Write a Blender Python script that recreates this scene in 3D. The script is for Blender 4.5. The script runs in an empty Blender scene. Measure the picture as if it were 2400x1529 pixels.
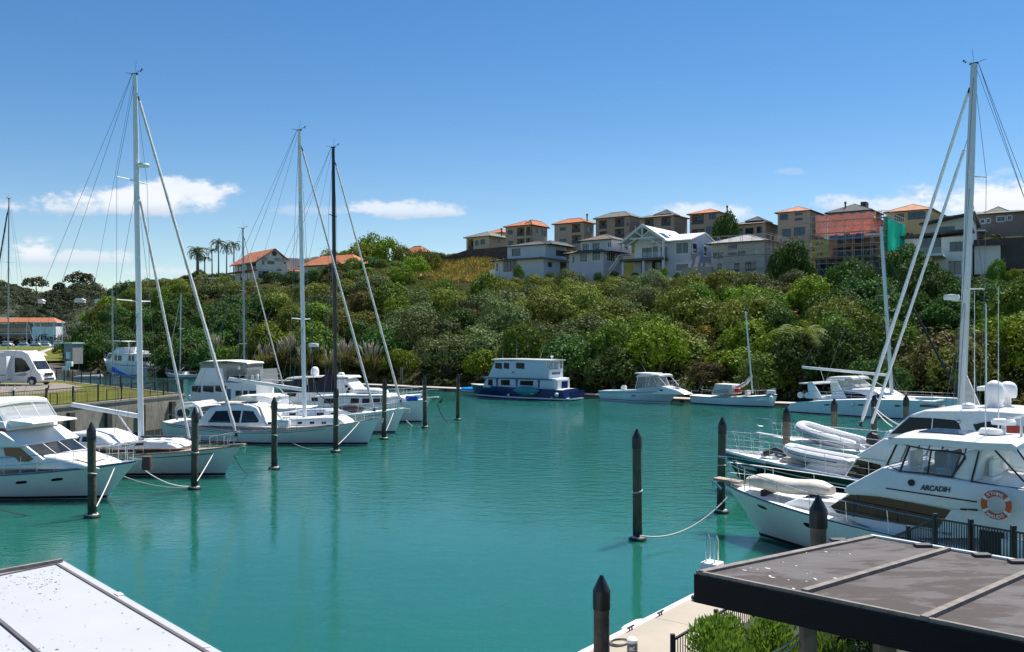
import bpy, bmesh, math, random
from mathutils import Vector, Matrix, noise as mnoise
R = math.radians
sc = bpy.context.scene
COL = sc.collection

# ------------------------------------------------------------------ camera
F, H, HOR, CX = 2100.0, 8.0, 790.0, 1200.0          # focal length in photo pixels, eye height (m), horizon row, centre column
cam = bpy.data.objects.new('camera', bpy.data.cameras.new('camera'))
COL.objects.link(cam)
cam.location = (0, 0, H); cam.rotation_euler = (R(90), 0, 0)
cam.data.sensor_width = 36.0; cam.data.lens = F / 2400 * 36.0
cam.data.shift_y = (HOR - 764.5) / 2400
cam.data.clip_start = 0.1; cam.data.clip_end = 6000
sc.camera = cam

# ------------------------------------------------------------------ sky, sun, exposure
SUN_EL, SUN_AZ = R(60), R(42)                        # azimuth from +Y towards +X
sc.view_settings.view_transform = 'Standard'; sc.view_settings.look = 'None'
sc.view_settings.exposure = 0.8; sc.view_settings.gamma = 1.0
sc.cycles.max_bounces = 8; sc.cycles.diffuse_bounces = 3; sc.cycles.glossy_bounces = 4
sc.cycles.transmission_bounces = 6; sc.cycles.transparent_max_bounces = 12
sc.cycles.use_denoising = True
sc.cycles.sample_clamp_indirect = 6.0
world = bpy.data.worlds.new('World'); sc.world = world; world.use_nodes = True
wn = world.node_tree.nodes; wl = world.node_tree.links
SKY_STRENGTH = 0.07

class NT:
    """tiny wrapper that writes node maths"""
    def __init__(s, tree): s.t = tree
    def n(s, typ, **kw):
        nd = s.t.nodes.new(typ)
        for k, v in kw.items(): setattr(nd, k, v)
        return nd
    def put(s, inp, v):
        if isinstance(v, bpy.types.NodeSocket): s.t.links.new(v, inp)
        else: inp.default_value = v
    def m(s, op, a, b=0.0, c=0.0, clamp=False):
        nd = s.n('ShaderNodeMath', operation=op, use_clamp=clamp)
        s.put(nd.inputs[0], a); s.put(nd.inputs[1], b); s.put(nd.inputs[2], c)
        return nd.outputs[0]
    def mix(s, f, a, b):
        nd = s.n('ShaderNodeMix', data_type='RGBA')
        s.put(nd.inputs[0], f); s.put(nd.inputs[6], a); s.put(nd.inputs[7], b)
        return nd.outputs[2]
    def sstep(s, v, lo, hi, a=0.0, b=1.0):
        nd = s.n('ShaderNodeMapRange', interpolation_type='SMOOTHSTEP')
        s.put(nd.inputs[0], v); nd.inputs[1].default_value = lo; nd.inputs[2].default_value = hi
        nd.inputs[3].default_value = a; nd.inputs[4].default_value = b
        return nd.outputs[0]
    def noise(s, vec, scale, detail=4, rough=.5, dist=0.0):
        nd = s.n('ShaderNodeTexNoise')
        s.put(nd.inputs['Vector'], vec); nd.inputs['Scale'].default_value = scale
        nd.inputs['Detail'].default_value = detail; nd.inputs['Roughness'].default_value = rough
        nd.inputs['Distortion'].default_value = dist
        return nd.outputs['Fac']

def rgba(c): return (c[0], c[1], c[2], 1.0)

def build_world():
    g = NT(world.node_tree)
    bg = wn['Background']
    sky = g.n('ShaderNodeTexSky', sky_type='NISHITA')
    sky.sun_disc = False; sky.sun_elevation = SUN_EL; sky.sun_rotation = SUN_AZ
    sky.altitude = 0; sky.air_density = 0.95; sky.dust_density = 0.0; sky.ozone_density = 1.4
    tc = g.n('ShaderNodeTexCoord')
    sp = g.n('ShaderNodeSeparateXYZ'); wl.new(tc.outputs['Generated'], sp.inputs[0])
    x, y, z = sp.outputs
    yy = g.m('MAXIMUM', y, 0.05)
    u = g.m('DIVIDE', x, yy); v = g.m('DIVIDE', z, yy)
    cb = g.n('ShaderNodeCombineXYZ'); g.put(cb.inputs[0], u); g.put(cb.inputs[1], g.m('MULTIPLY', v, 1.9))
    nz = g.noise(cb.outputs[0], 11.0, 8, .62, .15)
    nzf = g.noise(cb.outputs[0], 34.0, 6, .62, .1)
    nn = g.m('ADD', g.m('MULTIPLY', nz, .62), g.m('MULTIPLY', nzf, .38))
    # clouds: (px, py, half width, half height, density) as they stand in the sky
    cl = [(280, 480, 265, 42, .95), (420, 458, 150, 38, .92), (85, 598, 56, 42, .9), (185, 606, 85, 24, .65), (292, 606, 32, 26, .7),
          (955, 495, 140, 26, .8), (735, 494, 90, 20, .35), (2330, 478, 220, 66, 1.0), (2120, 492, 130, 34, .75), (1985, 480, 70, 26, .7),
          (1660, 505, 120, 34, .75), (400, 640, 110, 18, .5), (90, 640, 140, 16, .3), (2360, 405, 40, 12, .3), (1850, 404, 36, 10, .22),
          (2330, 500, 200, 50, .8)]
    dens = None; shade = None
    for px, py, rx, ry, a in cl:
        uc, vc = (px - CX) / F, (HOR - py) / F
        du = g.m('DIVIDE', g.m('SUBTRACT', u, uc), rx / F)
        dv0 = g.m('SUBTRACT', v, vc)
        up = g.m('DIVIDE', g.m('MAXIMUM', dv0, 0.0), ry / F)
        dn = g.m('DIVIDE', g.m('MINIMUM', dv0, 0.0), ry * .62 / F)
        r2 = g.m('ADD', g.m('MULTIPLY', du, du), g.m('ADD', g.m('MULTIPLY', up, up), g.m('MULTIPLY', dn, dn)))
        e = g.m('ADD', g.m('SUBTRACT', 1.0, r2), g.m('MULTIPLY', g.m('SUBTRACT', nn, .47), 6.5))
        d = g.m('MULTIPLY', g.sstep(e, -.1, .95), a)
        dens = d if dens is None else g.m('MAXIMUM', dens, d)
        sh = g.m('MULTIPLY', d, g.m('ADD', g.m('ADD', up, dn), .8, clamp=True))
        shade = sh if shade is None else g.m('MAXIMUM', shade, sh)
    front = g.m('GREATER_THAN', y, 0.06)
    dens = g.m('MULTIPLY', dens, front)
    hs = g.n('ShaderNodeHueSaturation'); wl.new(sky.outputs[0], hs.inputs['Color'])
    g.put(hs.inputs['Saturation'], g.sstep(v, 0.0, .28, 1.22, 1.32)); hs.inputs['Value'].default_value = 1.0; hs.inputs['Hue'].default_value = .502
    ccol = g.mix(shade, (5.6, 6.1, 7.2, 1), (8.3, 8.5, 8.8, 1))
    col = g.mix(g.m('MULTIPLY', dens, .93), hs.outputs[0], ccol)
    wl.new(col, bg.inputs[0]); bg.inputs[1].default_value = SKY_STRENGTH
build_world()
sl = bpy.data.lights.new('sun', 'SUN'); sl.energy = 4.6; sl.angle = R(.53); sl.color = (1.0, .955, .88)
sun = bpy.data.objects.new('sun', sl); COL.objects.link(sun)
SUN_DIR = Vector((math.sin(SUN_AZ) * math.cos(SUN_EL), math.cos(SUN_AZ) * math.cos(SUN_EL), math.sin(SUN_EL)))
sun.rotation_euler = (-SUN_DIR).to_track_quat('-Z', 'Y').to_euler()

# ------------------------------------------------------------------ helpers
def G(px, py, z=0.0):
    """the point at height z that the photograph shows at (px, py)"""
    d = F * (H - z) / (py - HOR)
    return Vector(((px - CX) / F * d, d, z))
def V(px, py, d):
    return Vector(((px - CX) / F * d, d, H + (HOR - py) / F * d))
def lerp(a, b, t): return a + (b - a) * t
def interp(tab, x):
    if x <= tab[0][0]: return tab[0][1]
    for (x0, y0), (x1, y1) in zip(tab, tab[1:]):
        if x <= x1: return lerp(y0, y1, (x - x0) / (x1 - x0))
    return tab[-1][1]
def sst(t):
    t = min(1, max(0, t)); return t * t * (3 - 2 * t)

def thing(name, label, cat, loc=(0, 0, 0), rz=0.0, group=None):
    o = bpy.data.objects.new(name, None); COL.objects.link(o)
    o.location = loc; o.rotation_euler = (0, 0, rz); o.empty_display_size = .3
    return tag(o, label, cat, group)
def tag(o, label, cat, group=None):
    o['label'] = label; o['category'] = cat
    if group: o['group'] = group
    return o
def kind(o, k): o['kind'] = k; return o
def link_copy(o, parent=None):
    c = o.copy(); COL.objects.link(c)
    if parent: c.parent = parent
    for ch in o.children: link_copy(ch, c)
    return c

class MB:
    def __init__(s): s.v = []; s.f = []
    def add(s, vs, fs):
        b = len(s.v); s.v.extend([tuple(p) for p in vs]); s.f.extend([tuple(i + b for i in f) for f in fs]); return s
    def quad(s, *p): return s.add(p, [tuple(range(len(p)))])
    def box(s, x0, x1, y0, y1, z0, z1):
        return s.add([(x0, y0, z0), (x1, y0, z0), (x1, y1, z0), (x0, y1, z0), (x0, y0, z1), (x1, y0, z1), (x1, y1, z1), (x0, y1, z1)],
                     [(3, 2, 1, 0), (4, 5, 6, 7), (0, 1, 5, 4), (1, 2, 6, 5), (2, 3, 7, 6), (3, 0, 4, 7)])
    def bar(s, a, b, w, h=None):
        """rectangular bar from a to b"""
        h = h or w; a = Vector(a); b = Vector(b); d = (b - a).normalized()
        up = Vector((0, 0, 1)) if abs(d.z) < .95 else Vector((0, 1, 0))
        sx = d.cross(up).normalized() * w / 2; sy = sx.normalized().cross(d).normalized() * h / 2
        vs = [p + i * sx + j * sy for p in (a, b) for i, j in ((-1, -1), (1, -1), (1, 1), (-1, 1))]
        return s.add(vs, [(0, 1, 2, 3), (7, 6, 5, 4), (0, 4, 5, 1), (1, 5, 6, 2), (2, 6, 7, 3), (3, 7, 4, 0)])
    def tube(s, pts, r, n=6, cap=True, closed=False):
        pts = [Vector(p) for p in pts]; k = len(pts)
        rr = r if isinstance(r, (list, tuple)) else [r] * k
        rings = []; side = None
        for i, p in enumerate(pts):
            if closed: d = pts[(i + 1) % k] - pts[i - 1]
            else: d = pts[min(i + 1, k - 1)] - pts[max(i - 1, 0)]
            d = d.normalized() if d.length > 1e-9 else Vector((0, 0, 1))
            if side is None:
                up = Vector((0, 0, 1)) if abs(d.z) < .9 else Vector((1, 0, 0))
                side = d.cross(up).normalized()
            else:
                side = (side - d * side.dot(d)).normalized()
            w = d.cross(side)
            rings.append([p + (side * math.cos(2 * math.pi * j / n) + w * math.sin(2 * math.pi * j / n)) * rr[i] for j in range(n)])
        return s.loft(rings, cap=cap and not closed, loop=closed)
    def loft(s, rings, cap=True, loop=False, close=True):
        n = len(rings[0]); b = len(s.v); k = len(rings)
        for rg in rings: s.v.extend([tuple(p) for p in rg])
        for i in range(k if loop else k - 1):
            i2 = (i + 1) % k
            for j in range(n if close else n - 1):
                j2 = (j + 1) % n
                s.f.append((b + i * n + j, b + i * n + j2, b + i2 * n + j2, b + i2 * n + j))
        if cap:
            s.f.append(tuple(b + j for j in reversed(range(n)))); s.f.append(tuple(b + (k - 1) * n + j for j in range(n)))
        return s
    def lathe(s, prof, c=(0, 0, 0), n=16, axis='z'):
        c = Vector(c); rings = []
        for r, z in prof:
            ring = []
            for j in range(n):
                a = 2 * math.pi * j / n; p = (r * math.cos(a), r * math.sin(a), z)
                if axis == 'x': p = (z, p[0], p[1])
                if axis == 'y': p = (p[0], z, p[1])
                ring.append(c + Vector(p))
            rings.append(ring)
        return s.loft(rings)
    def ball(s, c, rx, ry=None, rz=None, n=12, m=8):
        ry = ry or rx; rz = rz or rx
        rings = []
        for i in range(m + 1):
            a = -math.pi / 2 + math.pi * (.02 + .96 * i / m); rings.append([(c[0] + rx * math.cos(a) * math.cos(2 * math.pi * j / n), c[1] + ry * math.cos(a) * math.sin(2 * math.pi * j / n), c[2] + rz * math.sin(a)) for j in range(n)])
        return s.loft(rings)
    def prism(s, poly, y0, y1):
        """extrude a polygon (x, z) between y0 and y1"""
        return s.loft([[(x, y0, z) for x, z in poly], [(x, y1, z) for x, z in poly]])
    def build(s, name, m, parent=None, bevel=0, seg=2, smooth=35, label=None, fix=True):
        me = bpy.data.meshes.new(name)
        me.from_pydata(s.v, [], s.f)
        if fix or bevel:
            bm = bmesh.new(); bm.from_mesh(me)
            if fix: bmesh.ops.recalc_face_normals(bm, faces=bm.faces)
            if bevel:
                es = [e for e in bm.edges if len(e.link_faces) == 2 and e.calc_face_angle(0) > R(24)]
                bmesh.ops.bevel(bm, geom=es, offset=bevel, segments=seg, affect='EDGES', profile=.5, clamp_overlap=True)
            bm.to_mesh(me); bm.free()
        if smooth:
            me.polygons.foreach_set('use_smooth', [True] * len(me.polygons))
            me.set_sharp_from_angle(angle=R(smooth))
        me.materials.append(m)
        o = bpy.data.objects.new(name, me); COL.objects.link(o)
        if parent: o.parent = parent
        if label: o['label'] = label
        return o

# ------------------------------------------------------------------ materials
MATS = {}
def mat(name, col, rough=.5, metal=0.0, var=.08, vs=3.0, bump=0.0, bs=20.0, spec=.5, coat=0.0, streak=0.0, dirt=None, dirt_amt=.35):
    if name in MATS: return MATS[name]
    m = bpy.data.materials.new(name); m.use_nodes = True; MATS[name] = m
    g = NT(m.node_tree); p = m.node_tree.nodes['Principled BSDF']
    tc = g.n('ShaderNodeTexCoord'); oc = tc.outputs['Object']
    f = g.noise(oc, vs, 5, .6)
    c = g.mix(g.sstep(f, .3, .7), rgba([max(0, k * (1 - var)) for k in col]), rgba([min(1, k * (1 + var)) for k in col]))
    if streak:
        mp = g.n('ShaderNodeMapping'); mp.inputs['Scale'].default_value = (6, 6, .5); g.put(mp.inputs[0], oc)
        st = g.noise(mp.outputs[0], 1.5, 4, .65)
        c = g.mix(g.m('MULTIPLY', g.sstep(st, .48, .75), streak), c, rgba([k * .45 for k in col]))
    if dirt:
        dn = g.noise(oc, vs * 1.7, 6, .7)
        c = g.mix(g.m('MULTIPLY', g.sstep(dn, .52, .72), dirt_amt), c, rgba(dirt))
    g.put(p.inputs['Base Color'], c)
    p.inputs['Roughness'].default_value = rough; p.inputs['Metallic'].default_value = metal
    p.inputs['Specular IOR Level'].default_value = spec; p.inputs['Coat Weight'].default_value = coat
    if var: g.put(p.inputs['Roughness'], g.m('ADD', g.m('MULTIPLY', g.m('SUBTRACT', f, .5), .15), rough, clamp=True))
    if bump:
        b = g.n('ShaderNodeBump'); b.inputs['Strength'].default_value = bump; b.inputs['Distance'].default_value = .05
        g.put(b.inputs['Height'], g.noise(oc, bs, 4, .6)); g.put(p.inputs['Normal'], b.outputs[0])
    return m
def glass(name, tint=(.85, .9, .92), alpha=.35, rough=.03):
    """clear sheet: mostly see-through, glossy, slightly milky"""
    if name in MATS: return MATS[name]
    m = bpy.data.materials.new(name); m.use_nodes = True; MATS[name] = m
    g = NT(m.node_tree); nt = m.node_tree
    p = nt.nodes['Principled BSDF']; p.inputs['Base Color'].default_value = rgba(tint); p.inputs['Roughness'].default_value = rough
    p.inputs['Alpha'].default_value = alpha
    return m

gel = mat('gelcoat_white', (.80, .80, .79), .22, var=.03, vs=1.2, dirt=(.60, .57, .50), dirt_amt=.3, streak=.12)
gel_blue = mat('gelcoat_ice_blue', (.58, .71, .76), .25, var=.03, vs=1.0, streak=.14)
gel_grey = mat('gelcoat_grey', (.62, .66, .65), .25, var=.04, vs=1.0, streak=.16)
deckw = mat('deck_white', (.78, .78, .76), .5, var=.05, vs=4, dirt=(.55, .53, .5), dirt_amt=.25)
deckg = mat('deck_grey', (.50, .50, .49), .6, var=.08, vs=4)
teak = mat('teak', (.33, .25, .19), .65, var=.2, vs=8, streak=.2)
navy = mat('navy_paint', (.012, .03, .12), .22, var=.06)
blackhull = mat('black_hull_paint', (.012, .022, .022), .12, var=.05)
boot = mat('antifoul_dark', (.012, .014, .018), .55, var=.2)
dkglass = mat('tinted_glass', (.007, .009, .012), .06, var=0, spec=.28)
dkglass2 = mat('smoked_glass', (.025, .03, .036), .08, var=.3, vs=2, spec=.35)
winglass = mat('window_glass', (.02, .035, .05), .05, var=.5, vs=.7, spec=.8)
vinyl = glass('clear_vinyl', (.78, .82, .85), .34, .12)
vinyl_dk = glass('smoked_vinyl', (.35, .37, .38), .5, .15)
clear = glass('clear_glass', (.8, .88, .9), .22, .03)
steel = mat('stainless_steel', (.62, .63, .65), .25, 1.0, var=.05)
alu = mat('anodised_mast', (.62, .64, .66), .38, .35, var=.05, vs=2, streak=.08)
whitepaint = mat('white_mast_paint', (.80, .81, .82), .35, var=.04, vs=2, streak=.05)
blackmast = mat('black_mast_carbon', (.012, .013, .016), .3, var=.1)
greymast = mat('grey_mast', (.30, .33, .37), .4, .3, var=.06)
wire = mat('rigging_wire', (.16, .18, .21), .4, .6, var=.05)
rope = mat('mooring_rope', (.56, .54, .48), .8, var=.15, vs=30)
rope_dk = mat('wet_rope', (.10, .10, .09), .8, var=.2, vs=30)
canvas = mat('cream_canvas', (.72, .70, .66), .8, var=.05, bump=.3, bs=6)
canvas_beige = mat('beige_canvas', (.60, .55, .46), .8, var=.08, bump=.5, bs=5)
canvas_dk = mat('charcoal_canvas', (.045, .043, .045), .8, var=.15, bump=.4, bs=5)
canvas_navy = mat('black_navy_canvas', (.008, .01, .022), .75, var=.15, bump=.4, bs=4)
canvas_blue = mat('bright_blue_canvas', (.008, .09, .50), .7, var=.12, bump=.4, bs=5)
rubber = mat('black_rubber', (.018, .018, .02), .6, var=.15)
blackmetal = mat('black_powdercoat', (.014, .015, .018), .45, var=.1)
ribgrey = mat('inflatable_grey', (.55, .56, .57), .5, var=.06)
orange = mat('lifebuoy_orange', (.72, .10, .03), .5, var=.06)
maroon = mat('maroon_stripe', (.16, .012, .035), .4, var=.08)
plast = mat('white_plastic', (.78, .78, .78), .4, var=.03)
lettering = mat('lettering_black', (.015, .02, .03), .45, var=0)
letter_w = mat('lettering_white', (.75, .75, .75), .5, var=0)
letter_b = mat('lettering_blue', (.05, .10, .25), .45, var=0)
# ------------------------------------------------------------------ water
def water_mat():
    m = bpy.data.materials.new('harbour_water'); m.use_nodes = True
    g = NT(m.node_tree); p = m.node_tree.nodes['Principled BSDF']
    oc = g.n('ShaderNodeTexCoord').outputs['Object']
    big = g.noise(oc, .035, 3, .5)
    g.put(p.inputs['Base Color'], g.mix(g.sstep(big, .3, .7), (.010, .094, .072, 1), (.014, .110, .080, 1)))
    p.inputs['Roughness'].default_value = .03; p.inputs['IOR'].default_value = 1.333
    p.subsurface_method = 'BURLEY'; p.inputs['Subsurface Weight'].default_value = .9; p.inputs['Subsurface Radius'].default_value = (1.0, 1.6, 1.6); p.inputs['Subsurface Scale'].default_value = 1.2
    mp = g.n('ShaderNodeMapping'); mp.inputs['Scale'].default_value = (1.0, 1.7, 1); mp.inputs['Rotation'].default_value = (0, 0, R(18)); g.put(mp.inputs[0], oc)
    sy = g.n('ShaderNodeSeparateXYZ'); g.put(sy.inputs[0], oc)
    wind = g.m('ADD', sy.outputs[1], g.m('MULTIPLY', g.m('SUBTRACT', g.noise(oc, .03, 4, .6), .5), 60.0))
    open_ = g.sstep(wind, 30, 72, .30, 1.9)                    # the far, open part of the basin is ruffled, the near part lies in the lee
    gust = g.m('MULTIPLY', open_, g.sstep(g.noise(oc, .07, 4, .65), .35, .65, .55, 1.15))
    h1 = g.noise(mp.outputs[0], .8, 2, .5, .3); h2 = g.noise(mp.outputs[0], 3.6, 3, .6, .4)
    hh = g.m('ADD', g.m('MULTIPLY', g.m('MULTIPLY', h1, .042), open_), g.m('MULTIPLY', g.m('MULTIPLY', h2, .021), gust))
    b = g.n('ShaderNodeBump'); b.inputs['Strength'].default_value = 1.0; b.inputs['Distance'].default_value = 1.0
    g.put(b.inputs['Height'], hh); g.put(p.inputs['Normal'], b.outputs[0])
    return m
kind(MB().quad((-1500, -1500, 0), (1500, -1500, 0), (1500, 3000, 0), (-1500, 3000, 0)).build('water', water_mat(), smooth=0, fix=False), 'structure')

# ------------------------------------------------------------------ the hill beyond the basin
CS = 104.6                                            # the shore runs along .585 x + .81 y = CS; s counts metres inland
def hd(u, s): return (CS + s) / (.585 * u + .81)
BROW = [(-260, 860), (100, 858), (140, 845), (165, 800), (185, 770), (210, 745), (250, 712), (300, 690), (380, 668), (470, 655), (540, 662), (700, 655), (800, 636), (900, 630), (1000, 648),
        (1150, 655), (1400, 660), (1700, 662), (1900, 655), (2100, 660), (2400, 672), (2800, 672)]
CREST = [(-260, 845), (130, 840), (165, 800), (200, 760), (250, 725), (300, 690), (440, 650), (540, 652), (700, 645), (820, 622), (900, 615), (1000, 603), (1090, 596), (1250, 590),
         (1500, 575), (1800, 570), (2100, 556), (2800, 556)]
def hz(u, s):
    px = CX + u * F
    zb = H + (HOR - interp(BROW, px)) / F * hd(u, 60)
    zc = H + (HOR - interp(CREST, px)) / F * hd(u, 115)
    if s < 0: z = -.6 + s * .5
    elif s < 4: z = -.6 + (s / 4) ** .7 * 2.2
    elif s < 60: z = lerp(1.6, zb, ((s - 4) / 56) ** .92)
    elif s < 68: z = zb + (zc - zb) * .04 * (s - 60) / 8
    elif s < 115: z = lerp(zb + (zc - zb) * .04, zc, sst((s - 68) / 47))
    else: z = zc - (s - 115) * .06
    return z
def hp(px, s, dz=0.0):
    u = (px - CX) / F; d = hd(u, s)
    n = mnoise.noise(Vector((u * 30, s * .12, 3.3))) * .8 * sst(s / 12)
    return Vector((u * d, d, hz(u, s) + n + dz))
def hillside():
    mb = MB(); us = [-300 + 32 * i for i in range(98)]; ss = [-6, -2, 0, 1, 2.5, 4, 7, 11, 15, 20, 25, 30, 36, 42, 48, 54, 60, 64, 68, 76, 84, 92, 100, 108, 116, 130, 160, 220, 300]
    vs = [hp(px, s) for s in ss for px in us]; n = len(us)
    fs = [(i * n + j, i * n + j + 1, (i + 1) * n + j + 1, (i + 1) * n + j) for i in range(len(ss) - 1) for j in range(n - 1)]
    mb.add(vs, fs)
    m = bpy.data.materials.new('hill_soil'); m.use_nodes = True
    g = NT(m.node_tree); p = m.node_tree.nodes['Principled BSDF']
    oc = g.n('ShaderNodeTexCoord').outputs['Object']
    f = g.sstep(g.noise(oc, .12, 6, .65), .4, .6); f2 = g.noise(oc, 1.3, 5, .7)
    c = g.mix(f, (.028, .036, .012, 1), (.05, .046, .022, 1)); c = g.mix(g.sstep(f2, .45, .7), c, (.04, .055, .015, 1))
    g.put(p.inputs['Base Color'], c); p.inputs['Roughness'].default_value = 1.0; p.inputs['Specular IOR Level'].default_value = 0
    return kind(mb.build('hillside', m, smooth=60, fix=False), 'structure')
hillside()

def far_hill():
    mb = MB(); prof = [(-700, 690), (-200, 668), (0, 672), (60, 682), (100, 690), (150, 678), (190, 664), (225, 668), (260, 690), (320, 700), (450, 705), (700, 715), (1200, 735)]
    vs = []; n = 60
    for k, (d, fz) in enumerate([(700, 0), (760, .42), (830, .75), (900, 1.0), (960, 1.04), (1400, .6)]):
        for j in range(n):
            px = -700 + j * 32; zt = H + (HOR - interp(prof, px) - 12) / F * 900
            vs.append(((px - CX) / F * d, d, -2 + (zt + 2) * fz + mnoise.noise(Vector((px * .02, k * 1.7, 0))) * 5 * (fz > 0)))
    mb.add(vs, [(i * n + j, i * n + j + 1, (i + 1) * n + j + 1, (i + 1) * n + j) for i in range(5) for j in range(n - 1)])
    return kind(mb.build('far_hill', mat('far_hill_soil', (.04, .05, .02), .95, var=.3, vs=.05), smooth=60, fix=False), 'structure')
far_hill()

# ------------------------------------------------------------------ left terrace, its wall and the flat beyond
ZT = 3.2
grass_m = mat('mown_grass', (.115, .125, .022), .95, var=.25, vs=.5, bump=.5, bs=30, dirt=(.20, .17, .06), dirt_amt=.8, spec=.1)
gravel_m = mat('gravel_drive', (.23, .20, .17), .95, var=.18, vs=1.5, bump=.4, bs=40, dirt=(.13, .12, .08), dirt_amt=.5, spec=.1)
conc = mat('weathered_concrete', (.24, .21, .17), .85, var=.2, vs=.8, bump=.3, bs=10, streak=.55, dirt=(.10, .095, .08), dirt_amt=.6)
conc_lt = mat('pale_concrete', (.37, .32, .255), .85, var=.08, vs=.6, bump=.2, bs=25, dirt=(.36, .32, .27), dirt_amt=.4)
wetwall = mat('tidal_wall', (.045, .042, .035), .7, var=.3, vs=1.2, bump=.5, bs=6, streak=.5)
CORN = G(434, 924, ZT)
W0 = G(434, 924, ZT); W1 = G(115, 955, ZT); W2 = W1 + (W1 - W0) * 1.6
B1 = G(137, 892, ZT); B2 = B1 + (B1 - W0) * 1.2
def terrace():
    pts = [W2, W1, W0, B1, B2, Vector((-150, B2.y, ZT)), Vector((-150, W2.y, ZT))]
    mb = MB(); mb.add(pts, [tuple(range(len(pts)))])
    kind(mb.build('grass_terrace', grass_m, smooth=0), 'structure')
    # gravel drive under the motorhome
    pts = [G(-260, 925, ZT + .004), G(60, 925, ZT + .004), G(175, 915, ZT + .004), G(200, 908, ZT + .004), G(150, 899, ZT + .004), G(-260, 899, ZT + .004)]
    kind(MB().quad(*pts).build('gravel_drive', gravel_m, smooth=0), 'structure')
terrace()
def seawall(name, pts, z0, z1, m, label):
    """a wall of thickness .35 along pts with a coping and pilaster bays"""
    t = thing(name, label, 'wall', (0, 0, 0))
    mb = MB(); cp = MB(); low = MB()
    for a, b in zip(pts, pts[1:]):
        a = Vector((a.x, a.y, 0)); b = Vector((b.x, b.y, 0)); d = (b - a).normalized(); nrm = Vector((-d.y, d.x, 0))
        L = (b - a).length
        zm = lerp(z0, z1, .45)
        def strip(q, o0, o1, za, zb):
            q.add([a + nrm * o0 + Vector((0, 0, za)), b + nrm * o0 + Vector((0, 0, za)), b + nrm * o1 + Vector((0, 0, za)), a + nrm * o1 + Vector((0, 0, za)),
                   a + nrm * o0 + Vector((0, 0, zb)), b + nrm * o0 + Vector((0, 0, zb)), b + nrm * o1 + Vector((0, 0, zb)), a + nrm * o1 + Vector((0, 0, zb))],
                  [(3, 2, 1, 0), (4, 5, 6, 7), (0, 1, 5, 4), (1, 2, 6, 5), (2, 3, 7, 6), (3, 0, 4, 7)])
        strip(mb, -.0, .4, zm, z1 - .12); strip(low, -.04, .4, z0, zm); strip(cp, -.07, .5, z1 - .12, z1 + .03)
        k = int(L / 3.2)
        for i in range(k):
            p = a + d * (L * (i + .5) / max(1, k))
            low.add([p + d * x - nrm * y + Vector((0, 0, z)) for z in (z0, z1 - .5) for x, y in ((-.25, .0), (.25, .0), (.25, .28), (-.25, .28))],
                    [(3, 2, 1, 0), (4, 5, 6, 7), (0, 1, 5, 4), (1, 2, 6, 5), (2, 3, 7, 6), (3, 0, 4, 7)])
    mb.build('wall_face', m, t, smooth=0); low.build('wall_foot', wetwall, t, smooth=0); cp.build('coping', conc, t, smooth=0)
    return t
seawall('retaining_wall', [W2, W1, W0], -1.5, ZT, conc, 'stained concrete retaining wall below the grass terrace and its black fence')
seawall('quay_wall', [W0, B1, B2], -1.5, ZT, conc, 'quay wall along the back of the grass terrace, under the far fence')

def bar_fence(name, pts, label, h=1.25, step=.13, every=2.6, z=None, cat='fence'):
    t = thing(name, label, cat, tuple(pts[0]))
    o = Vector(pts[0])
    bars = MB(); rails = MB(); post_pts = []
    for a, b in zip(pts, pts[1:]):
        a = Vector(a) - o; b = Vector(b) - o; L = (b - a).length; n = max(1, round(L / every))
        for i in range(n + 1): post_pts.append(a.lerp(b, i / n))
        for zz in (.10, h - .06): rails.bar(a + Vector((0, 0, zz)), b + Vector((0, 0, zz)), .045)
        k = int(L / step)
        for i in range(1, k): p = a.lerp(b, i / k); bars.bar(p + Vector((0, 0, .1)), p + Vector((0, 0, h - .06)), .018)
    rails.build('rail', blackmetal, t, smooth=0); bars.build('baluster_panel', blackmetal, t, smooth=0)
    pp = MB()
    seen = []
    for p in post_pts:
        if any((p - q).length < .1 for q in seen): continue
        seen.append(p)
        MB().box(p.x - .045, p.x + .045, p.y - .045, p.y + .045, p.z, p.z + h + .06).build('post', blackmetal, t, smooth=0)
    return t
inn = Vector((-.25, .1, 0))
bar_fence('bar_fence', [W0 + inn, W1 + inn, W1.lerp(W2, .35) + inn], 'black metal bar fence along the top of the concrete retaining wall')
bar_fence('bar_fence', [W0 + Vector((-.35, 0, 0)), B1 + Vector((-.1, -.3, 0))], 'black metal bar fence at the far edge of the grass, in front of the trawler', h=1.2)

# low coastal flat in the distance on the left, with a path
zf = 2.2
kind(MB().quad(G(-200, 812, zf), G(245, 812, zf), G(262, 846, zf), G(-200, 846, zf)).build('grass_flat', grass_m, smooth=0), 'structure')
kind(MB().quad(G(128, 812.5, zf + .03), G(139, 812.5, zf + .03), G(104, 826, zf + .03), G(112, 834, zf + .03), G(96, 834, zf + .03), G(86, 826, zf + .03)).build('footpath', mat('footpath', (.4, .37, .33), .9), smooth=0), 'structure')
# dark bank under the kiosk
bank = MB()
q = [G(128, 843, zf), G(212, 843, zf), G(232, 866, 1.0), G(214, 882, -.3), G(120, 884, -.3), G(100, 862, 1.0)]
bank.add(q + [Vector((p.x, p.y + 6, -1)) for p in q], [tuple(range(6))] + [(i, (i + 1) % 6, 6 + (i + 1) % 6, 6 + i) for i in range(6)])
kind(bank.build('shore_bank', mat('dark_bank', (.06, .05, .04), .9, var=.4, vs=.6, bump=.6, bs=3), smooth=0), 'structure')
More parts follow.
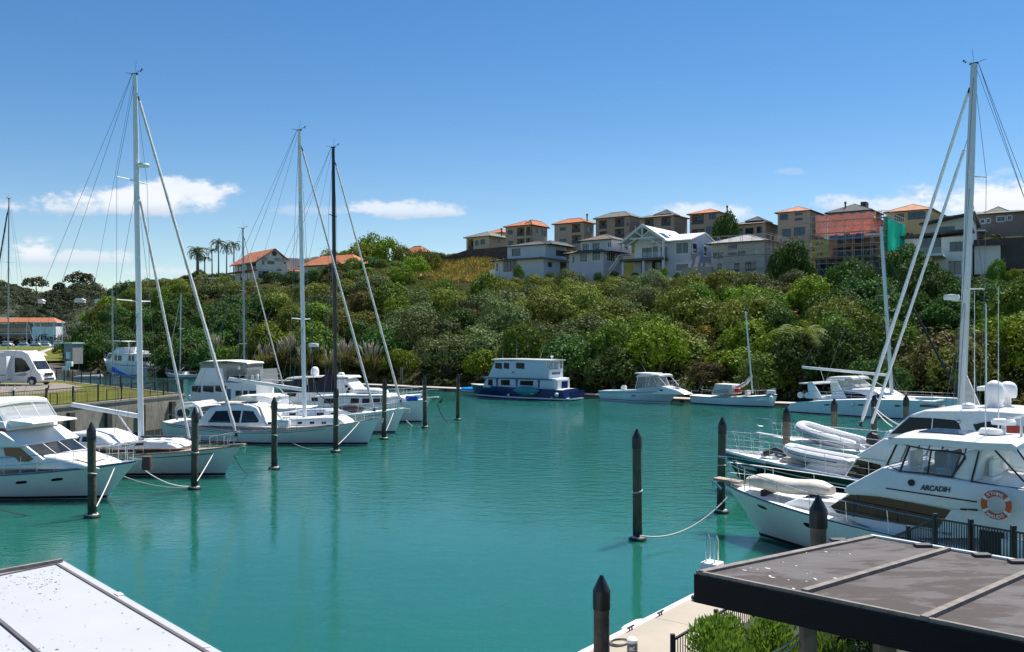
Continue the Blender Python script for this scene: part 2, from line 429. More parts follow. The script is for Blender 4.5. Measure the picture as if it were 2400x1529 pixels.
# dry grass patch near the crest
def dry_grass():
    rnd = random.Random(4); mb = MB(); P = []
    for i in range(14000):
        px = rnd.uniform(960, 1185); s = rnd.uniform(55, 104)
        if rnd.random() > 1.25 - abs(px - 1080) / 110: continue
        p = hp(px, s, -.02); h = rnd.uniform(.35, .8); w = rnd.uniform(.10, .22); a = rnd.uniform(0, 3.14)
        dx, dy = math.cos(a) * w, math.sin(a) * w; lx, ly = rnd.uniform(-.3, .3), rnd.uniform(-.3, .3)
        mb.add([(p.x - dx, p.y - dy, p.z), (p.x + dx, p.y + dy, p.z), (p.x + lx + dx * .3, p.y + ly + dy * .3, p.z + h), (p.x + lx - dx * .3, p.y + ly - dy * .3, p.z + h)], [(0, 1, 2, 3)])
    kind(mb.build('dry_grass', mat('dry_grass', (.50, .38, .10), .95, var=.3, vs=.35, spec=0), smooth=0, fix=False), 'stuff')
dry_grass()

# pontoon along the far shore, finger pier on the left
pont_top = mat('pontoon_deck', (.42, .37, .32), .85, var=.1, vs=1, dirt=(.3, .27, .22), dirt_amt=.5)
def pontoon(name, a, b, w, label, z=.5):
    d = (b - a); d.z = 0; L = d.length; rz = math.atan2(d.y, d.x)
    t = thing(name, label, 'pontoon', (a.x, a.y, 0), rz)
    MB().box(0, L, -w / 2, w / 2, z - .1, z).build('walkway', pont_top, t, bevel=.02, seg=1)
    MB().box(0, L, -w / 2 - .06, w / 2 + .06, z - .22, z - .1).build('fender_board', mat('wet_timber', (.05, .045, .04), .7, var=.3), t, smooth=0)
    for i in range(max(2, int(L / 7))):
        x0 = L * i / max(2, int(L / 7)) + .3
        MB().box(x0, x0 + L / max(2, int(L / 7)) - .6, -w / 2 + .05, w / 2 - .05, -.4, z - .22).build('float', conc, t, smooth=0)
    return t
pontoon('floating_pontoon', G(600, 889, .5), G(1895, 946, .5), 2.4, 'long floating pontoon along the foot of the bushy bank')
pa = G(434, 992, .5); pb = pa + Vector((-9.5, 2.2, 0))
pontoon('finger_pier', pb, pa, 2.0, 'short beige pier between the two nearest left sailing yachts')
# ------------------------------------------------------------------ houses on the hill
def tile_mat(name, col, var=.15):
    if name in MATS: return MATS[name]
    m = mat(name, col, .8, var=var, vs=.9, dirt=[k * .6 for k in col], dirt_amt=.5, spec=.2)
    g = NT(m.node_tree); p = m.node_tree.nodes['Principled BSDF']
    wv = g.n('ShaderNodeTexWave', wave_type='BANDS', bands_direction='Z'); wv.inputs['Scale'].default_value = 1.6
    g.put(wv.inputs['Vector'], g.n('ShaderNodeTexCoord').outputs['Object'])
    b = g.n('ShaderNodeBump'); b.inputs['Strength'].default_value = .6; b.inputs['Distance'].default_value = .1
    g.put(b.inputs['Height'], wv.outputs['Fac']); g.put(p.inputs['Normal'], b.outputs[0])
    return m
brown = mat('brown_render', (.43, .31, .225), .85, var=.06, vs=.4)
brown_lt = mat('pale_brown_render', (.52, .385, .28), .85, var=.06, vs=.4)
tan = mat('tan_render', (.64, .50, .32), .85, var=.05, vs=.4)
tan_y = mat('mustard_render', (.66, .49, .23), .85, var=.05, vs=.4)
greywall = mat('blue_grey_weatherboard', (.56, .62, .67), .8, var=.04, vs=.5)
lilac = mat('lilac_grey_boards_and_shade', (.57, .56, .61), .8, var=.04, vs=.5)
palewall = mat('pale_plaster', (.82, .82, .80), .8, var=.04, vs=.5)
cream = mat('cream_plaster', (.80, .76, .64), .85, var=.05, vs=.4)
primer = mat('unpainted_cladding', (.58, .57, .55), .85, var=.08, vs=.4)
dkbrown = mat('dark_brown_render', (.25, .20, .165), .85, var=.07, vs=.4)
r_orange = tile_mat('terracotta_tiles', (.46, .17, .085)); r_pale = tile_mat('pale_terracotta_tiles', (.46, .22, .14), .25)
r_grey = tile_mat('grey_tiles', (.17, .165, .145)); r_dark = tile_mat('slate_tiles', (.09, .09, .095)); r_lgrey = tile_mat('light_grey_tiles', (.30, .30, .30))
r_brown = tile_mat('brown_grey_tiles', (.14, .12, .095))
r_white = mat('white_metal_roof', (.80, .81, .82), .4, var=.03)
fr_white = mat('white_joinery', (.72, .72, .71), .5, var=.02); fr_dark = mat('dark_joinery', (.03, .035, .045), .4, var=.05)
fascia_dk = mat('dark_fascia', (.05, .045, .04), .6, var=.1)
rail_m = mat('railing_metal', (.06, .06, .065), .5)

def wall_panel(mb, o, ex, nrm, W, Z0, Z1, ops):
    """wall in the plane through o spanned by ex and z with rectangular openings; (x, z, w, h, depth) each get reveals of that depth"""
    xs = sorted({0, W} | {v for q in ops for v in (q[0], q[0] + q[2])}); zs = sorted({Z0, Z1} | {v for q in ops for v in (q[1], q[1] + q[3])})
    P = lambda x, z, dep=0: o + ex * x + Vector((0, 0, z)) - nrm * dep
    for xa, xb in zip(xs, xs[1:]):
        for za, zb in zip(zs, zs[1:]):
            cx, cz = (xa + xb) / 2, (za + zb) / 2
            if any(q[0] < cx < q[0] + q[2] and q[1] < cz < q[1] + q[3] for q in ops): continue
            mb.quad(P(xa, za), P(xb, za), P(xb, zb), P(xa, zb))
    for x, z, w, h, dp in ops:
        mb.quad(P(x, z), P(x, z, dp), P(x, z + h, dp), P(x, z + h)); mb.quad(P(x + w, z), P(x + w, z, dp), P(x + w, z + h, dp), P(x + w, z + h))
        mb.quad(P(x, z), P(x + w, z), P(x + w, z, dp), P(x, z, dp)); mb.quad(P(x, z + h), P(x + w, z + h), P(x + w, z + h, dp), P(x, z + h, dp))
        if dp > .5:
            mb.quad(P(x, z, dp), P(x + w, z, dp), P(x + w, z + h, dp), P(x, z + h, dp))

class House:
    def __init__(s, name, label, px, py, si, yaw=-36, group=None, cat='house', d=None):
        u = (px - CX) / F; s.d = d or hd(u, si); s.m = s.d / F; phi = R(yaw)
        c = Vector((-u, -1)).normalized(); s.cf = c.x * math.sin(phi) - c.y * math.cos(phi); s.cs = max(.18, c.x * math.cos(phi) + c.y * math.sin(phi))
        s.t = thing(name, label, cat, V(px, py, s.d), phi, group)
    def X(s, p): return p * s.m / s.cf
    def Y(s, p): return p * s.m / s.cs
    def Z(s, p): return p * s.m
    def block(s, x0, x1, y0, y1, z0, z1, m, front=(), side=(), name='wall', down=0):
        """all in photo pixels: x along the facade (0 = near corner, negative to the left), y along the side, z above the base"""
        X0, X1, Y0, Y1, Z0, Z1 = s.X(x0), s.X(x1), s.Y(y0), s.Y(y1), s.Z(z0) - down, s.Z(z1)
        mb = MB(); ops = [(s.X(q[0]) - X0, s.Z(q[1]), s.X(q[2]), s.Z(q[3]), 1.5 if q[4] == 'l' else .14) for q in front]
        wall_panel(mb, Vector((X0, Y0, 0)), Vector((1, 0, 0)), Vector((0, -1, 0)), X1 - X0, Z0, Z1, ops)
        ops2 = [(s.Y(q[0]) - Y0, s.Z(q[1]), s.Y(q[2]), s.Z(q[3]), 1.5 if q[4] == 'l' else .14) for q in side]
        wall_panel(mb, Vector((X1, Y0, 0)), Vector((0, 1, 0)), Vector((1, 0, 0)), Y1 - Y0, Z0, Z1, ops2)
        mb.quad((X0, Y0, Z0), (X0, Y1, Z0), (X0, Y1, Z1), (X0, Y0, Z1)); mb.quad((X0, Y1, Z0), (X1, Y1, Z0), (X1, Y1, Z1), (X0, Y1, Z1))
        mb.quad((X0, Y0, Z1), (X1, Y0, Z1), (X1, Y1, Z1), (X0, Y1, Z1))
        w = mb.build(name, m, s.t, smooth=0, fix=False)
        for q, o in zip(front, ops): s.window(Vector((X0 + o[0], Y0, o[1])), Vector((1, 0, 0)), Vector((0, -1, 0)), o[2], o[3], q[4], q[5] if len(q) > 5 else 2)
        for q, o in zip(side, ops2): s.window(Vector((X1, Y0 + o[0], o[1])), Vector((0, 1, 0)), Vector((1, 0, 0)), o[2], o[3], q[4], q[5] if len(q) > 5 else 2)
        return w
    def window(s, o, ex, nrm, w, h, typ, panes):
        ez = Vector((0, 0, 1))
        if typ == 'l':
            # recessed balcony: sliding glass at the back, a glass-and-rail balustrade in front
            b = o - nrm * 1.46
            s._win(b + ex * w * .12, ex, nrm, w * .76, h * .86, fr_dark, panes, 'window')
            MB().bar(o + ez * 1.0 - nrm * .1, o + ex * w + ez * 1.0 - nrm * .1, .06).quad(*[o - nrm * .1 + ex * (w * i) + ez * z for i, z in ((0, .05), (1, .05), (1, .95), (0, .95))]).build('balustrade', rail_m if typ == 'l' else fr_white, s.t, smooth=0, fix=False)
        else:
            s._win(o - nrm * .10, ex, nrm, w, h, fr_white if typ == 'w' else fr_dark, panes, 'window', typ == 'w')
    def _win(s, o, ex, nrm, w, h, fm, panes, name, trim=False):
        ez = Vector((0, 0, 1)); fw = .09; mb = MB()
        for a, b in ((o, o + ez * h), (o + ex * w, o + ex * w + ez * h)): mb.bar(a + ex * 0 , b, fw, .1)
        mb.bar(o, o + ex * w, .1, fw); mb.bar(o + ez * h, o + ex * w + ez * h, .1, fw)
        for i in range(1, panes): mb.bar(o + ex * w * i / panes, o + ex * w * i / panes + ez * h, .07, .08)
        if trim:
            p = o + nrm * .125
            for a, b in ((p - ex * .1 - ez * .1, p - ex * .1 + ez * (h + .1)), (p + ex * (w + .1) - ez * .1, p + ex * (w + .1) + ez * (h + .1))): mb.bar(a, b, .18, .05)
            mb.bar(p - ez * .1, p + ex * w - ez * .1, .05, .16); mb.bar(p + ez * (h + .1), p + ex * w + ez * (h + .1), .05, .18)
        f = mb.build(name, fm, s.t, smooth=0, fix=False)
        MB().quad(o - nrm * .02, o + ex * w - nrm * .02, o + ex * w + ez * h - nrm * .02, o + ez * h - nrm * .02).build('pane', winglass, f, smooth=0, fix=False)
    def hip(s, x0, x1, y0, y1, z, rise, m, ov=.6, fm=None, rf=.5):
        X0, X1, Y0, Y1, Z0 = s.X(x0) - ov, s.X(x1) + ov, s.Y(y0) - ov, s.Y(y1) + ov, s.Z(z); r = s.Z(rise)
        w, d = X1 - X0, Y1 - Y0; k = min(w, d) / 2 * .98
        if w >= d: ra, rb = Vector((X0 + k, (Y0 + Y1) / 2, Z0 + r)), Vector((X1 - k, (Y0 + Y1) / 2, Z0 + r))
        else: ra, rb = Vector(((X0 + X1) / 2, Y0 + k, Z0 + r)), Vector(((X0 + X1) / 2, Y1 - k, Z0 + r))
        c = [Vector((X0, Y0, Z0)), Vector((X1, Y0, Z0)), Vector((X1, Y1, Z0)), Vector((X0, Y1, Z0))]
        mb = MB(); v = c + [ra, rb]
        if w >= d: mb.add(v, [(0, 1, 5, 4), (1, 2, 5), (2, 3, 4, 5), (3, 0, 4), (3, 2, 1, 0)])
        else: mb.add(v, [(0, 1, 4), (1, 2, 5, 4), (2, 3, 5), (3, 0, 4, 5), (3, 2, 1, 0)])
        rf_ = mb.build('roof', m, s.t, smooth=0, fix=False)
        g = MB(); e = .03
        for a, b in zip(c, c[1:] + c[:1]): g.bar(a + Vector((0, 0, -.09)), b + Vector((0, 0, -.09)), .12, .18)
        g.build('gutter', fm or fascia_dk, rf_, smooth=0)
        rc = MB(); rc.tube([ra + Vector((0, 0, .02)), rb + Vector((0, 0, .02))], .1, 5)
        for i, q in enumerate(c):
            rc.tube([q, (ra if (i in (0, 3) if w >= d else i in (0, 1)) else rb)], .09, 5)
        rc.build('ridge_cap', m, rf_, smooth=0)
        return rf_
    def slab(s, x0, x1, y0, y1, z, th, m, name='balcony_slab', ov=0):
        return MB().box(s.X(x0) - ov, s.X(x1) + ov, s.Y(y0) - ov, s.Y(y1) + ov, s.Z(z) - th, s.Z(z)).build(name, m, s.t, smooth=0)
    def flue(s, x, y, z, h=1.2, r=.18):
        p = (s.X(x), s.Y(y), s.Z(z)); MB().lathe([(r, -1.2), (r, h * .6), (r * 1.5, h * .6), (r * 1.5, h), (r * .3, h * 1.1)], p, 10).build('chimney_flue', fascia_dk, s.t)

GU = 'houses along the crest of the hill'; GL = 'houses along the brow of the hill'
h = House('tan_house', 'tan house with a grey hip roof at the left end of the crest', 1146, 584, 113, group=GU)
h.block(-54, 0, 0, 60, -4, 31, tan, [(-50, 2, 13, 24, 'l', 1), (-33, 10, 9, 12, 'd', 1), (-20, 12, 11, 12, 'd', 2)], [(18, 18, 7, 9, 'd', 1)], down=3)
h.hip(-55, 2, 0, 60, 31, 15, r_grey); h.flue(0, 30, 44)
h = House('orange_roofed_house', 'house showing only its orange tiled roof behind the tan house', 1176, 575, 135, group=GU)
h.block(-40, 0, 0, 30, 0, 30, cream, down=3); h.hip(-40, 2, 0, 30, 30, 12, r_orange)
def brown_block(px, py, fp, sp, eave, rise, roof, label, front, side=(), wallm=brown, s=112, extra=True):
    h = House('apartment_house', label, px, py, s, group=GU)
    h.block(-fp, 0, 0, sp, -6, eave, wallm, front, side, down=4)
    h.hip(-fp, 0, 0, sp, eave, rise, roof)
    return h
h = brown_block(1241, 582, 57, 43, 55, 15, r_orange, 'brown three storey house with a double orange hip roof, above the blue grey house',
   [(-52, 36, 13, 10, 'd', 2), (-50, 4, 11, 16, 'd', 2), (-30, 30, 18, 20, 'l', 2), (-30, 4, 18, 20, 'l', 2), (-8, 30, 8, 20, 'l', 1), (-8, 4, 8, 20, 'l', 1)], [(14, 38, 5, 11, 'd', 1), (28, 34, 13, 13, 'd', 3)], brown_lt)
h.hip(-14, 4, 2, 40, 55.5, 13, r_orange, .3)
h = brown_block(1368, 584, 70, 24, 64, 13, r_orange, 'brown three storey house with one orange hip roof and a black flue',
   [(-57, 47, 15, 8, 'd', 2), (-57, 14, 16, 13, 'd', 2), (-28, 40, 20, 20, 'l', 2), (-28, 14, 22, 20, 'l', 2)], [(8, 42, 9, 12, 'd', 1)], brown_lt)
h.flue(0, 8, 74)
h = brown_block(1475, 586, 80, 26, 80, 15, r_grey, 'brown balconied house with a plain grey hip roof, third from the left on the crest',
   [(-72, 54, 19, 20, 'l', 3), (-34, 56, 22, 21, 'l', 3), (-72, 28, 19, 20, 'l', 3), (-34, 30, 22, 21, 'l', 3), (-6, 56, 4, 8, 'd', 1)], [(12, 50, 6, 12, 'd', 1)])
h = brown_block(1580, 588, 81, 31, 83, 12, r_grey, 'brown balconied house whose grey roof has a dark raised gable, behind the white gabled house',
   [(-70, 60, 22, 20, 'l', 3), (-30, 60, 22, 20, 'l', 3), (-70, 32, 22, 20, 'l', 3), (-30, 32, 22, 20, 'l', 3)])
h.hip(-52, -14, 6, 26, 90, 13, r_dark, .2)
h = brown_block(1684, 580, 67, 33, 83, 14, r_orange, 'brown house with an orange hip roof and open corner balcony beside the dark round tree',
   [(-62, 58, 28, 22, 'l', 2), (-22, 67, 16, 13, 'd', 2), (-62, 26, 30, 20, 'l', 2), (-28, 34, 22, 16, 'd', 3)], [(16, 66, 10, 12, 'd', 1)])
h.flue(6, 14, 90)
h = brown_block(1794, 590, 81, 29, 68, 12, r_grey, 'low brown house with a wide grey roof, above the scaffolded grey house', [(-46, 40, 19, 18, 'd', 2), (-20, 44, 13, 16, 'd', 2), (-80, 34, 28, 24, 'l', 1)], wallm=brown_lt)
h.hip(-50, -10, 4, 26, 76, 12, r_dark, .1)
h = brown_block(1898, 585, 73, 42, 92, 16, r_pale, 'brown house with a pale orange pyramid roof left of the building site',
   [(-68, 74, 19, 14, 'd', 1), (-34, 82, 18, 6, 'd', 2), (-34, 70, 18, 6, 'd', 2), (-62, 32, 20, 20, 'd', 1), (-36, 34, 26, 20, 'd', 2)], wallm=brown_lt)
h = brown_block(2040, 585, 95, 24, 93, 23, r_dark, 'grey roofed house rising behind the red netted building site', [(-85, 70, 20, 20, 'l', 1), (-50, 78, 30, 12, 'd', 2)], wallm=dkbrown)
h.flue(-62, 6, 108); MB().box(h.X(-30), h.X(-18), h.Y(8), h.Y(14), h.Z(100), h.Z(118)).build('chimney', fascia_dk, h.t, smooth=0)
h = brown_block(2182, 580, 97, 40, 90, 21, r_pale, 'mustard coloured house with a speckled orange hip roof, right of the building site', [(-80, 66, 22, 18, 'd', 2), (-50, 68, 38, 18, 'd', 3)], wallm=tan_y)
h = brown_block(2405, 575, 165, 40, 80, 16, r_grey, 'wide dark brown house with grey hip roof at the right end of the crest',
   [(-95, 58, 8, 9, 'w', 1), (-82, 59, 7, 9, 'w', 1), (-60, 60, 16, 11, 'w', 2), (-38, 62, 8, 9, 'w', 1)], wallm=dkbrown)
h.hip(-100, -30, 4, 24, 80.5, 22, r_grey, .3); h.slab(-150, -80, -8, 0, 38, .3, palewall, 'porch_roof')
t = thing('garden_wall', 'long dark stone retaining wall at the left end of the crest, above the dry grass', 'wall')
mb = MB()
for a, b in (((1040, 606, 604), (1095, 606, 586)), ((1095, 606, 586), (1192, 600, 578))):
    pa, pb = [V(q[0], q[1], hd((q[0] - CX) / F, 98)) for q in (a, b)]
    za, zb = [H + (HOR - q[2]) / F * hd((q[0] - CX) / F, 98) for q in (a, b)]
    n = Vector((.585, .81, 0)) * .5
    mb.loft([[pa - Vector((0, 0, 4)), pa + n - Vector((0, 0, 4)), Vector((pa.x, pa.y, za)) + n, Vector((pa.x, pa.y, za))], [pb - Vector((0, 0, 4)), pb + n - Vector((0, 0, 4)), Vector((pb.x, pb.y, zb)) + n, Vector((pb.x, pb.y, zb))]])
mb.build('stone_face', mat('dark_stone', (.075, .06, .055), .9, var=.35, vs=1.2, bump=.8, bs=3), t, smooth=0)

# brow row
h = House('blue_grey_house', 'blue grey two storey house with slate hip roofs beside the dry grass patch', 1256, 636, 69, group=GL)
h.block(-77, 14, 8, 60, 32, 64, greywall, [(-66, 40, 21, 18, 'd', 1)], [(34, 40, 26, 14, 'd', 3)])
h.hip(-77, 14, 8, 60, 64, 13, r_dark); h.hip(2, 24, 12, 70, 64.5, 9, r_dark, .3)
h.block(-100, 18, 0, 70, 0, 30, greywall, [(-78, 2, 34, 26, 'd', 4), (-96, 4, 6, 20, 'w', 1)], [(10, 10, 10, 12, 'd', 1), (40, 2, 16, 24, 'd', 2)], name='lower_wall', down=3)
h.hip(-102, 20, -4, 76, 30, 11, r_dark); h.block(-118, -100, 4, 20, 0, 10, palewall, name='garden_screen', down=2)
h = House('lilac_grey_house', 'lilac grey house with white trimmed windows and brown roofs, left of the white gabled house', 1414, 636, 69, group=GL)
h.block(-60, 14, 6, 54, 48, 76, lilac, [(-56, 51, 16, 18, 'w', 4), (-32, 53, 17, 17, 'w', 3), (4, 56, 8, 12, 'w', 2)], [(20, 54, 10, 16, 'w', 2), (36, 54, 9, 16, 'w', 2)])
h.hip(-60, 14, 6, 54, 76, 17, r_brown)
h.block(-82, 0, 0, 50, 0, 46, lilac, [(-56, 24, 18, 20, 'w', 3), (-26, 26, 19, 20, 'w', 3), (-74, 22, 6, 20, 'w', 1)], [(8, 26, 20, 20, 'w', 4), (38, 24, 10, 18, 'w', 2)], name='lower_wall', down=3)
h.hip(-84, 4, -3, 54, 46, 17, r_brown)
# white gabled house
h = House('white_gabled_house', 'white roofed house with an open trussed gable and glass balcony, middle of the brow', 1560, 640, 69, group=GL)
X, Y, Z = h.X, h.Y, h.Z
h.block(-84, -2, 8, 70, 0, 34, lilac, [(-66, 4, 18, 24, 'd', 2), (-40, 4, 30, 26, 'd', 3)], name='lower_wall', down=3)
h.block(-84, -2, 10, 70, 36, 76, palewall, [(-66, 38, 24, 26, 'd', 2), (-40, 38, 12, 28, 'd', 1), (-22, 38, 16, 26, 'd', 2)])
h.block(-2, 52, 6, 70, 0, 76, lilac, [(18, 44, 28, 26, 'w', 2), (18, 4, 28, 16, 'w', 1)], [], name='wing_wall', down=3)  # the wing's purple-grey shade is put into its wall colour
zap, zea = Z(116), Z(77); xa, xb, xm = X(-102), X(2), X(-50)
mb = MB()
for sx, (x1, z1) in ((0, (xa, zea)), (1, (xb, zea))):
    for th in (0,):
        y0, y1 = Y(-4), Y(74)
        mb.loft([[(xm, y0, zap), (x1, y0, z1), (x1, y0, z1 - .25), (xm, y0, zap - .25)], [(xm, y1, zap), (x1, y1, z1), (x1, y1, z1 - .25), (xm, y1, zap - .25)]])
rf = mb.build('roof', r_white, h.t, smooth=0)
mb = MB(); yb = Y(-4) - .1
for p, q in (((xm, zap - .05), (xa, zea - .05)), ((xm, zap - .05), (xb, zea - .05))): mb.bar((p[0], yb, p[1]), (q[0], yb, q[1]), .2, .55)
zt = Z(84)
mb.bar((lerp(xa, xm, .42), yb, zt), (lerp(xb, xm, .42), yb, zt), .2, .35); mb.bar((xm, yb, zap), (xm, yb, zt), .3)
for sg in (-1, 1):
    mb.bar((xm, yb, zt + .3), (xm + sg * X(20), yb, zt + X(18)), .22); mb.bar((xm + sg * X(12), yb, zt), (xm + sg * X(42), yb, Z(66)), .22)
mb.build('gable_truss', fr_white, rf, smooth=0)
for x_, z_, w_ in ((-2, 78, .45), (-98, 34, .45), (-48, 34, .5)): MB().bar((X(x_), yb + .3, 0), (X(x_), yb + .3, Z(z_)), w_).build('porch_post', fr_white, h.t, smooth=0)
mb = MB().add([(X(-84), Y(10) - .05, Z(76)), (X(-14), Y(10) - .05, Z(76)), (X(-48), Y(10) - .05, Z(106))], [(0, 1, 2)]); mb.build('gable_wall', palewall, h.t, smooth=0, fix=False)
h.slab(-102, 0, -8, 10, 36, .5, mat('deck_edge', (.09, .10, .11), .6)); MB().quad((X(-101), Y(-7), Z(36)), (X(-1), Y(-7), Z(36)), (X(-1), Y(-7), Z(36) + 1.1), (X(-101), Y(-7), Z(36) + 1.1)).build('glass_balustrade', clear, h.t, smooth=0, fix=False)
MB().bar((X(-101), Y(-7), Z(36) + 1.12), (X(-1), Y(-7), Z(36) + 1.12), .05).build('handrail', fr_white, h.t, smooth=0)
# cross gable facing right, with white slopes
zg, ze, y0, y1, ym = Z(99), Z(76), Y(2), Y(76), Y(39)
mb = MB()
for y_ in (y0, y1): mb.loft([[(X(-48), ym, zg), (X(-48), y_, ze), (X(-48), y_, ze - .25), (X(-48), ym, zg - .25)], [(X(55), ym, zg), (X(55), y_, ze), (X(55), y_, ze - .25), (X(55), ym, zg - .25)]])
mb.build('wing_roof', r_white, h.t, smooth=0)
MB().add([(X(52) + .02, Y(6), Z(76)), (X(52) + .02, Y(70), Z(76)), (X(52) + .02, ym, zg - .3)], [(0, 1, 2)]).build('wing_gable', lilac, h.t, smooth=0, fix=False)  # same lilac tone carries the shade on this gable
h._win(Vector((X(52) + .05, Y(8), Z(46))), Vector((0, 1, 0)), Vector((1, 0, 0)), Y(12), Z(22), fr_white, 1, 'window', True)
h._win(Vector((X(52) + .05, Y(36), Z(44))), Vector((0, 1, 0)), Vector((1, 0, 0)), Y(10), Z(22), fr_white, 1, 'window', True)
for q in ((-18, 26), (4, 14)):
    a, b = [Vector((lerp(xm, xb, f), Y(y), lerp(zap, zea, f) + .08)) for f, y in ((.45, q[0] + 26), (.45, q[0] + 40))]
    c, e = [Vector((lerp(xm, xb, f), Y(y), lerp(zap, zea, f) + .08)) for f, y in ((.8, q[0] + 40), (.8, q[0] + 26))]
    MB().quad(a, b, c, e).build('skylight', dkglass2, h.t, smooth=0, fix=False)
# outside stair on the left
mb = MB()
for k in (0, .9): mb.bar((X(-130), Y(-6), Z(2) + k), (X(-104), Y(-6), Z(36) + k), .14)
mb.build('stair_rail', fr_white, h.t, smooth=0)
def scaffold(name, label, px, py, s, fp, sp, ht, lifts, step=2.0, m=None, group=None):
    h = House(name, label, px, py, s, cat='scaffolding', group=group)
    W, D, Hh = h.X(fp), h.Y(sp), h.Z(ht); m = m or mat('scaffold_tube', (.42, .41, .40), .6, .1, var=.1)
    fr = MB(); pl = MB(); br = MB()
    for off in (0, 1.1):
        for i in range(int(W / step) + 1): x = -i * step; fr.bar((x, -off, -2), (x, -off, Hh), .07)
        for i in range(int(D / step) + 1): y = i * step; fr.bar((off, y, -2), (off, y, Hh), .07)
        for k in range(lifts * 2 + 1):
            z = Hh * k / (lifts * 2); fr.bar((-W, -off, z), (off, -off, z), .06); fr.bar((off, -off, z), (off, D, z), .06)
    for k in range(1, lifts + 1):
        z = Hh * (k - .5) / lifts
        pl.box(-W, 1.1, -1.1, -.1, z - .06, z); pl.box(.1, 1.1, -.1, D, z - .06, z)
    for i in range(0, int(W / step) - 1, 3):
        for k in range(lifts): br.bar((-i * step, -1.12, Hh * k / lifts), (-(i + 1) * step, -1.12, Hh * (k + 1) / lifts), .05)
    fr.build('tube_frame', m, h.t, smooth=0); pl.build('plank_deck', mat('scaffold_plank', (.34, .31, .27), .8, var=.15), h.t, smooth=0); br.build('diagonal_brace', m, h.t, smooth=0)
    return h
h = House('unfinished_grey_house', 'unfinished grey house with a light hip roof wrapped in scaffolding', 1792, 640, 69, group=GL)
h.block(-125, 0, 0, 100, 0, 76, primer, [(-85, 60, 22, 10, 'd', 2), (-85, 46, 22, 6, 'd', 2), (-120, 40, 24, 14, 'd', 2), (-60, 44, 16, 10, 'd', 2), (-44, 6, 24, 24, 'd', 2), (-110, 2, 10, 26, 'd', 1), (-70, 4, 12, 22, 'd', 1)], [(38, 60, 6, 8, 'd', 1), (40, 40, 8, 12, 'd', 1), (72, 42, 6, 12, 'd', 1)], down=3)
h.hip(-128, 2, -2, 104, 76, 24, r_lgrey, .5)
scaffold('scaffolding', 'grey tube scaffolding round the unfinished grey house', 1795, 644, 67.5, 140, 104, 96, 3, 2.4)
# building site with red netting
h = House('half_built_house', 'half built block with timber frame and dark ground floor behind red netting', 2062, 640, 70, group=GL)
ttim = mat('raw_timber', (.33, .17, .10), .85, var=.2); redn = mat('red_wrap', (.55, .13, .10), .8, var=.25, vs=.6)
h.block(-145, 0, 0, 60, 0, 40, mat('site_block', (.17, .13, .11), .9, var=.25, vs=.4), [(-136, 3, 44, 24, 'l', 3), (-84, 3, 30, 24, 'l', 1), (-48, 3, 40, 26, 'l', 1)], name='lower_wall', down=3)
h.block(-118, 0, 4, 56, 40, 92, ttim, [(-108, 44, 40, 22, 'l', 2), (-60, 44, 46, 22, 'l', 2), (-100, 74, 20, 12, 'l', 1), (-60, 74, 22, 12, 'l', 1)], name='timber_wall')
h.block(-86, 0, 8, 50, 92, 128, redn, [(-80, 96, 12, 18, 'l', 1), (-56, 96, 14, 16, 'l', 1), (-30, 96, 14, 20, 'l', 1)], name='wrapped_wall')
h.slab(-150, 2, -6, 60, 41, .35, primer, 'floor_slab'); h.slab(-120, 2, -4, 58, 92, .35, palewall, 'floor_slab')
scaffold('scaffolding', 'dense tube scaffolding round the half built block with red netting', 2066, 642, 68, 172, 40, 146, 5, 1.6)
def net_mat(name, col, hole=.45, sc_=9):
    m = bpy.data.materials.new(name); m.use_nodes = True; g = NT(m.node_tree); p = m.node_tree.nodes['Principled BSDF']
    oc = g.n('ShaderNodeTexCoord').outputs['Object']; f = g.noise(oc, sc_ * .4, 5, .7); f2 = g.noise(oc, .7, 4, .6)
    g.put(p.inputs['Base Color'], g.mix(f2, rgba([k * .75 for k in col]), rgba(col))); p.inputs['Roughness'].default_value = .8
    g.put(p.inputs['Alpha'], g.sstep(f, hole - .12, hole + .12, .25, 1))
    tr = g.n('ShaderNodeBsdfTranslucent'); tr.inputs[0].default_value = rgba(col); mx = g.n('ShaderNodeMixShader'); mx.inputs[0].default_value = .3
    m.node_tree.links.new(p.outputs[0], mx.inputs[1]); m.node_tree.links.new(tr.outputs[0], mx.inputs[2]); m.node_tree.links.new(mx.outputs[0], m.node_tree.nodes['Material Output'].inputs[0]); return m
def net(name, label, x0, x1, z0, z1, m, h, y=-1.3, cat='netting', sag=.25, seed=1):
    rnd = random.Random(seed); mb = MB(); nx, nz = 16, 8; X0, X1 = h.X(x0), h.X(x1); rows = []
    for j in range(nz + 1):
        rows.append([(lerp(X0, X1, i / nx), y + rnd.uniform(-sag, sag) * .5, lerp(h.Z(z0), h.Z(z1), j / nz) + (rnd.uniform(-.3, .3) if j in (0, nz) else 0)) for i in range(nx + 1)])
    mb.loft(rows, cap=False, close=False)
    o = mb.build(name, m, smooth=80, fix=False); o.matrix_world = h.t.matrix_basis @ Matrix.Identity(4)
    return tag(o, label, cat)
nm = net_mat('red_debris_net', (.52, .17, .13), .56, 5)
net('debris_net', 'torn red debris netting hung along the top of the building site scaffolding', -140, -4, 94, 142, nm, h, seed=3)
net('banner', 'blue contractor banner tied across the scaffolding of the building site', -108, -30, 82, 92, mat('blue_banner', (.07, .16, .38), .7, var=.25, vs=.8), h, y=-1.5, cat='banner', sag=.05)
hn = House('net_anchor', 'x', 2075, 640, 66); NET = hn; bpy.data.objects.remove(hn.t)
class _T: pass
gt = _T(); gt.X, gt.Z = hn.X, hn.Z
mb = MB(); rows = []
d0 = hd((2075 - CX) / F, 67)
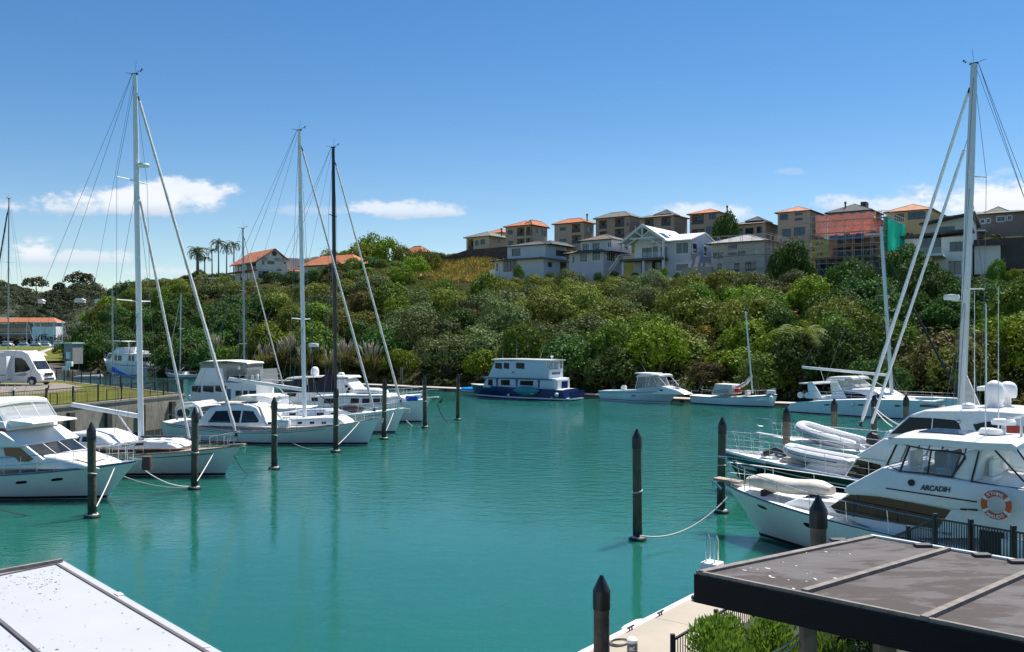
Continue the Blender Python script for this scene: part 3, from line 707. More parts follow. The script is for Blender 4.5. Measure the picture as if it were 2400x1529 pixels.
for j in range(9):
    f = j / 8
    rows.append([V(lerp(2072, 2121, i / 8), lerp(lerp(508, 528, i / 8), lerp(590, 588, i / 8), f), d0 + 1.2 * math.sin(i * 1.1 + f)) for i in range(9)])
mb.loft(rows, cap=False, close=False)
tag(mb.build('green_net', net_mat('green_debris_net', (.02, .52, .37), .3, 14), smooth=80, fix=False), 'bright green debris net at the right end of the building site', 'netting')
# white modern house
h = House('white_modern_house', 'white modern house with dark sloping roof edges and a balcony, right of the green net', 2272, 642, 70, yaw=-30, group=GL)
def monopitch(z0, z1, x0, x1, y0, y1):
    X0, X1, Y0, Y1 = h.X(x0), h.X(x1), h.Y(y0), h.Y(y1); za, zb = h.Z(z0), h.Z(z1)
    MB().loft([[(X0, Y0, za), (X0, Y1, za), (X0, Y1, za + .35), (X0, Y0, za + .35)], [(X1, Y0, zb), (X1, Y1, zb), (X1, Y1, zb + .35), (X1, Y0, zb + .35)]]).build('roof', fascia_dk, h.t, smooth=0)
h.block(-148, 0, 6, 60, 0, 92, palewall, [(-112, 54, 50, 38, 'd', 3), (-44, 56, 28, 24, 'd', 2), (-132, 40, 10, 40, 'd', 1), (-98, 4, 30, 26, 'd', 1), (-46, 2, 26, 32, 'd', 2)], down=3)
h.block(-108, 0, 14, 60, 92, 128, palewall, [(-74, 102, 38, 20, 'd', 2)], name='upper_wall')
mb = MB().add([(h.X(-108), h.Y(14), h.Z(128)), (h.X(0), h.Y(14), h.Z(128)), (h.X(0), h.Y(14), h.Z(146)), (h.X(-108), h.Y(60), h.Z(128)), (h.X(0), h.Y(60), h.Z(128)), (h.X(0), h.Y(60), h.Z(146))], [(0, 1, 2), (3, 5, 4), (1, 4, 5, 2), (0, 2, 5, 3)])
mb.build('clerestory_wall', palewall, h.t, smooth=0, fix=False)
monopitch(126, 147, -112, 10, 8, 66); monopitch(92, 102, -150, 8, 0, 14)
h.slab(-150, -50, -14, 6, 44, .35, palewall); MB().quad((h.X(-150), h.Y(-14), h.Z(44)), (h.X(-50), h.Y(-14), h.Z(44)), (h.X(-50), h.Y(-14), h.Z(44) + 1.1), (h.X(-150), h.Y(-14), h.Z(44) + 1.1)).build('glass_balustrade', clear, h.t, smooth=0, fix=False)
h.block(4, 60, 24, 60, 30, 78, palewall, name='garage_wall', down=3); h.slab(2, 64, 20, 64, 80, .3, fascia_dk, 'roof')
h = House('timber_fence', 'long dark timber fence on the slope right of the white modern house', 2470, 588, 84, cat='fence')
h.block(-185, 0, 0, 2, 0, 36, mat('dark_timber', (.10, .085, .075), .85, var=.15, vs=.6), name='paling', down=3)
h = House('patio_screen', 'pale timber screen fence beside the scaffolded house', 1668, 640, 66, cat='fence')
h.block(-70, 0, 0, 3, 0, 15, mat('pale_timber', (.42, .36, .31), .85, var=.1), name='paling', down=2)

# house with orange roofs on the left shoulder of the hill
h = House('villa', 'cream villa with orange tiled roofs and a round gable vent, left shoulder of the hill', 602, 656, 64, yaw=-52)
X, Y, Z = h.X, h.Y, h.Z
# its broad gable end faces the camera's right: build it in its own axes, side = gable face
h.block(-52, 0, 0, 70, 0, 46, cream, [(-44, 26, 14, 14, 'd', 2), (-24, 26, 22, 16, 'l', 2), (-40, 2, 34, 18, 'd', 4)],
        [(12, 36, 5, 12, 'd', 1), (24, 38, 16, 16, 'd', 1), (62, 40, 5, 10, 'd', 1), (6, 14, 11, 10, 'd', 1), (20, 14, 15, 10, 'd', 2), (46, 0, 11, 27, 'd', 1)], down=4)
mb = MB(); za, ze = Z(76), Z(46); ym = Y(40)
mb.add([(0, Y(0), ze), (0, Y(70), ze), (0, ym, za)], [(0, 1, 2)]); mb.build('gable_wall', cream, h.t, smooth=0, fix=False)
mb = MB()
for y_, zz in ((Y(-6), ze - .5), (Y(72), Z(51))):
    mb.loft([[(X(-60), ym, za), (X(-60), y_, zz), (X(-60), y_, zz - .25), (X(-60), ym, za - .25)], [(.6, ym, za), (.6, y_, zz), (.6, y_, zz - .25), (.6, ym, za - .25)]])
mb.build('roof', r_orange, h.t, smooth=0)
MB().lathe([(.01, 0), (.75, 0), (.75, .06), (.01, .06)], (0.02, ym, Z(64)), 16, 'x').build('gable_vent', fr_dark, h.t)
h.slab(-60, 2, -12, 0, 24, .3, r_orange, 'porch_roof')
h.block(-30, -2, 70, 120, 0, 54, cream, [], [(8, 34, 6, 12, 'd', 1)], name='link_wall', down=4); h.slab(-30, -2, 70, 120, 56, .3, cream, 'parapet')
mb = MB(); mb.loft([[(X(4), Y(74), Z(24)), (X(4), Y(108), Z(24)), (X(-12), Y(108), Z(33)), (X(-12), Y(74), Z(33))], [(X(4), Y(74), Z(24) - .2), (X(4), Y(108), Z(24) - .2), (X(-12), Y(108), Z(33) - .2), (X(-12), Y(74), Z(33) - .2)]])
mb.build('bay_roof', r_orange, h.t, smooth=0); h.block(-10, 1, 76, 106, 0, 23, cream, [], [(4, 3, 22, 18, 'd', 2)], name='bay_wall', down=4)
hv = House('villa_wing', 'low wing of the villa with wide orange roof behind the white mast', 800, 648, 70, yaw=-30, cat='house')
hv.block(-90, 30, 0, 40, 0, 30, cream, [(-55, 12, 14, 12, 'd', 1), (-26, 12, 20, 12, 'd', 2)], down=4)
hv.hip(-92, 34, -4, 44, 28, 26, r_orange, .6)
h.block(-20, 10, 128, 175, 0, 60, cream, name='rear_wall', down=4)
t = thing('picket_fence', 'low white picket fence on the brow left of the villa', 'fence'); mb = MB()
for i in range(90):
    px = 455 + i * .95; p = hp(px, 60); p.z = H + (HOR - 658) / F * p.y; mb.box(p.x - .04, p.x + .04, p.y - .02, p.y + .02, p.z - .8, p.z + .9)
a, b = hp(455, 60), hp(540, 60)
for q in (a, b): q.z = H + (HOR - 658) / F * q.y
mb.bar(a + Vector((0, 0, .6)), b + Vector((0, 0, .6)), .06, .1); mb.build('paling', fr_white, t, smooth=0)

# far left: clubhouse with orange roof
dM = 690
h = House('clubhouse', 'long low marina building with an orange roof and a white gable block, far left', 132, 812, 0, yaw=-6, d=dM, cat='building')
h.cf = 1; h.cs = .6
h.block(-190, -62, 0, 20, 0, 52, mat('club_wall', (.33, .25, .22), .8, var=.2, vs=.1), [(-180, 34, 60, 9, 'd', 8), (-115, 34, 50, 9, 'd', 6), (-180, 12, 50, 10, 'd', 5), (-124, 10, 55, 12, 'd', 5)], down=3)
h.block(-60, 0, -1, 16, 0, 46, palewall, [], name='white_wall', down=3); h.block(-60, 0, 1, 16, 46, 54, mat('grey_clerestory', (.3, .32, .34), .5), [(-56, 47, 50, 5, 'd', 5)], name='clerestory')
h.slab(-62, 3, -2, 17, 57, .5, palewall, 'roof_edge'); h.hip(-200, -2, 0, 20, 57, 11, r_orange, .8)
h.slab(-190, -62, -3, 0, 30, .5, palewall, 'balcony_slab'); h.slab(-124, -80, -4, 0, 24, .4, r_orange, 'awning')
# ------------------------------------------------------------------ vegetation
def leaf_mat(name, a, b, c=None, rough=.65, transl=.2):
    if name in MATS: return MATS[name]
    m = bpy.data.materials.new(name); m.use_nodes = True; MATS[name] = m; g = NT(m.node_tree); nt = m.node_tree
    p = nt.nodes['Principled BSDF']; out = nt.nodes['Material Output']
    oc = g.n('ShaderNodeTexCoord').outputs['Object']; ob = g.n('ShaderNodeObjectInfo')
    f = g.noise(oc, 2.6, 4, .65); f2 = g.noise(oc, 11.0, 2, .6)
    col = g.mix(g.sstep(f, .36, .64), rgba(a), rgba(b))
    if c: col = g.mix(g.m('MULTIPLY', g.sstep(f2, .56, .72), .6), col, rgba(c))
    hs = g.n('ShaderNodeHueSaturation'); g.put(hs.inputs['Color'], col)
    g.put(hs.inputs['Hue'], g.m('ADD', g.m('MULTIPLY', ob.outputs['Random'], .04), .48)); g.put(hs.inputs['Value'], g.m('ADD', g.m('MULTIPLY', ob.outputs['Random'], .7), .65))
    g.put(p.inputs['Base Color'], hs.outputs[0]); p.inputs['Roughness'].default_value = rough; p.inputs['Specular IOR Level'].default_value = .12
    tr = g.n('ShaderNodeBsdfTranslucent'); g.put(tr.inputs[0], hs.outputs[0])
    mx = g.n('ShaderNodeMixShader'); mx.inputs[0].default_value = transl
    nt.links.new(p.outputs[0], mx.inputs[1]); nt.links.new(tr.outputs[0], mx.inputs[2]); nt.links.new(mx.outputs[0], out.inputs[0])
    return m
L_DARK = leaf_mat('foliage_dark_glossy', (0.040, 0.084, 0.017), (0.071, 0.136, 0.023), (0.150, 0.190, 0.062))
L_MID = leaf_mat('foliage_mid_green', (0.094, 0.153, 0.020), (0.140, 0.217, 0.027), (0.207, 0.260, 0.048))
L_OLIVE = leaf_mat('foliage_olive', (0.146, 0.174, 0.028), (0.206, 0.230, 0.040), (0.256, 0.255, 0.066))
L_BRIGHT = leaf_mat('foliage_bright_green', (0.127, 0.215, 0.012), (0.203, 0.292, 0.021), (0.289, 0.344, 0.044))
L_GREY = leaf_mat('foliage_grey_green', (0.104, 0.143, 0.046), (0.161, 0.200, 0.069), (0.249, 0.266, 0.122))
L_YELLOW = leaf_mat('foliage_yellow', (.20, .17, .015), (.26, .20, .025))
L_RUST = leaf_mat('foliage_bronze', (0.103, 0.088, 0.028), (0.157, 0.128, 0.039), (0.182, 0.178, 0.045))
L_PURPLE = leaf_mat('foliage_bare_twigs', (.075, .052, .042), (.11, .075, .058), None, .8, .05)
L_FAR = leaf_mat('far_foliage', (0.072, 0.087, 0.031), (0.108, 0.123, 0.043), (0.159, 0.158, 0.072))
bark = mat('bark', (.12, .095, .07), .9, var=.3, vs=6, bump=.6, bs=12)
bark_pale = mat('palm_trunk', (.22, .19, .15), .9, var=.2, vs=5, bump=.5, bs=10)

def crown(seed, lobes, n, leaf, flat=.8, spread=1.0, base=0.0, rmin=.2, rmax=.52, loose=.26):
    """a dome of leafy lobes about one unit in radius"""
    rnd = random.Random(seed); L = []
    for i in range(lobes):
        a = rnd.uniform(0, 6.283); q = math.sqrt(rnd.random()) * .62 * spread; r = lerp(rmin, rmax, rnd.random() ** 1.7)
        zt = (1 - (q / .9) ** 2) * flat
        L.append((Vector((q * math.cos(a), q * math.sin(a), base + max(.18, zt * rnd.uniform(.45, .95) - r * .15))), r))
    w = [r * r for _, r in L]; mb = MB()
    for i in range(n):
        c, r = rnd.choices(L, w)[0]
        d = Vector((rnd.gauss(0, 1), rnd.gauss(0, 1), rnd.gauss(.25, 1))).normalized()
        if d.z < -.55: continue
        bump = 1 + .22 * mnoise.noise(d * 2.3 + c * 5) + .1 * mnoise.noise(d * 6.1 + c * 3)
        p = c + d * r * bump * rnd.uniform(.82, 1.05) * (1 + ((.1 + loose * .4) * rnd.random() if rnd.random() < .12 + loose * .3 else 0))
        if any((p - c2).length < r2 * .7 for c2, r2 in L if c2 is not c): continue
        nn = (d * .9 + Vector((rnd.gauss(0, .5), rnd.gauss(0, .5), rnd.gauss(0, .5)))).normalized()
        t = nn.cross(Vector((rnd.gauss(0, 1), rnd.gauss(0, 1), rnd.gauss(0, 1)))).normalized(); b = nn.cross(t)
        s = leaf * rnd.uniform(.55, 1.25); l = s * rnd.uniform(1.0, 1.8)
        mb.add([p - t * l * .5, p + b * s * .42 + nn * s * .1, p + t * l * .5, p - b * s * .42 + nn * s * .1], [(0, 1, 2, 3)])
    return mb
def mesh_of(mb, m, name):
    o = mb.build(name, m, smooth=0, fix=False); me = o.data; bpy.data.objects.remove(o); return me
KINDS = {  # kind: (description, material, name, crown recipes)
    'dark': ('dark green glossy leaved', L_DARK, 'shrub', [(11, 22, 8400, 0.076, .95), (12, 32, 9300, 0.069, .85)]),
    'mid': ('mid green rounded', L_MID, 'shrub', [(21, 20, 8100, 0.074, 1.0), (22, 28, 8400, 0.069, .8)]),
    'olive': ('olive green feathery', L_OLIVE, 'shrub', [(31, 30, 8400, 0.065, .9), (32, 22, 7500, 0.067, 1.05)]),
    'bright': ('bright green billowing', L_BRIGHT, 'shrub', [(41, 22, 8400, 0.074, .9), (42, 30, 9000, 0.067, .95)]),
    'grey': ('grey green wispy', L_GREY, 'shrub', [(51, 30, 8100, 0.062, 1.0), (52, 22, 7200, 0.062, 1.15)]),
    'yellow': ('yellow leaved', L_YELLOW, 'shrub', [(61, 10, 3900, 0.090, .9)]),
    'rust': ('bronze brown', L_RUST, 'shrub', [(71, 22, 6900, 0.067, 1.0)]),
}
MESH = {k: [mesh_of(crown(sd, nl, n, lf, fl, loose={'olive': .34, 'grey': .38, 'rust': .4, 'mid': .28, 'yellow': .4}.get(k, .24)), v[1], v[2]) for sd, nl, n, lf, fl in v[3]] for k, v in KINDS.items()}
LAND = [(300, 'above the trawler'), (420, 'left of the palms'), (540, 'below the palms'), (680, 'below the villa'), (800, 'behind the black mast'), (930, 'left of the dry grass'),
        (1090, 'below the dry grass'), (1220, 'below the blue grey house'), (1340, 'below the lilac grey house'), (1470, 'below the stair rail'), (1600, 'below the white gabled house'),
        (1720, 'below the patio screen'), (1850, 'below the scaffolded house'), (1980, 'below the building site'), (2090, 'below the green net'), (2230, 'below the white modern house'), (2330, 'behind the tallest right mast'), (9999, 'at the right edge')]
def landmark(px): return next(n for lim, n in LAND if px < lim)
def rowname(s): return 'at the water edge' if s < 8 else 'low on the slope' if s < 24 else 'halfway up the slope' if s < 44 else 'near the brow'
SHRUBS = []
def stems(seed):
    rnd = random.Random(seed); mb = MB()
    for i in range(5):
        a = rnd.uniform(0, 6.28); k = rnd.uniform(.15, .5); mb.tube([(math.cos(a) * .06, math.sin(a) * .06, -.75), (math.cos(a) * k * .5, math.sin(a) * k * .5, -.1), (math.cos(a) * k, math.sin(a) * k, .55)], [.045, .034, .015], 5, cap=False)
    return mesh_of(mb, bark, 'trunk')
STEMS = [stems(k) for k in range(3)]
def shrub(kd, px, s, r, hgt=1.0, dz=-.35, desc=None, rnd=random.Random(77)):
    me = rnd.choice(MESH[kd]); o = bpy.data.objects.new(KINDS[kd][2], me); COL.objects.link(o)
    o.location = hp(px, s, dz * r * .4); o.rotation_euler = (rnd.uniform(-.1, .1), rnd.uniform(-.1, .1), rnd.uniform(0, 6.28))
    o.scale = (r * rnd.uniform(.9, 1.15), r * rnd.uniform(.9, 1.15), r * hgt)
    if s < 8 and kd != 'yellow':
        o.location.z += .3 * r; q = bpy.data.objects.new('trunk', rnd.choice(STEMS)); COL.objects.link(q); q.parent = o
    SHRUBS.append((o, kd, px, s, desc)); return o
def plant_hill():
    rnd = random.Random(5); pts = []
    def ok(x, y, r): return all((x - a) ** 2 + (y - b) ** 2 > (.53 * (r + c)) ** 2 for a, b, c in pts)
    def put(kd, px, s, r, hgt=1.0, desc=None):
        p = hp(px, s); pts.append((p.x, p.y, r * .8)); shrub(kd, px, s, r, hgt, desc=desc)
    # the ones that stand out
    put('bright', 1540, 6, 5.6, 1.05, 'large bright green domed tree behind the cabin cruiser'); put('mid', 1225, 5, 4.4, 1.25); put('bright', 1130, 4, 3.6, 1.1)
    put('grey', 1040, 5, 5.6, .95, 'wide grey green tree behind the two outermost left piles'); put('bright', 940, 5, 3.2, .9); put('bright', 930, 26, 3.6, 1.2); put('mid', 1330, 8, 3.6, 1.0)
    put('grey', 1180, 32, 5.5, 1.0); put('rust', 1090, 26, 3.6, .9); put('dark', 1840, 56, 4.2, 1.9, 'tall dark leaved tree in front of the scaffolded grey house')
    put('dark', 1880, 57, 3.2, 1.7); put('dark', 2120, 58, 4.2, 1.7, 'dark tree between the green net and the white modern house'); put('dark', 2160, 50, 4.5, 1.3); put('dark', 1990, 52, 4.4, 1.2); put('dark', 2040, 40, 5.2, 1.3); put('dark', 1960, 30, 4.8, 1.3)
    put('dark', 1820, 20, 4.6, 1.3); put('bright', 1400, 22, 6, .8); put('mid', 1960, 12, 4.4, 1.2); put('rust', 1660, 4, 2.6, 1.0)
    put('yellow', 1470, 50, 2.0, 1.0); put('yellow', 1445, 52, 1.5, 1.0); put('yellow', 1640, 38, 1.6, 1.6); put('yellow', 1955, 60, 1.6, 1.0); put('yellow', 1990, 61, 1.8, 1.0); put('yellow', 770, 46, 1.7); put('yellow', 900, 52, 1.5)
    for px, s, r in ((330, 10, 5), (390, 10, 5), (450, 12, 5.5), (520, 11, 5), (350, 26, 5), (420, 30, 5.5), (500, 28, 5), (570, 24, 5), (620, 15, 4.5)): put('dark', px, s, r, .95)
    for px, s, r in ((640, 60, 3.2), (690, 58, 4), (740, 56, 4.2), (790, 58, 4)): put('dark', px, s, r, .8)
    tries = 0
    while len(SHRUBS) < 268 and tries < 30000:
        tries += 1
        s = 1.2 + 60 * rnd.random() ** .95; px = rnd.uniform(160, 2500)
        p = hp(px, s)
        if px < 175 and s > 30: continue
        r = rnd.uniform(3.8, 5.8) if s < 36 else rnd.uniform(3.0, 4.6) if s < 52 else rnd.uniform(1.6, 2.5)
        if not ok(p.x, p.y, r * .8): continue
        c = mnoise.noise(Vector((p.x * .035, p.y * .035, 1.7))) + rnd.uniform(-.25, .25)
        if px < 620 and s < 40: kd = 'dark' if c < .2 else 'mid'
        elif px > 1880: kd = 'dark' if c < .05 else 'mid' if c < .35 else rnd.choice(['bright', 'grey', 'olive', 'rust'])
        elif s < 10: kd = 'dark' if c < -.15 else 'mid' if c < .12 else 'bright' if c < .35 else 'grey'
        elif s < 26: kd = 'grey' if c < -.22 else 'dark' if c < 0 else 'mid' if c < .2 else 'bright' if c < .32 else 'olive'
        else: kd = 'olive' if c < -.05 else 'grey' if c < .16 else 'mid' if c < .28 else rnd.choice(['rust', 'bright', 'mid', 'olive', 'bright', 'mid'])
        if rnd.random() < .05: kd = 'yellow'; r *= .5
        if 965 < px < 1170 and s > 44:
            if s > 55: continue
            r = min(r, 1.3)
        pts.append((p.x, p.y, r * .8)); shrub(kd, px, s, r, rnd.uniform(.85, 1.25) if s < 52 else rnd.uniform(.7, .95))
    # garden plants in front of the brow houses
    for px, kd, r, hg in ((1215, 'mid', 1.6, 1.8), (1290, 'grey', 1.5, 1.4), (1335, 'mid', 1.6, 1.0), (1405, 'dark', 1.3, 1.6), (1440, 'dark', 1.1, 1.9), (1490, 'mid', 1.3, 1.5), (1552, 'bright', 1.4, 2.2), (1588, 'dark', 1.1, 1.6), (1668, 'bright', 1.8, 1.0),
                          (1745, 'olive', 1.4, 1.2), (2335, 'mid', 1.9, 1.9), (2372, 'bright', 2.0, 1.6), (2300, 'grey', 1.6, 1.2), (2200, 'dark', 2.6, 1.0)):
        shrub(kd, px, 63.5, r, hg)
    # behind the villa and on the crest
    for px, s, r, hg, kd in ((745, 84, 5, 1.2, 'olive'), (800, 88, 5.5, 1.3, 'bright'), (850, 84, 6, 1.35, 'bright'), (905, 84, 6, 1.45, 'bright'), (950, 84, 5, 1.5, 'olive'), (1000, 86, 4.4, 1.4, 'olive'), (975, 80, 4, 1.1, 'bright'), (870, 92, 6, 1.6, 'bright'), (775, 92, 5, 1.5, 'olive'), (880, 68, 4.5, .9, 'dark'), (830, 66, 4, .9, 'mid'),
                             (930, 66, 3.6, .9, 'mid'), (1030, 100, 3, .8, 'dark'), (470, 70, 4.5, .8, 'dark'), (510, 72, 4.5, .8, 'dark'), (440, 76, 4, .7, 'dark'), (535, 70, 4, .8, 'dark'), (340, 66, 5, .8, 'olive'), (385, 68, 4.5, .7, 'olive'), (310, 74, 5.5, 1.0, 'dark'), (288, 90, 6, 1.0, 'dark'), (350, 84, 4.5, 1.0, 'dark'), (1300, 104, 2.2, .9, 'bright'), (1320, 96, 2.6, 1.1, 'rust'), (1275, 96, 2.0, 1.0, 'mid')):
        shrub(kd, px, s, r, hg)
    shrub('dark', 1698, 104, 3.6, 2.4, desc='dark round tree standing between the brown houses on the crest')
    by = {}
    for o, kd, px, s, desc in SHRUBS:
        if desc: tag(o, desc, 'tree', 'trees and shrubs on the hillside'); continue
        rn = rowname(s) if s < 62 else ('on the brow' if s < 66 else 'on the crest')
        by.setdefault((kd, rn, landmark(px)), []).append((px, o))
    ordn = ['leftmost', 'second', 'third', 'fourth', 'fifth', 'sixth', 'seventh', 'eighth']
    for (kd, rn, lm), lst in by.items():
        lst.sort(key=lambda q: q[0])
        for i, (px, o) in enumerate(lst):
            base = f"{KINDS[kd][0]} shrub {rn}, {lm}"
            if len(lst) > 1:
                pre = ('left hand ' if i == 0 else 'right hand ') if len(lst) == 2 else ('leftmost ' if i == 0 else 'rightmost ' if i == len(lst) - 1 else 'middle ' if len(lst) == 3 else ordn[min(i, 7)] + ' ')
                base = pre + base
            tag(o, base, 'shrub', 'trees and shrubs on the hillside')
plant_hill()
def undergrowth():
    """the low scrub between the shrubs: one mass nobody could count"""
    rnd = random.Random(8); mb = MB()
    for i in range(1500):
        px = rnd.uniform(170, 2600); s = rnd.uniform(.8, 60) if rnd.random() < .88 else rnd.uniform(66, 125)
        if s > 57 and 960 < px < 1190 and s < 105: continue
        r = rnd.uniform(.9, 2.1) if s < 50 else rnd.uniform(.5, 1.0); c = hp(px, s, r * .15)
        for k in range(64):
            d = Vector((rnd.gauss(0, 1), rnd.gauss(0, 1), rnd.gauss(.5, .8))).normalized()
            if d.z < -.1: continue
            p = c + Vector((d.x * r, d.y * r, d.z * r * .85)) * rnd.uniform(.8, 1.1); n = (d + Vector((rnd.gauss(0, .3), rnd.gauss(0, .3), rnd.gauss(0, .3)))).normalized()
            t = n.cross(Vector((rnd.gauss(0, 1), rnd.gauss(0, 1), rnd.gauss(0, 1)))).normalized(); b = n.cross(t); w = rnd.uniform(.16, .34) * (.6 + .25 * r)
            mb.add([p - t * w, p + b * w * .6, p + t * w, p - b * w * .6], [(0, 1, 2, 3)])
    m = leaf_mat('undergrowth_leaves', (.05, .068, .016), (.085, .094, .025), (.14, .125, .045))
    nt = m.node_tree
    for n in nt.nodes:
        if n.type == 'TEX_NOISE': n.inputs['Scale'].default_value = .09 if n.inputs['Scale'].default_value < 5 else .9
    kind(mb.build('undergrowth', m, smooth=0, fix=False), 'stuff')
undergrowth()
# bare purple-brown bush
def twig_bush(px, s, r, label):
    rnd = random.Random(px); mb = MB()
    for i in range(420):
        a = rnd.uniform(0, 6.28); e = rnd.uniform(.25, 1.5); d = Vector((math.cos(a) * math.cos(e), math.sin(a) * math.cos(e), math.sin(e))); l = r * rnd.uniform(.7, 1.05)
        st = d * l * rnd.uniform(.15, .5); side = Vector((rnd.gauss(0, .25), rnd.gauss(0, .25), rnd.gauss(0, .2))) * l
        mb.tube([st, st.lerp(d * l, .5) + side * .3, d * l + side * .6], [.05, .035, .015], 3, cap=False)
    o = mb.build('bare_bush', L_PURPLE, smooth=0, fix=False); o.location = hp(px, s, -.2); tag(o, label, 'shrub')
twig_bush(492, 44, 4.6, 'leafless purple brown bush on the slope below the palms'); twig_bush(1088, 27, 4.4, 'large dead brown bush halfway up the slope below the dry grass'); twig_bush(1655, 5, 2.4, 'low dead brown bush by the water behind the small sailing boat'); twig_bush(1905, 9, 2.6, 'bare grey branches under the phoenix palm')
twig_bush(178, 4, 4.2, 'bare grey twiggy bush on the flat left of the hill')

def frond(mb, o, az, el, L, droop, rnd, w=.5, n=11):
    """one arching palm leaf with leaflets"""
    pts = []; p = Vector(o); e = el
    for i in range(n + 1):
        pts.append(p.copy()); st = L / n
        p = p + Vector((math.cos(az) * math.cos(e), math.sin(az) * math.cos(e), math.sin(e))) * st; e -= droop / n * (1 + i / n)
    mb.tube(pts, [.05 * (1 - i / (n + 1)) + .012 for i in range(n + 1)], 3, cap=False)
    sd = Vector((-math.sin(az), math.cos(az), 0))
    for i in range(1, n):
        f = i / n; ln = w * L * .42 * math.sin(math.pi * (.12 + .82 * f)) ** .7; fw = (pts[i + 1] - pts[i]).normalized()
        for sg in (-1, 1):
            for k in (0, .5):
                q = pts[i].lerp(pts[i + 1], k); t = q + (sd * sg * .8 + fw * .75 + Vector((0, 0, -.35 + rnd.uniform(-.2, .2)))) * ln; hw = fw * (L / n) * .2
                mb.add([q - hw, q + hw, t], [(0, 1, 2)])
palm_green = leaf_mat('palm_fronds', (.05, .075, .018), (.085, .11, .025), (.12, .13, .04), .6, .25)
phoenix_green = leaf_mat('phoenix_fronds', (.085, .12, .012), (.14, .16, .02), (.18, .17, .04), .6, .3)
def palm(px, py_base, py_top, s, label, fr=18, fl=3.6, m=palm_green, tr=.22, skirt=0, w=.5):
    rnd = random.Random(int(px)); u = (px - CX) / F; d = hd(u, s); b = V(px, py_base, d); ht = (py_base - py_top) / F * d
    t = thing('palm_tree', label, 'palm tree', b, rnd.uniform(0, 6), 'palms on the left shoulder of the hill' if px < 600 else None)
    MB().tube([(0, 0, -2), (.05, 0, ht * .4), (0, .05, ht)], [tr * 1.3, tr, tr * .8], 8).build('trunk', bark_pale, t)
    cr = MB()
    for i in range(fr): frond(cr, (0, 0, ht), i * 2.399 + rnd.uniform(-.2, .2), rnd.uniform(.1, 1.35), fl * rnd.uniform(.85, 1.1), rnd.uniform(1.3, 2.2), rnd, w)
    for i in range(skirt): frond(cr, (0, 0, ht), i * 2.4, -.3, fl * .8, .9, rnd, w)
    cr.build('crown', m, t, smooth=0, fix=False)
palm(463, 650, 592, 78, 'broad short palm left of the palm row, drooping full crown', 30, 4.6, skirt=10, tr=.5); palm(512, 645, 572, 84, 'tallest palm of the row left of the villa', 20, 4.0)
palm(497, 645, 590, 88, 'slim palm left of the tallest palm', 16, 3.4); palm(531, 645, 582, 86, 'palm just right of the tallest palm', 18, 3.6); palm(548, 645, 575, 90, 'palm nearest the grey mast by the villa roof', 18, 3.6); palm(480, 650, 606, 80, 'low pale palm half hidden behind the broad palm', 16, 3.0)
palm(1880, 860, 800, 7, 'large phoenix palm with arching fronds above the catamaran', 46, 5.2, phoenix_green, .45, 8, .42)
# toetoe / pampas clumps by the water
plume_m = mat('pampas_plume', (.42, .36, .26), .9, var=.2, vs=2, spec=.1)
blade_m = leaf_mat('pampas_blades', (0.108, 0.120, 0.034), (0.191, 0.180, 0.058), (0.305, 0.252, 0.106), .6, .25)
def pampas_meshes():
    rnd = random.Random(3); b = MB(); p = MB()
    for i in range(420):
        a = rnd.uniform(0, 6.28); r0 = rnd.uniform(0, .25); l = rnd.uniform(.8, 1.25); lean = rnd.uniform(.15, 1.0); dx, dy = math.cos(a), math.sin(a); w = .016
        pts = [(dx * (r0 + lean * l * f ** 1.7), dy * (r0 + lean * l * f ** 1.7), l * (f * 1.15 - .55 * lean * f ** 2.4)) for f in (0, .35, .7, 1)]
        for q, r in zip(pts, pts[1:]):
            b.quad((q[0] - dy * w, q[1] + dx * w, q[2]), (q[0] + dy * w, q[1] - dx * w, q[2]), (r[0] + dy * w * .8, r[1] - dx * w * .8, r[2]), (r[0] - dy * w * .8, r[1] + dx * w * .8, r[2]))
    for i in range(16):
        a = rnd.uniform(0, 6.28); l = rnd.uniform(1.2, 1.6); k = rnd.uniform(.1, .5); dx, dy = math.cos(a) * k, math.sin(a) * k
        p.tube([(0, 0, .2), (dx * .5, dy * .5, l * .6), (dx, dy, l)], .008, 3); p.tube([(dx * .8, dy * .8, l * .8), (dx, dy, l), (dx * 1.25, dy * 1.25, l * 1.14)], [.015, .05, .008], 5)
    return mesh_of(b, blade_m, 'blades'), mesh_of(p, plume_m, 'plume')
PB, PP = pampas_meshes(); rnd = random.Random(12)
PLM = ['behind the leaning furled sail', 'behind the white flybridge cruiser', 'left of the white mast', 'between the white and black masts', 'right of the black mast']
plist = [(405, 3), (440, 5), (470, 4), (505, 6), (590, 5), (620, 3), (640, 8), (665, 4), (690, 6), (715, 3), (745, 5), (775, 4), (810, 4), (845, 6), (872, 3)]
pn = {}
for i, (px, s) in enumerate(plist):
    lm = PLM[0] if px < 520 else PLM[1] if px < 650 else PLM[2] if px < 700 else PLM[3] if px < 780 else PLM[4]; pn[lm] = pn.get(lm, 0) + 1
    o = ['leftmost', 'second', 'third', 'fourth', 'fifth'][pn[lm] - 1]
    t = thing('pampas_grass', f'{o} tall pampas grass clump from the left {lm}', 'grass clump', hp(px, s, -.2), rnd.uniform(0, 6), 'pampas grass along the water')
    k = rnd.uniform(2.6, 3.8); t.scale = (k, k, k)
    for me in (PB, PP):
        q = bpy.data.objects.new(me.name, me); COL.objects.link(q); q.parent = t
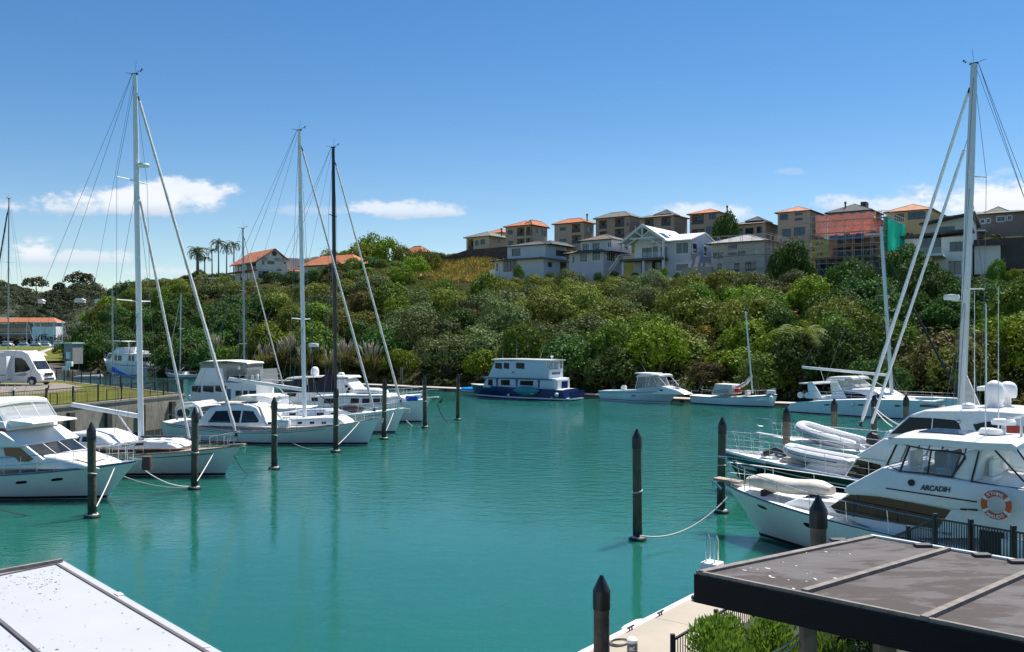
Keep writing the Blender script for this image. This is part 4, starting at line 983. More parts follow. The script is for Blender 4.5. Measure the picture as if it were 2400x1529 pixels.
# far wooded hill: one mass, plus the trees that stand on its skyline
def far_wood():
    rnd = random.Random(6); mb = MB()
    prof = [(-700, 690), (-200, 668), (0, 672), (60, 682), (100, 690), (150, 678), (190, 664), (225, 668), (260, 690), (320, 700), (450, 705), (700, 715)]
    for i in range(2000):
        px = rnd.uniform(-160, 520); f = rnd.random() ** 1.1; d = lerp(690, 910, f); zt = H + (HOR - interp(prof, px) - 12) / F * 900
        c = Vector(((px - CX) / F * d, d, lerp(0, zt, sst(f * .92 + .04)) + rnd.uniform(0, 3))); r = rnd.uniform(4.5, 9.5)
        for k in range(90):
            dd = Vector((rnd.gauss(0, 1), rnd.gauss(-.3, 1), rnd.gauss(.5, 1))).normalized(); p = c + Vector((dd.x * r, dd.y * r, dd.z * r * .8))
            t = dd.cross(Vector((rnd.gauss(0, 1), rnd.gauss(0, 1), rnd.gauss(0, 1)))).normalized(); b = dd.cross(t); w = rnd.uniform(.55, 1.25)
            mb.add([p - t * w, p + b * w * .7, p + t * w, p - b * w * .7], [(0, 1, 2, 3)])
    m = leaf_mat('far_wood_leaves', (.032, .055, .020), (.05, .075, .026), (.07, .09, .035))
    kind(mb.build('far_wood', m, smooth=0, fix=False), 'stuff')
    farm = [mesh_of(crown(90, 14, 3300, 0.134, .7, 1.0, .75), L_FAR, 'crown'), mesh_of(crown(91, 9, 1500, .13, .55, 1.1, .9), L_FAR, 'crown')]
    tm = mesh_of(MB().tube([(0, 0, -.3), (.02, 0, .5), (0, .03, .95)], [.07, .05, .03], 6), bark, 'trunk')
    for i, (px, py, r, nm) in enumerate(((36, 668, 9, 'spreading skyline tree on the far hill beside the thin left mast'), (85, 662, 12, 'broad skyline tree on the far hill left of the gap'), (137, 660, 8, 'umbrella shaped skyline tree in the middle of the far hill'), (186, 658, 14, 'largest skyline tree on the far hill'),
                                      (222, 664, 9, 'open crowned skyline tree right of the largest one'), (2, 662, 10, 'skyline tree on the far hill at the left edge'), (250, 680, 8, 'small skyline tree by the far hill dip'), (60, 672, 8, 'low round skyline tree between two broad ones'))):
        p = V(px, py + 34, 905); t = thing('skyline_tree', nm, 'tree', p, i * 1.3, 'trees on the far skyline'); t.scale = (r, r, r)
        for me in (farm[i % 2], tm):
            q = bpy.data.objects.new(me.name, me); COL.objects.link(q); q.parent = t
far_wood()
for i, (px, py, w, nm) in enumerate(((95, 700, 12, 'small white roofed house among the trees of the far hill, left'), (186, 698, 22, 'white roofed house among the trees of the far hill, middle'), (230, 700, 16, 'white gabled house among the trees of the far hill, right'))):
    t = thing('far_house', nm, 'house', V(px, py + 9, 720), .2); k = w * 720 / F / 2
    MB().box(-k, k, 0, 5, -.8, 1.1).build('wall', palewall, t, smooth=0)
    MB().prism([(-k - .6, 1.1), (k + .6, 1.1), (k * .4, 2.6), (-k * .6, 2.6)], -.5, 5.5).build('roof', r_white, t, smooth=0)
h = House('roof_among_trees', 'house showing only an orange roof tip among the yellow green trees', 985, 606, 96, cat='house')
h.block(-34, 0, 0, 20, -10, 16, cream, down=3); h.hip(-36, 2, 0, 20, 16, 15, r_orange)
# ------------------------------------------------------------------ boat building kit; boats are built bow to +x, waterline at z = 0
class Hull:
    def __init__(s, t, L, B, zb, zm, zs, ov, m, tr=.2, stern=.8, entry=2.2, flare=.75, wlb=.86, boots=True, bootm=None, bulwark=.0, deckm=None, fine=.62, bootz=(.02, .16), name='hull'):
        s.t, s.L, s.B, s.zb, s.zm, s.zs, s.ov, s.tr, s.stern, s.entry, s.flare, s.wlb, s.fine = t, L, B, zb, zm, zs, ov, tr, stern, entry, flare, wlb, fine
        N, K = 30, 8; mb = MB(); rings = []
        for i in range(N + 1):
            f = 1 - (1 - i / N) ** 1.25
            side = [s.pt(f, k / K) for k in range(K + 1)]
            low = s.pt(f, 0); lowp = Vector((low.x, low.y * .8, -.45))
            ring = [Vector((p.x, -p.y, p.z)) for p in reversed(side)] + [Vector((lowp.x, -lowp.y, lowp.z)), lowp] + side
            rings.append(ring)
        mb.loft(rings, cap=True, close=False)
        s.hull = mb.build(name, m, t, smooth=50)
        if boots:
            s.strip(0, 0, 'waterline_stripe', bootm or boot, zr=bootz)
        # deck sheet
        d = MB(); rows = []
        for i in range(N + 1):
            f = 1 - (1 - i / N) ** 1.25; p = s.pt(f, 1); y = max(.005, p.y - .02)
            rows.append([(p.x, y * k, p.z - bulwark + .06 * s.B / 3 * (1 - k * k)) for k in (-1, -.6, -.2, .2, .6, 1)])
        d.loft(rows, cap=False, close=False); d.build('deck', deckm or deckw, t, smooth=40)
    def hb(s, f):
        k = .42
        if f < k: return s.B / 2 * lerp(s.stern, 1, math.sin(f / k * math.pi / 2))
        q = (f - k) / (1 - k); return s.B / 2 * max(0, 1 - q ** s.entry) ** .9 + .015
    def sheer(s, f): 
        return s.zs * (1 - f) * (1 - 2 * f) + s.zm * 4 * f * (1 - f) + s.zb * f * (2 * f - 1)
    def pt(s, f, u):
        hs = s.hb(f); zs = s.sheer(f)
        hw = hs * s.wlb * (1 - max(0, (f - .45) / .55) ** 1.6 * s.fine) if f < .999 else .012
        xs = -s.L / 2 + s.L * f; xw = -s.L / 2 + s.tr + (s.L - s.ov - s.tr) * f
        return Vector((lerp(xw, xs, u), lerp(hw, hs, u ** s.flare), lerp(-.05, zs, u)))
    def side(s, x, u=1, sg=-1):
        """point on the hull side at deck position x (metres from midships)"""
        f = min(1, max(0, (x + s.L / 2) / s.L)); p = s.pt(f, u); return Vector((p.x, p.y * -sg if sg < 0 else p.y, p.z)) if False else Vector((p.x, sg * p.y, p.z))
    def strip(s, u0, u1, name, m, off=.012, zr=None, f0=0.0, f1=1.0):
        mb = MB(); N = 30
        for sg in (-1, 1):
            rows = []
            for i in range(N + 1):
                f = lerp(f0, f1, 1 - (1 - i / N) ** 1.25); row = []
                for k in range(3):
                    u = lerp(u0, u1, k / 2)
                    if zr: u = (lerp(zr[0], zr[1], k / 2) + .05) / (s.sheer(f) + .05)
                    p = s.pt(f, u); row.append((p.x + (off if f > .98 else 0), sg * (p.y + off), p.z))
                rows.append(row)
            mb.loft(rows, cap=False, close=False)
        return mb.build(name, m, s.t, smooth=50, fix=False)
    def port(s, x, u, rx, rz, name='porthole', m=None, sides=(-1,)):
        for sg in sides:
            a = s.side(x - rx, u, sg); b = s.side(x + rx, u, sg); c = s.side(x, u, sg); up = s.side(x, min(1, u + .1), sg) - s.side(x, u - .1, sg); up.normalize(); ex = (b - a).normalized()
            n = ex.cross(up).normalized(); n = n if n.y * sg > 0 else -n
            mb = MB(); rr = [c + n * .015 + ex * rx * math.copysign(abs(math.cos(q)) ** .6, math.cos(q)) + up * rz * math.copysign(abs(math.sin(q)) ** .8, math.sin(q)) for q in [i * math.pi / 9 for i in range(18)]]
            mb.loft([[p - n * .06 for p in rr], rr]); mb.build(name, m or dkglass, s.t, smooth=0)
    def rail(s, x0, x1, h=.65, inset=.08, n=8, mids=(.5,), name='guard_rail', r=.016, post='stanchion', bow=True, both=True, rise=0.0, m=None):
        """stanchions with rails along both sides, closed round the bow when bow is True"""
        top = MB(); m = m or steel
        fs = [lerp(x0, x1, i / 24) for i in range(25)]
        def P(x, sg, z): p = s.side(x, 1, sg); f = (x - x0) / max(.01, x1 - x0); return Vector((p.x, sg * max(0.02, abs(p.y) - inset), p.z + z * (1 + rise * f)))
        for k in (1,) + tuple(mids):
            if bow:
                top.tube([P(x, -1, h * k) for x in fs] + [P(x, 1, h * k) for x in reversed(fs)], r * (1 if k == 1 else .6), 5)
            else:
                for sg in (-1, 1): top.tube([P(x, sg, h * k) for x in fs], r * (1 if k == 1 else .6), 5)
        top.build(name, m, s.t)
        for i in range(n + 1):
            x = lerp(x0, x1, i / n)
            for sg in (-1, 1):
                if i == n and sg == 1 and bow: continue
                MB().tube([P(x - .05, sg, 0), P(x, sg, h)], r * .85, 5).build(post, m, s.t)
    def caprail(s, name, m, w=.06, h=.04, f0=0, f1=1):
        mb = MB(); 
        for sg in (-1, 1):
            mb.tube([Vector((p.x, sg * p.y, p.z + h * .5)) for p in [s.pt(lerp(f0, f1, i / 30), 1) for i in range(31)]], w * .6, 6)
        return mb.build(name, m, s.t)

class Cabin:
    """superstructure: side profile poly (x, z) extruded to a half width w that may taper in x and z"""
    def __init__(s, t, poly, w, m, ax=0.0, az=0.0, bevel=.06, name='cabin', x0=None, seg=2):
        s.t = t; s.w, s.ax, s.az = w, ax, az; s.x0 = min(p[0] for p in poly) if x0 is None else x0; s.z0 = min(p[1] for p in poly); s.poly = poly
        mb = MB(); mb.loft([[(x, -s.hw(x, z), z) for x, z in poly], [(x, s.hw(x, z), z) for x, z in poly]])
        s.o = mb.build(name, m, t, bevel=bevel, seg=seg, smooth=40)
    def hw(s, x, z): return max(.05, s.w + s.ax * (x - s.x0) + s.az * (z - s.z0))
    def win(s, poly, m=None, sides=(-1,), name='window', off=.012, frame=None, fr=.02, panes=0):
        for sg in sides:
            mb = MB(); out = [Vector((x, sg * (s.hw(x, z) + off), z)) for x, z in poly]; inn = [Vector((x, sg * (s.hw(x, z) - .02), z)) for x, z in poly]
            mb.loft([inn, out]); o = mb.build(name, m or dkglass, s.t, smooth=0)
            if frame: MB().tube(out, fr, 4, closed=True).build('window_frame', frame, o)
    def front(s, a, b, k=.9, n=1, m=None, name='windscreen', gap=.05, off=.015, za=.1, zb=.9, frame=None, fr=.02):
        """panes on the face between profile points a and b (x, z)"""
        a, b = Vector((a[0], 0, a[1])), Vector((b[0], 0, b[1])); lo, hi = a.lerp(b, za), a.lerp(b, zb)
        nrm = Vector((-(b - a).z, 0, (b - a).x)).normalized()
        mid = Vector((sum(p[0] for p in s.poly) / len(s.poly), 0, sum(p[1] for p in s.poly) / len(s.poly)))
        if (a - mid).dot(nrm) < 0: nrm = -nrm
        for i in range(n):
            pts = []
            for p, f in ((lo, i / n), (lo, (i + 1) / n), (hi, (i + 1) / n), (hi, i / n)):
                w = s.hw(p.x, p.z) * k; y = lerp(-w, w, f); pts.append(Vector((p.x, y, p.z)))
            ey = Vector((0, gap / 2, 0)); pts = [pts[0] + ey, pts[1] - ey, pts[2] - ey, pts[3] + ey]
            mb = MB().loft([[q - nrm * .03 for q in pts], [q + nrm * off for q in pts]]); o = mb.build(name, m or dkglass, s.t, smooth=0)
            if frame: MB().tube([q + nrm * off for q in pts], fr, 4, closed=True).build('window_frame', frame, o)

def canopy(t, pts, w0, w1, m, name='hardtop', th=.07, bevel=.03, crown=.06):
    """thin roof along a side profile line [(x, z)] with half width w0..w1"""
    mb = MB(); n = len(pts); rings = []
    for i, (x, z) in enumerate(pts):
        w = lerp(w0, w1, i / (n - 1)); ys = [-1, -.92, -.5, 0, .5, .92, 1]
        rings.append([(x, w * y, z + crown * (1 - y * y)) for y in ys] + [(x, w * y, z + crown * (1 - y * y) - th) for y in reversed(ys)])
    return mb.loft(rings).build(name, m, t, smooth=40)

def mast_rig(t, xm, z0, ht, rake=0.0, m=None, r=.11, spr=((.45, 1.0), (.72, .7)), chain=1.8, zc=1.2, boom=None, bow=None, stern=None, inner=None, sail=whitepaint, sr=.085, radar=None, bm=None, wr=.0135, gear=True, fa=.97, sweep=.15, sailm=None):
    """mast with spreaders, shrouds, boom, furled headsails and stays; rake leans the top aft (metres)"""
    m = m or whitepaint
    def P(f): return Vector((xm - rake * f, 0, z0 + ht * f))
    mo = MB(); rings = []
    for f in [i / 14 for i in range(15)]:
        q = P(f); k = 1 if f < .75 else lerp(1, .75, (f - .75) / .25)
        rings.append([(q.x + r * 1.25 * k * math.cos(a), r * .85 * k * math.sin(a), q.z) for a in [j * math.pi / 6 for j in range(12)]])
    mo.loft(rings); mst = mo.build('mast', m, t)
    if gear:
        top = P(1); g = MB()
        g.tube([top + Vector((-.05, 0, 0)), top + Vector((-.45, 0, .12)), top + Vector((-.62, 0, .12))], .015, 4); g.tube([top, top + Vector((.1, 0, .8))], .008, 4)
        g.tube([top + Vector((.1, 0, .1)), top + Vector((.45, 0, .22))], .014, 4); g.ball(top + Vector((.5, 0, .26)), .06, n=6, m=4); g.ball(top + Vector((.42, 0, .17)), .05, n=6, m=4); g.box(top.x - .2, top.x + .22, -.05, .05, top.z - .02, top.z + .06)
        g.build('wind_instrument', rubber, mst)
    tips = []
    for f, ln in spr:
        q = P(f)
        for sg in (-1, 1):
            tip = q + Vector((-sweep * ln, sg * ln, .06)); MB().tube([q, tip], [.05, .03], 6).build('spreader', m, t); tips.append((f, sg, tip))
    ch = lambda sg, dx=-.15: Vector((xm + dx, sg * chain, zc))
    for sg in (-1, 1):
        tp = [x[2] for x in tips if x[1] == sg]
        MB().tube([ch(sg)] + tp + [P(.985)], wr, 4).build('shroud', wire, t)
        for dx in (-.5, .45): MB().tube([ch(sg, dx), P(spr[0][0] - .01 if spr else .5)], wr, 4).build('shroud', wire, t)
        if len(spr) > 1: MB().tube([tp[0], P(spr[1][0] - .01)], wr, 4).build('shroud', wire, t)
    if bow:
        a, b = Vector((bow[0], 0, bow[1])), P(fa); lo = a.lerp(b, .03); hi = a.lerp(b, .955)
        mb = MB(); pts = [lo.lerp(hi, i / 40) for i in range(41)]; rr = [sr * (.55 if i == 0 else .75 if i == 40 else lerp(1.05, .72, i / 40)) * (1 + .09 * math.sin(i * 2.3)) for i in range(41)]
        mb.tube(pts, rr, 8); fs = mb.build('furled_headsail', sailm or canvas_sail, t)
        MB().tube([a, lo], .02, 4).tube([hi, b], .016, 4).build('forestay', wire, fs)
        MB().lathe([(.02, -.12), (.16, -.12), (.16, -.08), (.06, -.06), (.06, .06), (.16, .08), (.16, .12), (.02, .12)], a.lerp(b, .022), 10).build('furler_drum', rubber, fs)
        sw = MB().tube([hi, hi.lerp(b, .3)], .05, 6); sw.build('halyard_swivel', rubber, fs)
    if inner:
        a, b = Vector((inner[0], 0, inner[1])), P(inner[2]); lo = a.lerp(b, .04); hi = a.lerp(b, .93)
        pts = [lo.lerp(hi, i / 24) for i in range(25)]
        fs = MB().tube(pts, [sr * .72 * (1 + .1 * math.sin(i * 2.1)) for i in range(25)], 7).build('furled_staysail', sailm or canvas_sail, t)
        MB().tube([a, lo], .02, 4).tube([hi, b], .014, 4).build('forestay', wire, fs)
    if stern:
        for sg in ((-1, 1) if len(stern) > 2 else (0,)):
            MB().tube([P(1) + Vector((-.2, 0, 0)), Vector((stern[0], sg * (stern[2] if len(stern) > 2 else 0), stern[1]))], wr, 4).build('backstay', wire, t)
    if boom:
        ln, zb, zt = boom[:3]; a = Vector((xm - r * 1.3, 0, zb)); b = Vector((xm - ln, 0, zt)); bt = boom[3] if len(boom) > 3 else 'spar'
        if bt == 'spar':
            mb = MB(); mb.bar(a, b, .2, .26); mb.build('boom', bm or m, t, bevel=.05)
        elif bt == 'cover':
            mb = MB(); MB().tube([a, b], .07, 6).build('boom', m, t)
            rings = []; rn = random.Random(7)
            for i in range(15):
                f = i / 14; c = a.lerp(b, f); hh = lerp(boom[4], .16, f ** .45); ww = lerp(.2, .1, f)
                rings.append([(c.x, ww * math.cos(q) * (1 if math.sin(q) < 0 else .7), c.z + (hh * math.sin(q) if math.sin(q) > 0 else .12 * math.sin(q)) + rn.uniform(-.01, .01)) for q in [j * math.pi / 6 for j in range(12)]])
            mb.loft(rings).build('sail_cover', bm, t)
        elif bt == 'stack':
            MB().tube([a, b], .07, 6).build('boom', m, t)
            top = boom[4]; n = 14; mb = MB(); rows = []
            for i in range(n + 1):
                f = i / n; c = a.lerp(b, f); hh = .18 + top * (1 - f) ** 2.1
                rows.append([(c.x, -.16, c.z - .05), (c.x, -.13, c.z + hh * .5), (c.x, 0, c.z + hh), (c.x, .13, c.z + hh * .5), (c.x, .16, c.z - .05)])
            mb.loft(rows).build('sail_cover', bm, t)
        MB().tube([Vector((xm - ln * .35, 0, lerp(zb, zt, .35))), Vector((xm - .1, 0, z0 + .3))], .04, 5).build('boom_vang', m, t)
        MB().tube([P(.99) + Vector((-.1, 0, 0)), b], wr * .8, 4).build('topping_lift', wire, t)
    if radar:
        q = P(radar); a = q + Vector((.15, 0, 0)); ro = MB().lathe([(.02, -.11), (.3, -.1), (.34, 0), (.3, .1), (.02, .13)], q + Vector((.5, 0, .1)), 14).build('radar_dome', plast, t)
        MB().bar(a, q + Vector((.6, 0, -.03)), .12, .05).build('bracket', m, ro)
    return P
canvas_sail = mat('furled_sailcloth', (.62, .60, .57), .8, var=.12, vs=4, bump=.5, bs=5)

def pulpit(hl, x0, h=.7, out=.25, m=None):
    """bow pulpit: a bent rail standing on the stem with two legs each side"""
    m = m or steel; xb = hl.L / 2; zb = hl.sheer(1); mb = MB()
    a = hl.side(x0, 1, -1); b = hl.side(x0, 1, 1); k = lambda p, z: Vector((p.x, p.y * .92, p.z + z))
    mb.tube([k(a, 0), k(a, h), Vector((xb - .3, a.y * .4, zb + h + .05)), Vector((xb + out, 0, zb + h + .08)), Vector((xb - .3, b.y * .4, zb + h + .05)), k(b, h), k(b, 0)], .018, 5)
    c = hl.side(lerp(x0, xb, .6), 1, -1); d = hl.side(lerp(x0, xb, .6), 1, 1)
    for p, sg in ((c, -1), (d, 1)): mb.tube([k(p, 0), Vector((lerp(p.x, xb, .3), p.y * .6, p.z + h + .03))], .016, 5)
    mb.build('pulpit', m, hl.t)
def anchor(t, x, z, s=1.0, m=None):
    mb = MB(); mb.bar((x - .7 * s, 0, z + .05), (x + .25 * s, 0, z - .02), .06 * s, .05 * s)
    mb.loft([[(x + .25 * s, -.02, z + .02), (x + .25 * s, .02, z + .02), (x + .25 * s, .02, z - .05)], [(x + .02 * s, -.28 * s, z - .3 * s), (x + .02 * s, -.2 * s, z - .3 * s), (x + .05 * s, -.24 * s, z - .38 * s)]])
    mb.loft([[(x + .25 * s, -.02, z + .02), (x + .25 * s, .02, z + .02), (x + .25 * s, .02, z - .05)], [(x + .02 * s, .28 * s, z - .3 * s), (x + .02 * s, .2 * s, z - .3 * s), (x + .05 * s, .24 * s, z - .38 * s)]])
    return mb.build('anchor', m or steel, t)
def hatch(t, x, y, z, sx=.5, sy=.5, m=None): MB().box(x - sx / 2, x + sx / 2, y - sy / 2, y + sy / 2, z - .05, z + .06).build('deck_hatch', m or dkglass2, t, bevel=.02)
def dome(t, x, y, z, r=.35, h=.8, name='satellite_dome', m=None):
    MB().lathe([(r * .85, 0), (r, .1), (r, h * .55), (r * .92, h * .75), (r * .7, h * .9), (r * .35, h * .98), (.02, h)], (x, y, z), 18).build(name, m or plast, t)
def whip(t, x, y, z, h, lean=0.0, r=.012): MB().tube([(x, y, z), (x - lean, y, z + h)], [r, r * .5], 4).build('whip_aerial', plast, t)
def radar_scanner(t, x, y, z, r=.34):
    MB().lathe([(.02, -.1), (r, -.08), (r * 1.05, .02), (r * .9, .1), (.02, .13)], (x, y, z), 16).build('radar_dome', plast, t); MB().tube([(x, y, z - .5), (x, y, z - .08)], .07, 6).build('radar_post', plast, t)
def inflatable(name, label, loc, rz, L=3.2, W=1.6, r=.22, m=None, tilt=0.0, group=None, floor=True, roll=0.0):
    t = thing(name, label, 'dinghy', loc, rz, group); t.rotation_euler = (roll, tilt, rz); m = m or ribgrey
    pts = [(-L / 2, -W / 2 + r, 0), (-L * .1, -W / 2 + r, 0), (L * .2, -W / 2 + r, .04), (L * .38, -W * .27, .12), (L / 2 - r, 0, .2), (L * .38, W * .27, .12), (L * .2, W / 2 - r, .04), (-L * .1, W / 2 - r, 0), (-L / 2, W / 2 - r, 0)]
    fine = []
    for i in range(len(pts) - 1):
        for k in range(4): fine.append(Vector(pts[i]).lerp(Vector(pts[i + 1]), k / 4))
    fine.append(Vector(pts[-1]))
    for _ in range(2): fine = [fine[0]] + [(fine[i - 1] + fine[i] * 2 + fine[i + 1]) / 4 for i in range(1, len(fine) - 1)] + [fine[-1]]
    n = len(fine); MB().tube(fine, [r * (.35 if i in (0, n - 1) else .8 if i in (1, n - 2) else 1) for i in range(n)], 10).build('tube', m, t)
    MB().loft([[(-L / 2 + .2, -W / 2 + r, -.05), (-L / 2 + .2, W / 2 - r, -.05), (-L / 2 + .2, W * .2, -r * 1.2), (-L / 2 + .2, -W * .2, -r * 1.2)], [(L * .2, -W / 2 + r, -.03), (L * .2, W / 2 - r, -.03), (L * .2, W * .12, -r * 1.1), (L * .2, -W * .12, -r * 1.1)], [(L * .42, -.1, .1), (L * .42, .1, .1), (L * .42, .03, 0), (L * .42, -.03, 0)]]).build('floor', gel_grey, t)
    MB().box(-L / 2 + .14, -L / 2 + .2, -W / 2 + r, W / 2 - r, -.1, .18).build('transom', gel_grey, t)
    MB().box(-.2, .05, -W / 2 + r * 1.2, W / 2 - r * 1.2, .08, .12).build('thwart', gel_grey, t)
    st = MB(); st.tube([(p.x, p.y * 1.0 + (-r if p.y < 0 else r) * .98, p.z) for p in fine[2:-2] if abs(p.y) > .2], .02, 4); st.build('rubbing_strake', rubber, t)
    return t
def outboard(t, x, y, z, s=1.0, m=None):
    o = MB().loft([[(x - .3 * s, y - .14 * s, z), (x + .2 * s, y - .16 * s, z), (x + .2 * s, y + .16 * s, z), (x - .3 * s, y + .14 * s, z)], [(x - .36 * s, y - .15 * s, z + .3 * s), (x + .22 * s, y - .18 * s, z + .3 * s), (x + .22 * s, y + .18 * s, z + .3 * s), (x - .36 * s, y + .15 * s, z + .3 * s)], [(x - .2 * s, y - .1 * s, z + .48 * s), (x + .15 * s, y - .12 * s, z + .48 * s), (x + .15 * s, y + .12 * s, z + .48 * s), (x - .2 * s, y + .1 * s, z + .48 * s)]]).build('outboard_motor', m or rubber, t, bevel=.03)
    MB().box(x - .08 * s, x + .08 * s, y - .05 * s, y + .05 * s, z - .7 * s, z).build('motor_leg', m or rubber, o)
def fender(t, x, y, z, r=.13, l=.5, m=None): MB().lathe([(.02, -l / 2 - .05), (r * .6, -l / 2), (r, -l * .3), (r, l * .3), (r * .6, l / 2), (.02, l / 2 + .05)], (x, y, z), 10).build('fender', m or plast, t)
def rope_line(label, a, b, sag=.3, r=.02, m=None, name='mooring_rope'):
    a, b = Vector(a), Vector(b); pts = []
    for i in range(17):
        f = i / 16; p = a.lerp(b, f); p.z -= sag * 4 * f * (1 - f); pts.append(p)
    return tag(MB().tube(pts, r, 5).build(name, m or rope), label, 'rope', 'mooring ropes')
def text(t, s, size, loc, ex, up, m, name='lettering', italic=0.0, width=None, ext=.004):
    """raised letters; ex = reading direction, up = letter up, both in the parent's axes"""
    c = bpy.data.curves.new(name, 'FONT'); c.body = s; c.size = size; c.extrude = ext; c.offset = size * .03; c.shear = italic; c.align_x = 'CENTER'; c.align_y = 'CENTER'
    o = bpy.data.objects.new(name, c); COL.objects.link(o)
    dg = bpy.context.evaluated_depsgraph_get(); me = bpy.data.meshes.new_from_object(o.evaluated_get(dg)); bpy.data.objects.remove(o)
    if width and me.vertices:
        xs = [v.co.x for v in me.vertices]; k = width / (max(xs) - min(xs))
        for v in me.vertices: v.co.x *= k
    me.name = name; me.materials.clear(); me.materials.append(m); q = bpy.data.objects.new(name, me); COL.objects.link(q)
    ex, up = Vector(ex).normalized(), Vector(up).normalized(); n = ex.cross(up).normalized(); up = n.cross(ex)
    q.matrix_local = Matrix(((ex.x, up.x, n.x, loc[0]), (ex.y, up.y, n.y, loc[1]), (ex.z, up.z, n.z, loc[2]), (0, 0, 0, 1)))
    if t: q.parent = t
    return q
class Boat:
    """axis helper: origin on the water, heading in degrees; loc(px at axis) etc. give boat x for a photo column"""
    def __init__(s, name, label, p0, hdg, cat='boat', group='boats moored in the marina'):
        s.p0 = Vector((p0[0], p0[1], 0)); s.h = R(hdg); s.t = thing(name, label, cat, s.p0, s.h, group); s.e = Vector((math.cos(s.h), math.sin(s.h), 0)); s.nn = Vector((-s.e.y, s.e.x, 0))
    def x(s, px, y=0.0):
        """boat x where the plane at lateral offset y meets the photo column px"""
        u = (px - CX) / F; o = s.p0 + s.nn * y
        return (u * o.y - o.x) / (s.e.x - u * s.e.y)
    def z(s, px, py, y=0.0):
        x = s.x(px, y); d = (s.p0 + s.nn * y + s.e * x).y; return H + (HOR - py) / F * d
    def xz(s, px, py, y=0.0): return (s.x(px, y), s.z(px, py, y))
    def pts(s, y, *q): return [s.xz(px, py, y) for px, py in q]
    def W(s, x, y, z): return s.p0 + s.e * x + s.nn * y + Vector((0, 0, z))
# ------------------------------------------------------------------ boats on the left
def back_from(stem, hdg, dist):
    return Vector((stem[0] - math.cos(R(hdg)) * dist, stem[1] - math.sin(R(hdg)) * dist, 0))
HL = -15
# nearest: flybridge motor yacht, cut by the left edge
b = Boat('motor_yacht', 'white flybridge motor yacht with a maroon stripe, cut off by the left edge', back_from(G(245, 1168), HL, 6.3), HL); t = b.t
hl = Hull(t, 16.4, 4.6, 1.95, 1.18, 1.0, 1.9, gel, flare=.6, entry=2.4, wlb=.9, bulwark=.12, fine=.75)
hl.strip(.93, .99, 'gunwale_stripe', mat('blue_stripe', (.12, .16, .32), .4)); hl.port(b.x(52, -2.2), .66, .28, .10); hl.port(b.x(129, -2.0), .68, .28, .10)
yc = -1.85
P_ = lambda *q: b.pts(yc, *q)
tr = Cabin(t, P_((-60, 1100), (-60, 1070), (60, 1068), (110, 1074), (160, 1088), (205, 1106)), 1.7, gel, ax=-.16, az=-.2, bevel=.14, name='foredeck_trunk', x0=b.x(60, yc), seg=3)
sal = Cabin(t, P_((-180, 1092), (-180, 1032), (-60, 1036), (42, 1040), (92, 1078), (88, 1092)), 1.75, gel, ax=-.03, az=-.08, bevel=.05, name='saloon', x0=b.x(0, yc))
sal.win(P_((-160, 1046), (-20, 1046), (-6, 1082), (-160, 1082)), dkglass2); sal.win(P_((0, 1046), (34, 1046), (72, 1078), (60, 1084), (10, 1083)), dkglass2)
sal.front(*P_((42, 1040), (92, 1078)), k=.95, n=3, m=dkglass2, za=.0, zb=.97, gap=.07)
br = Cabin(t, P_((-180, 1050), (-180, 1012), (-60, 1014), (4, 1012), (54, 1044), (50, 1049)), 2.0, gel, ax=-.03, bevel=.05, name='flybridge_brow', x0=b.x(0, yc))
fl = Cabin(t, P_((-180, 1014), (-180, 988), (-40, 990), (2, 990), (10, 1012)), 1.85, gel, ax=-.03, bevel=.06, name='flybridge')
stp = Cabin(t, P_((-180, 1014), (-180, 1005), (-40, 1006), (6, 1005), (9, 1012)), 1.885, maroon, ax=-.03, bevel=0, name='maroon_band')
Cabin(t, P_((0, 993), (8, 987), (62, 993), (64, 997), (12, 1003)), 1.5, gel, bevel=.03, name='spoiler')
canopy(t, P_((-180, 946), (-100, 942), (-40, 940), (-22, 943), (-14, 948)), 1.75, 1.6, gel, th=.14, crown=.1)
sc_ = Cabin(t, P_((-180, 990), (-180, 946), (-22, 946), (4, 988)), 1.72, vinyl, ax=-.02, bevel=0, name='enclosure')
for q in ((-60, 946, -40, 990), (-22, 946, 4, 988), (-110, 946, -110, 990)):
    for sg in (-1, 1):
        a, c = b.xz(q[0], q[1], yc), b.xz(q[2], q[3], yc); MB().tube([(a[0], sg * 1.72, a[1]), (c[0], sg * 1.72, c[1])], .03, 5).build('enclosure_frame', plast, t)
for y_ in (-.6, .6):
    a, c = b.xz(-22, 946, yc), b.xz(4, 988, yc); MB().tube([(a[0], y_, a[1]), (c[0], y_, c[1])], .03, 5).build('enclosure_frame', plast, t)
st = MB(); sx, sz = b.xz(64, 978, -.5); sx -= 1.2; st.box(sx - .22, sx + .22, -.75, -.35, sz - .4, sz); st.box(sx - .26, sx - .18, -.72, -.38, sz, sz + .4); st.build('helm_seat', gel, t, bevel=.04)
hl.rail(b.x(-60, -2.2), hl.L / 2 - .15, h=.8, n=9, mids=(.5,)); pulpit(hl, hl.L / 2 - 1.2, .85, .55); anchor(t, 8.5, hl.sheer(1) + .05, 1.1)
MB().lathe([(.02, -.35), (.22, -.33), (.24, 0), (.22, .33), (.02, .35)], (8.75, 0, hl.sheer(1) - .12), 12).build('bow_fender', mat('brown_fender', (.12, .06, .045), .8), t)
mb = MB(); mx, mz = b.xz(170, 1072, -1.0); mb.quad((mx + .1, -1.1, mz - .05), (mx + .9, -.9, mz - .25), (mx + .75, .5, mz - .2), (mx, .5, mz + .1)); mb.build('sunshade_mesh', canvas_beige, t, smooth=0, fix=False)

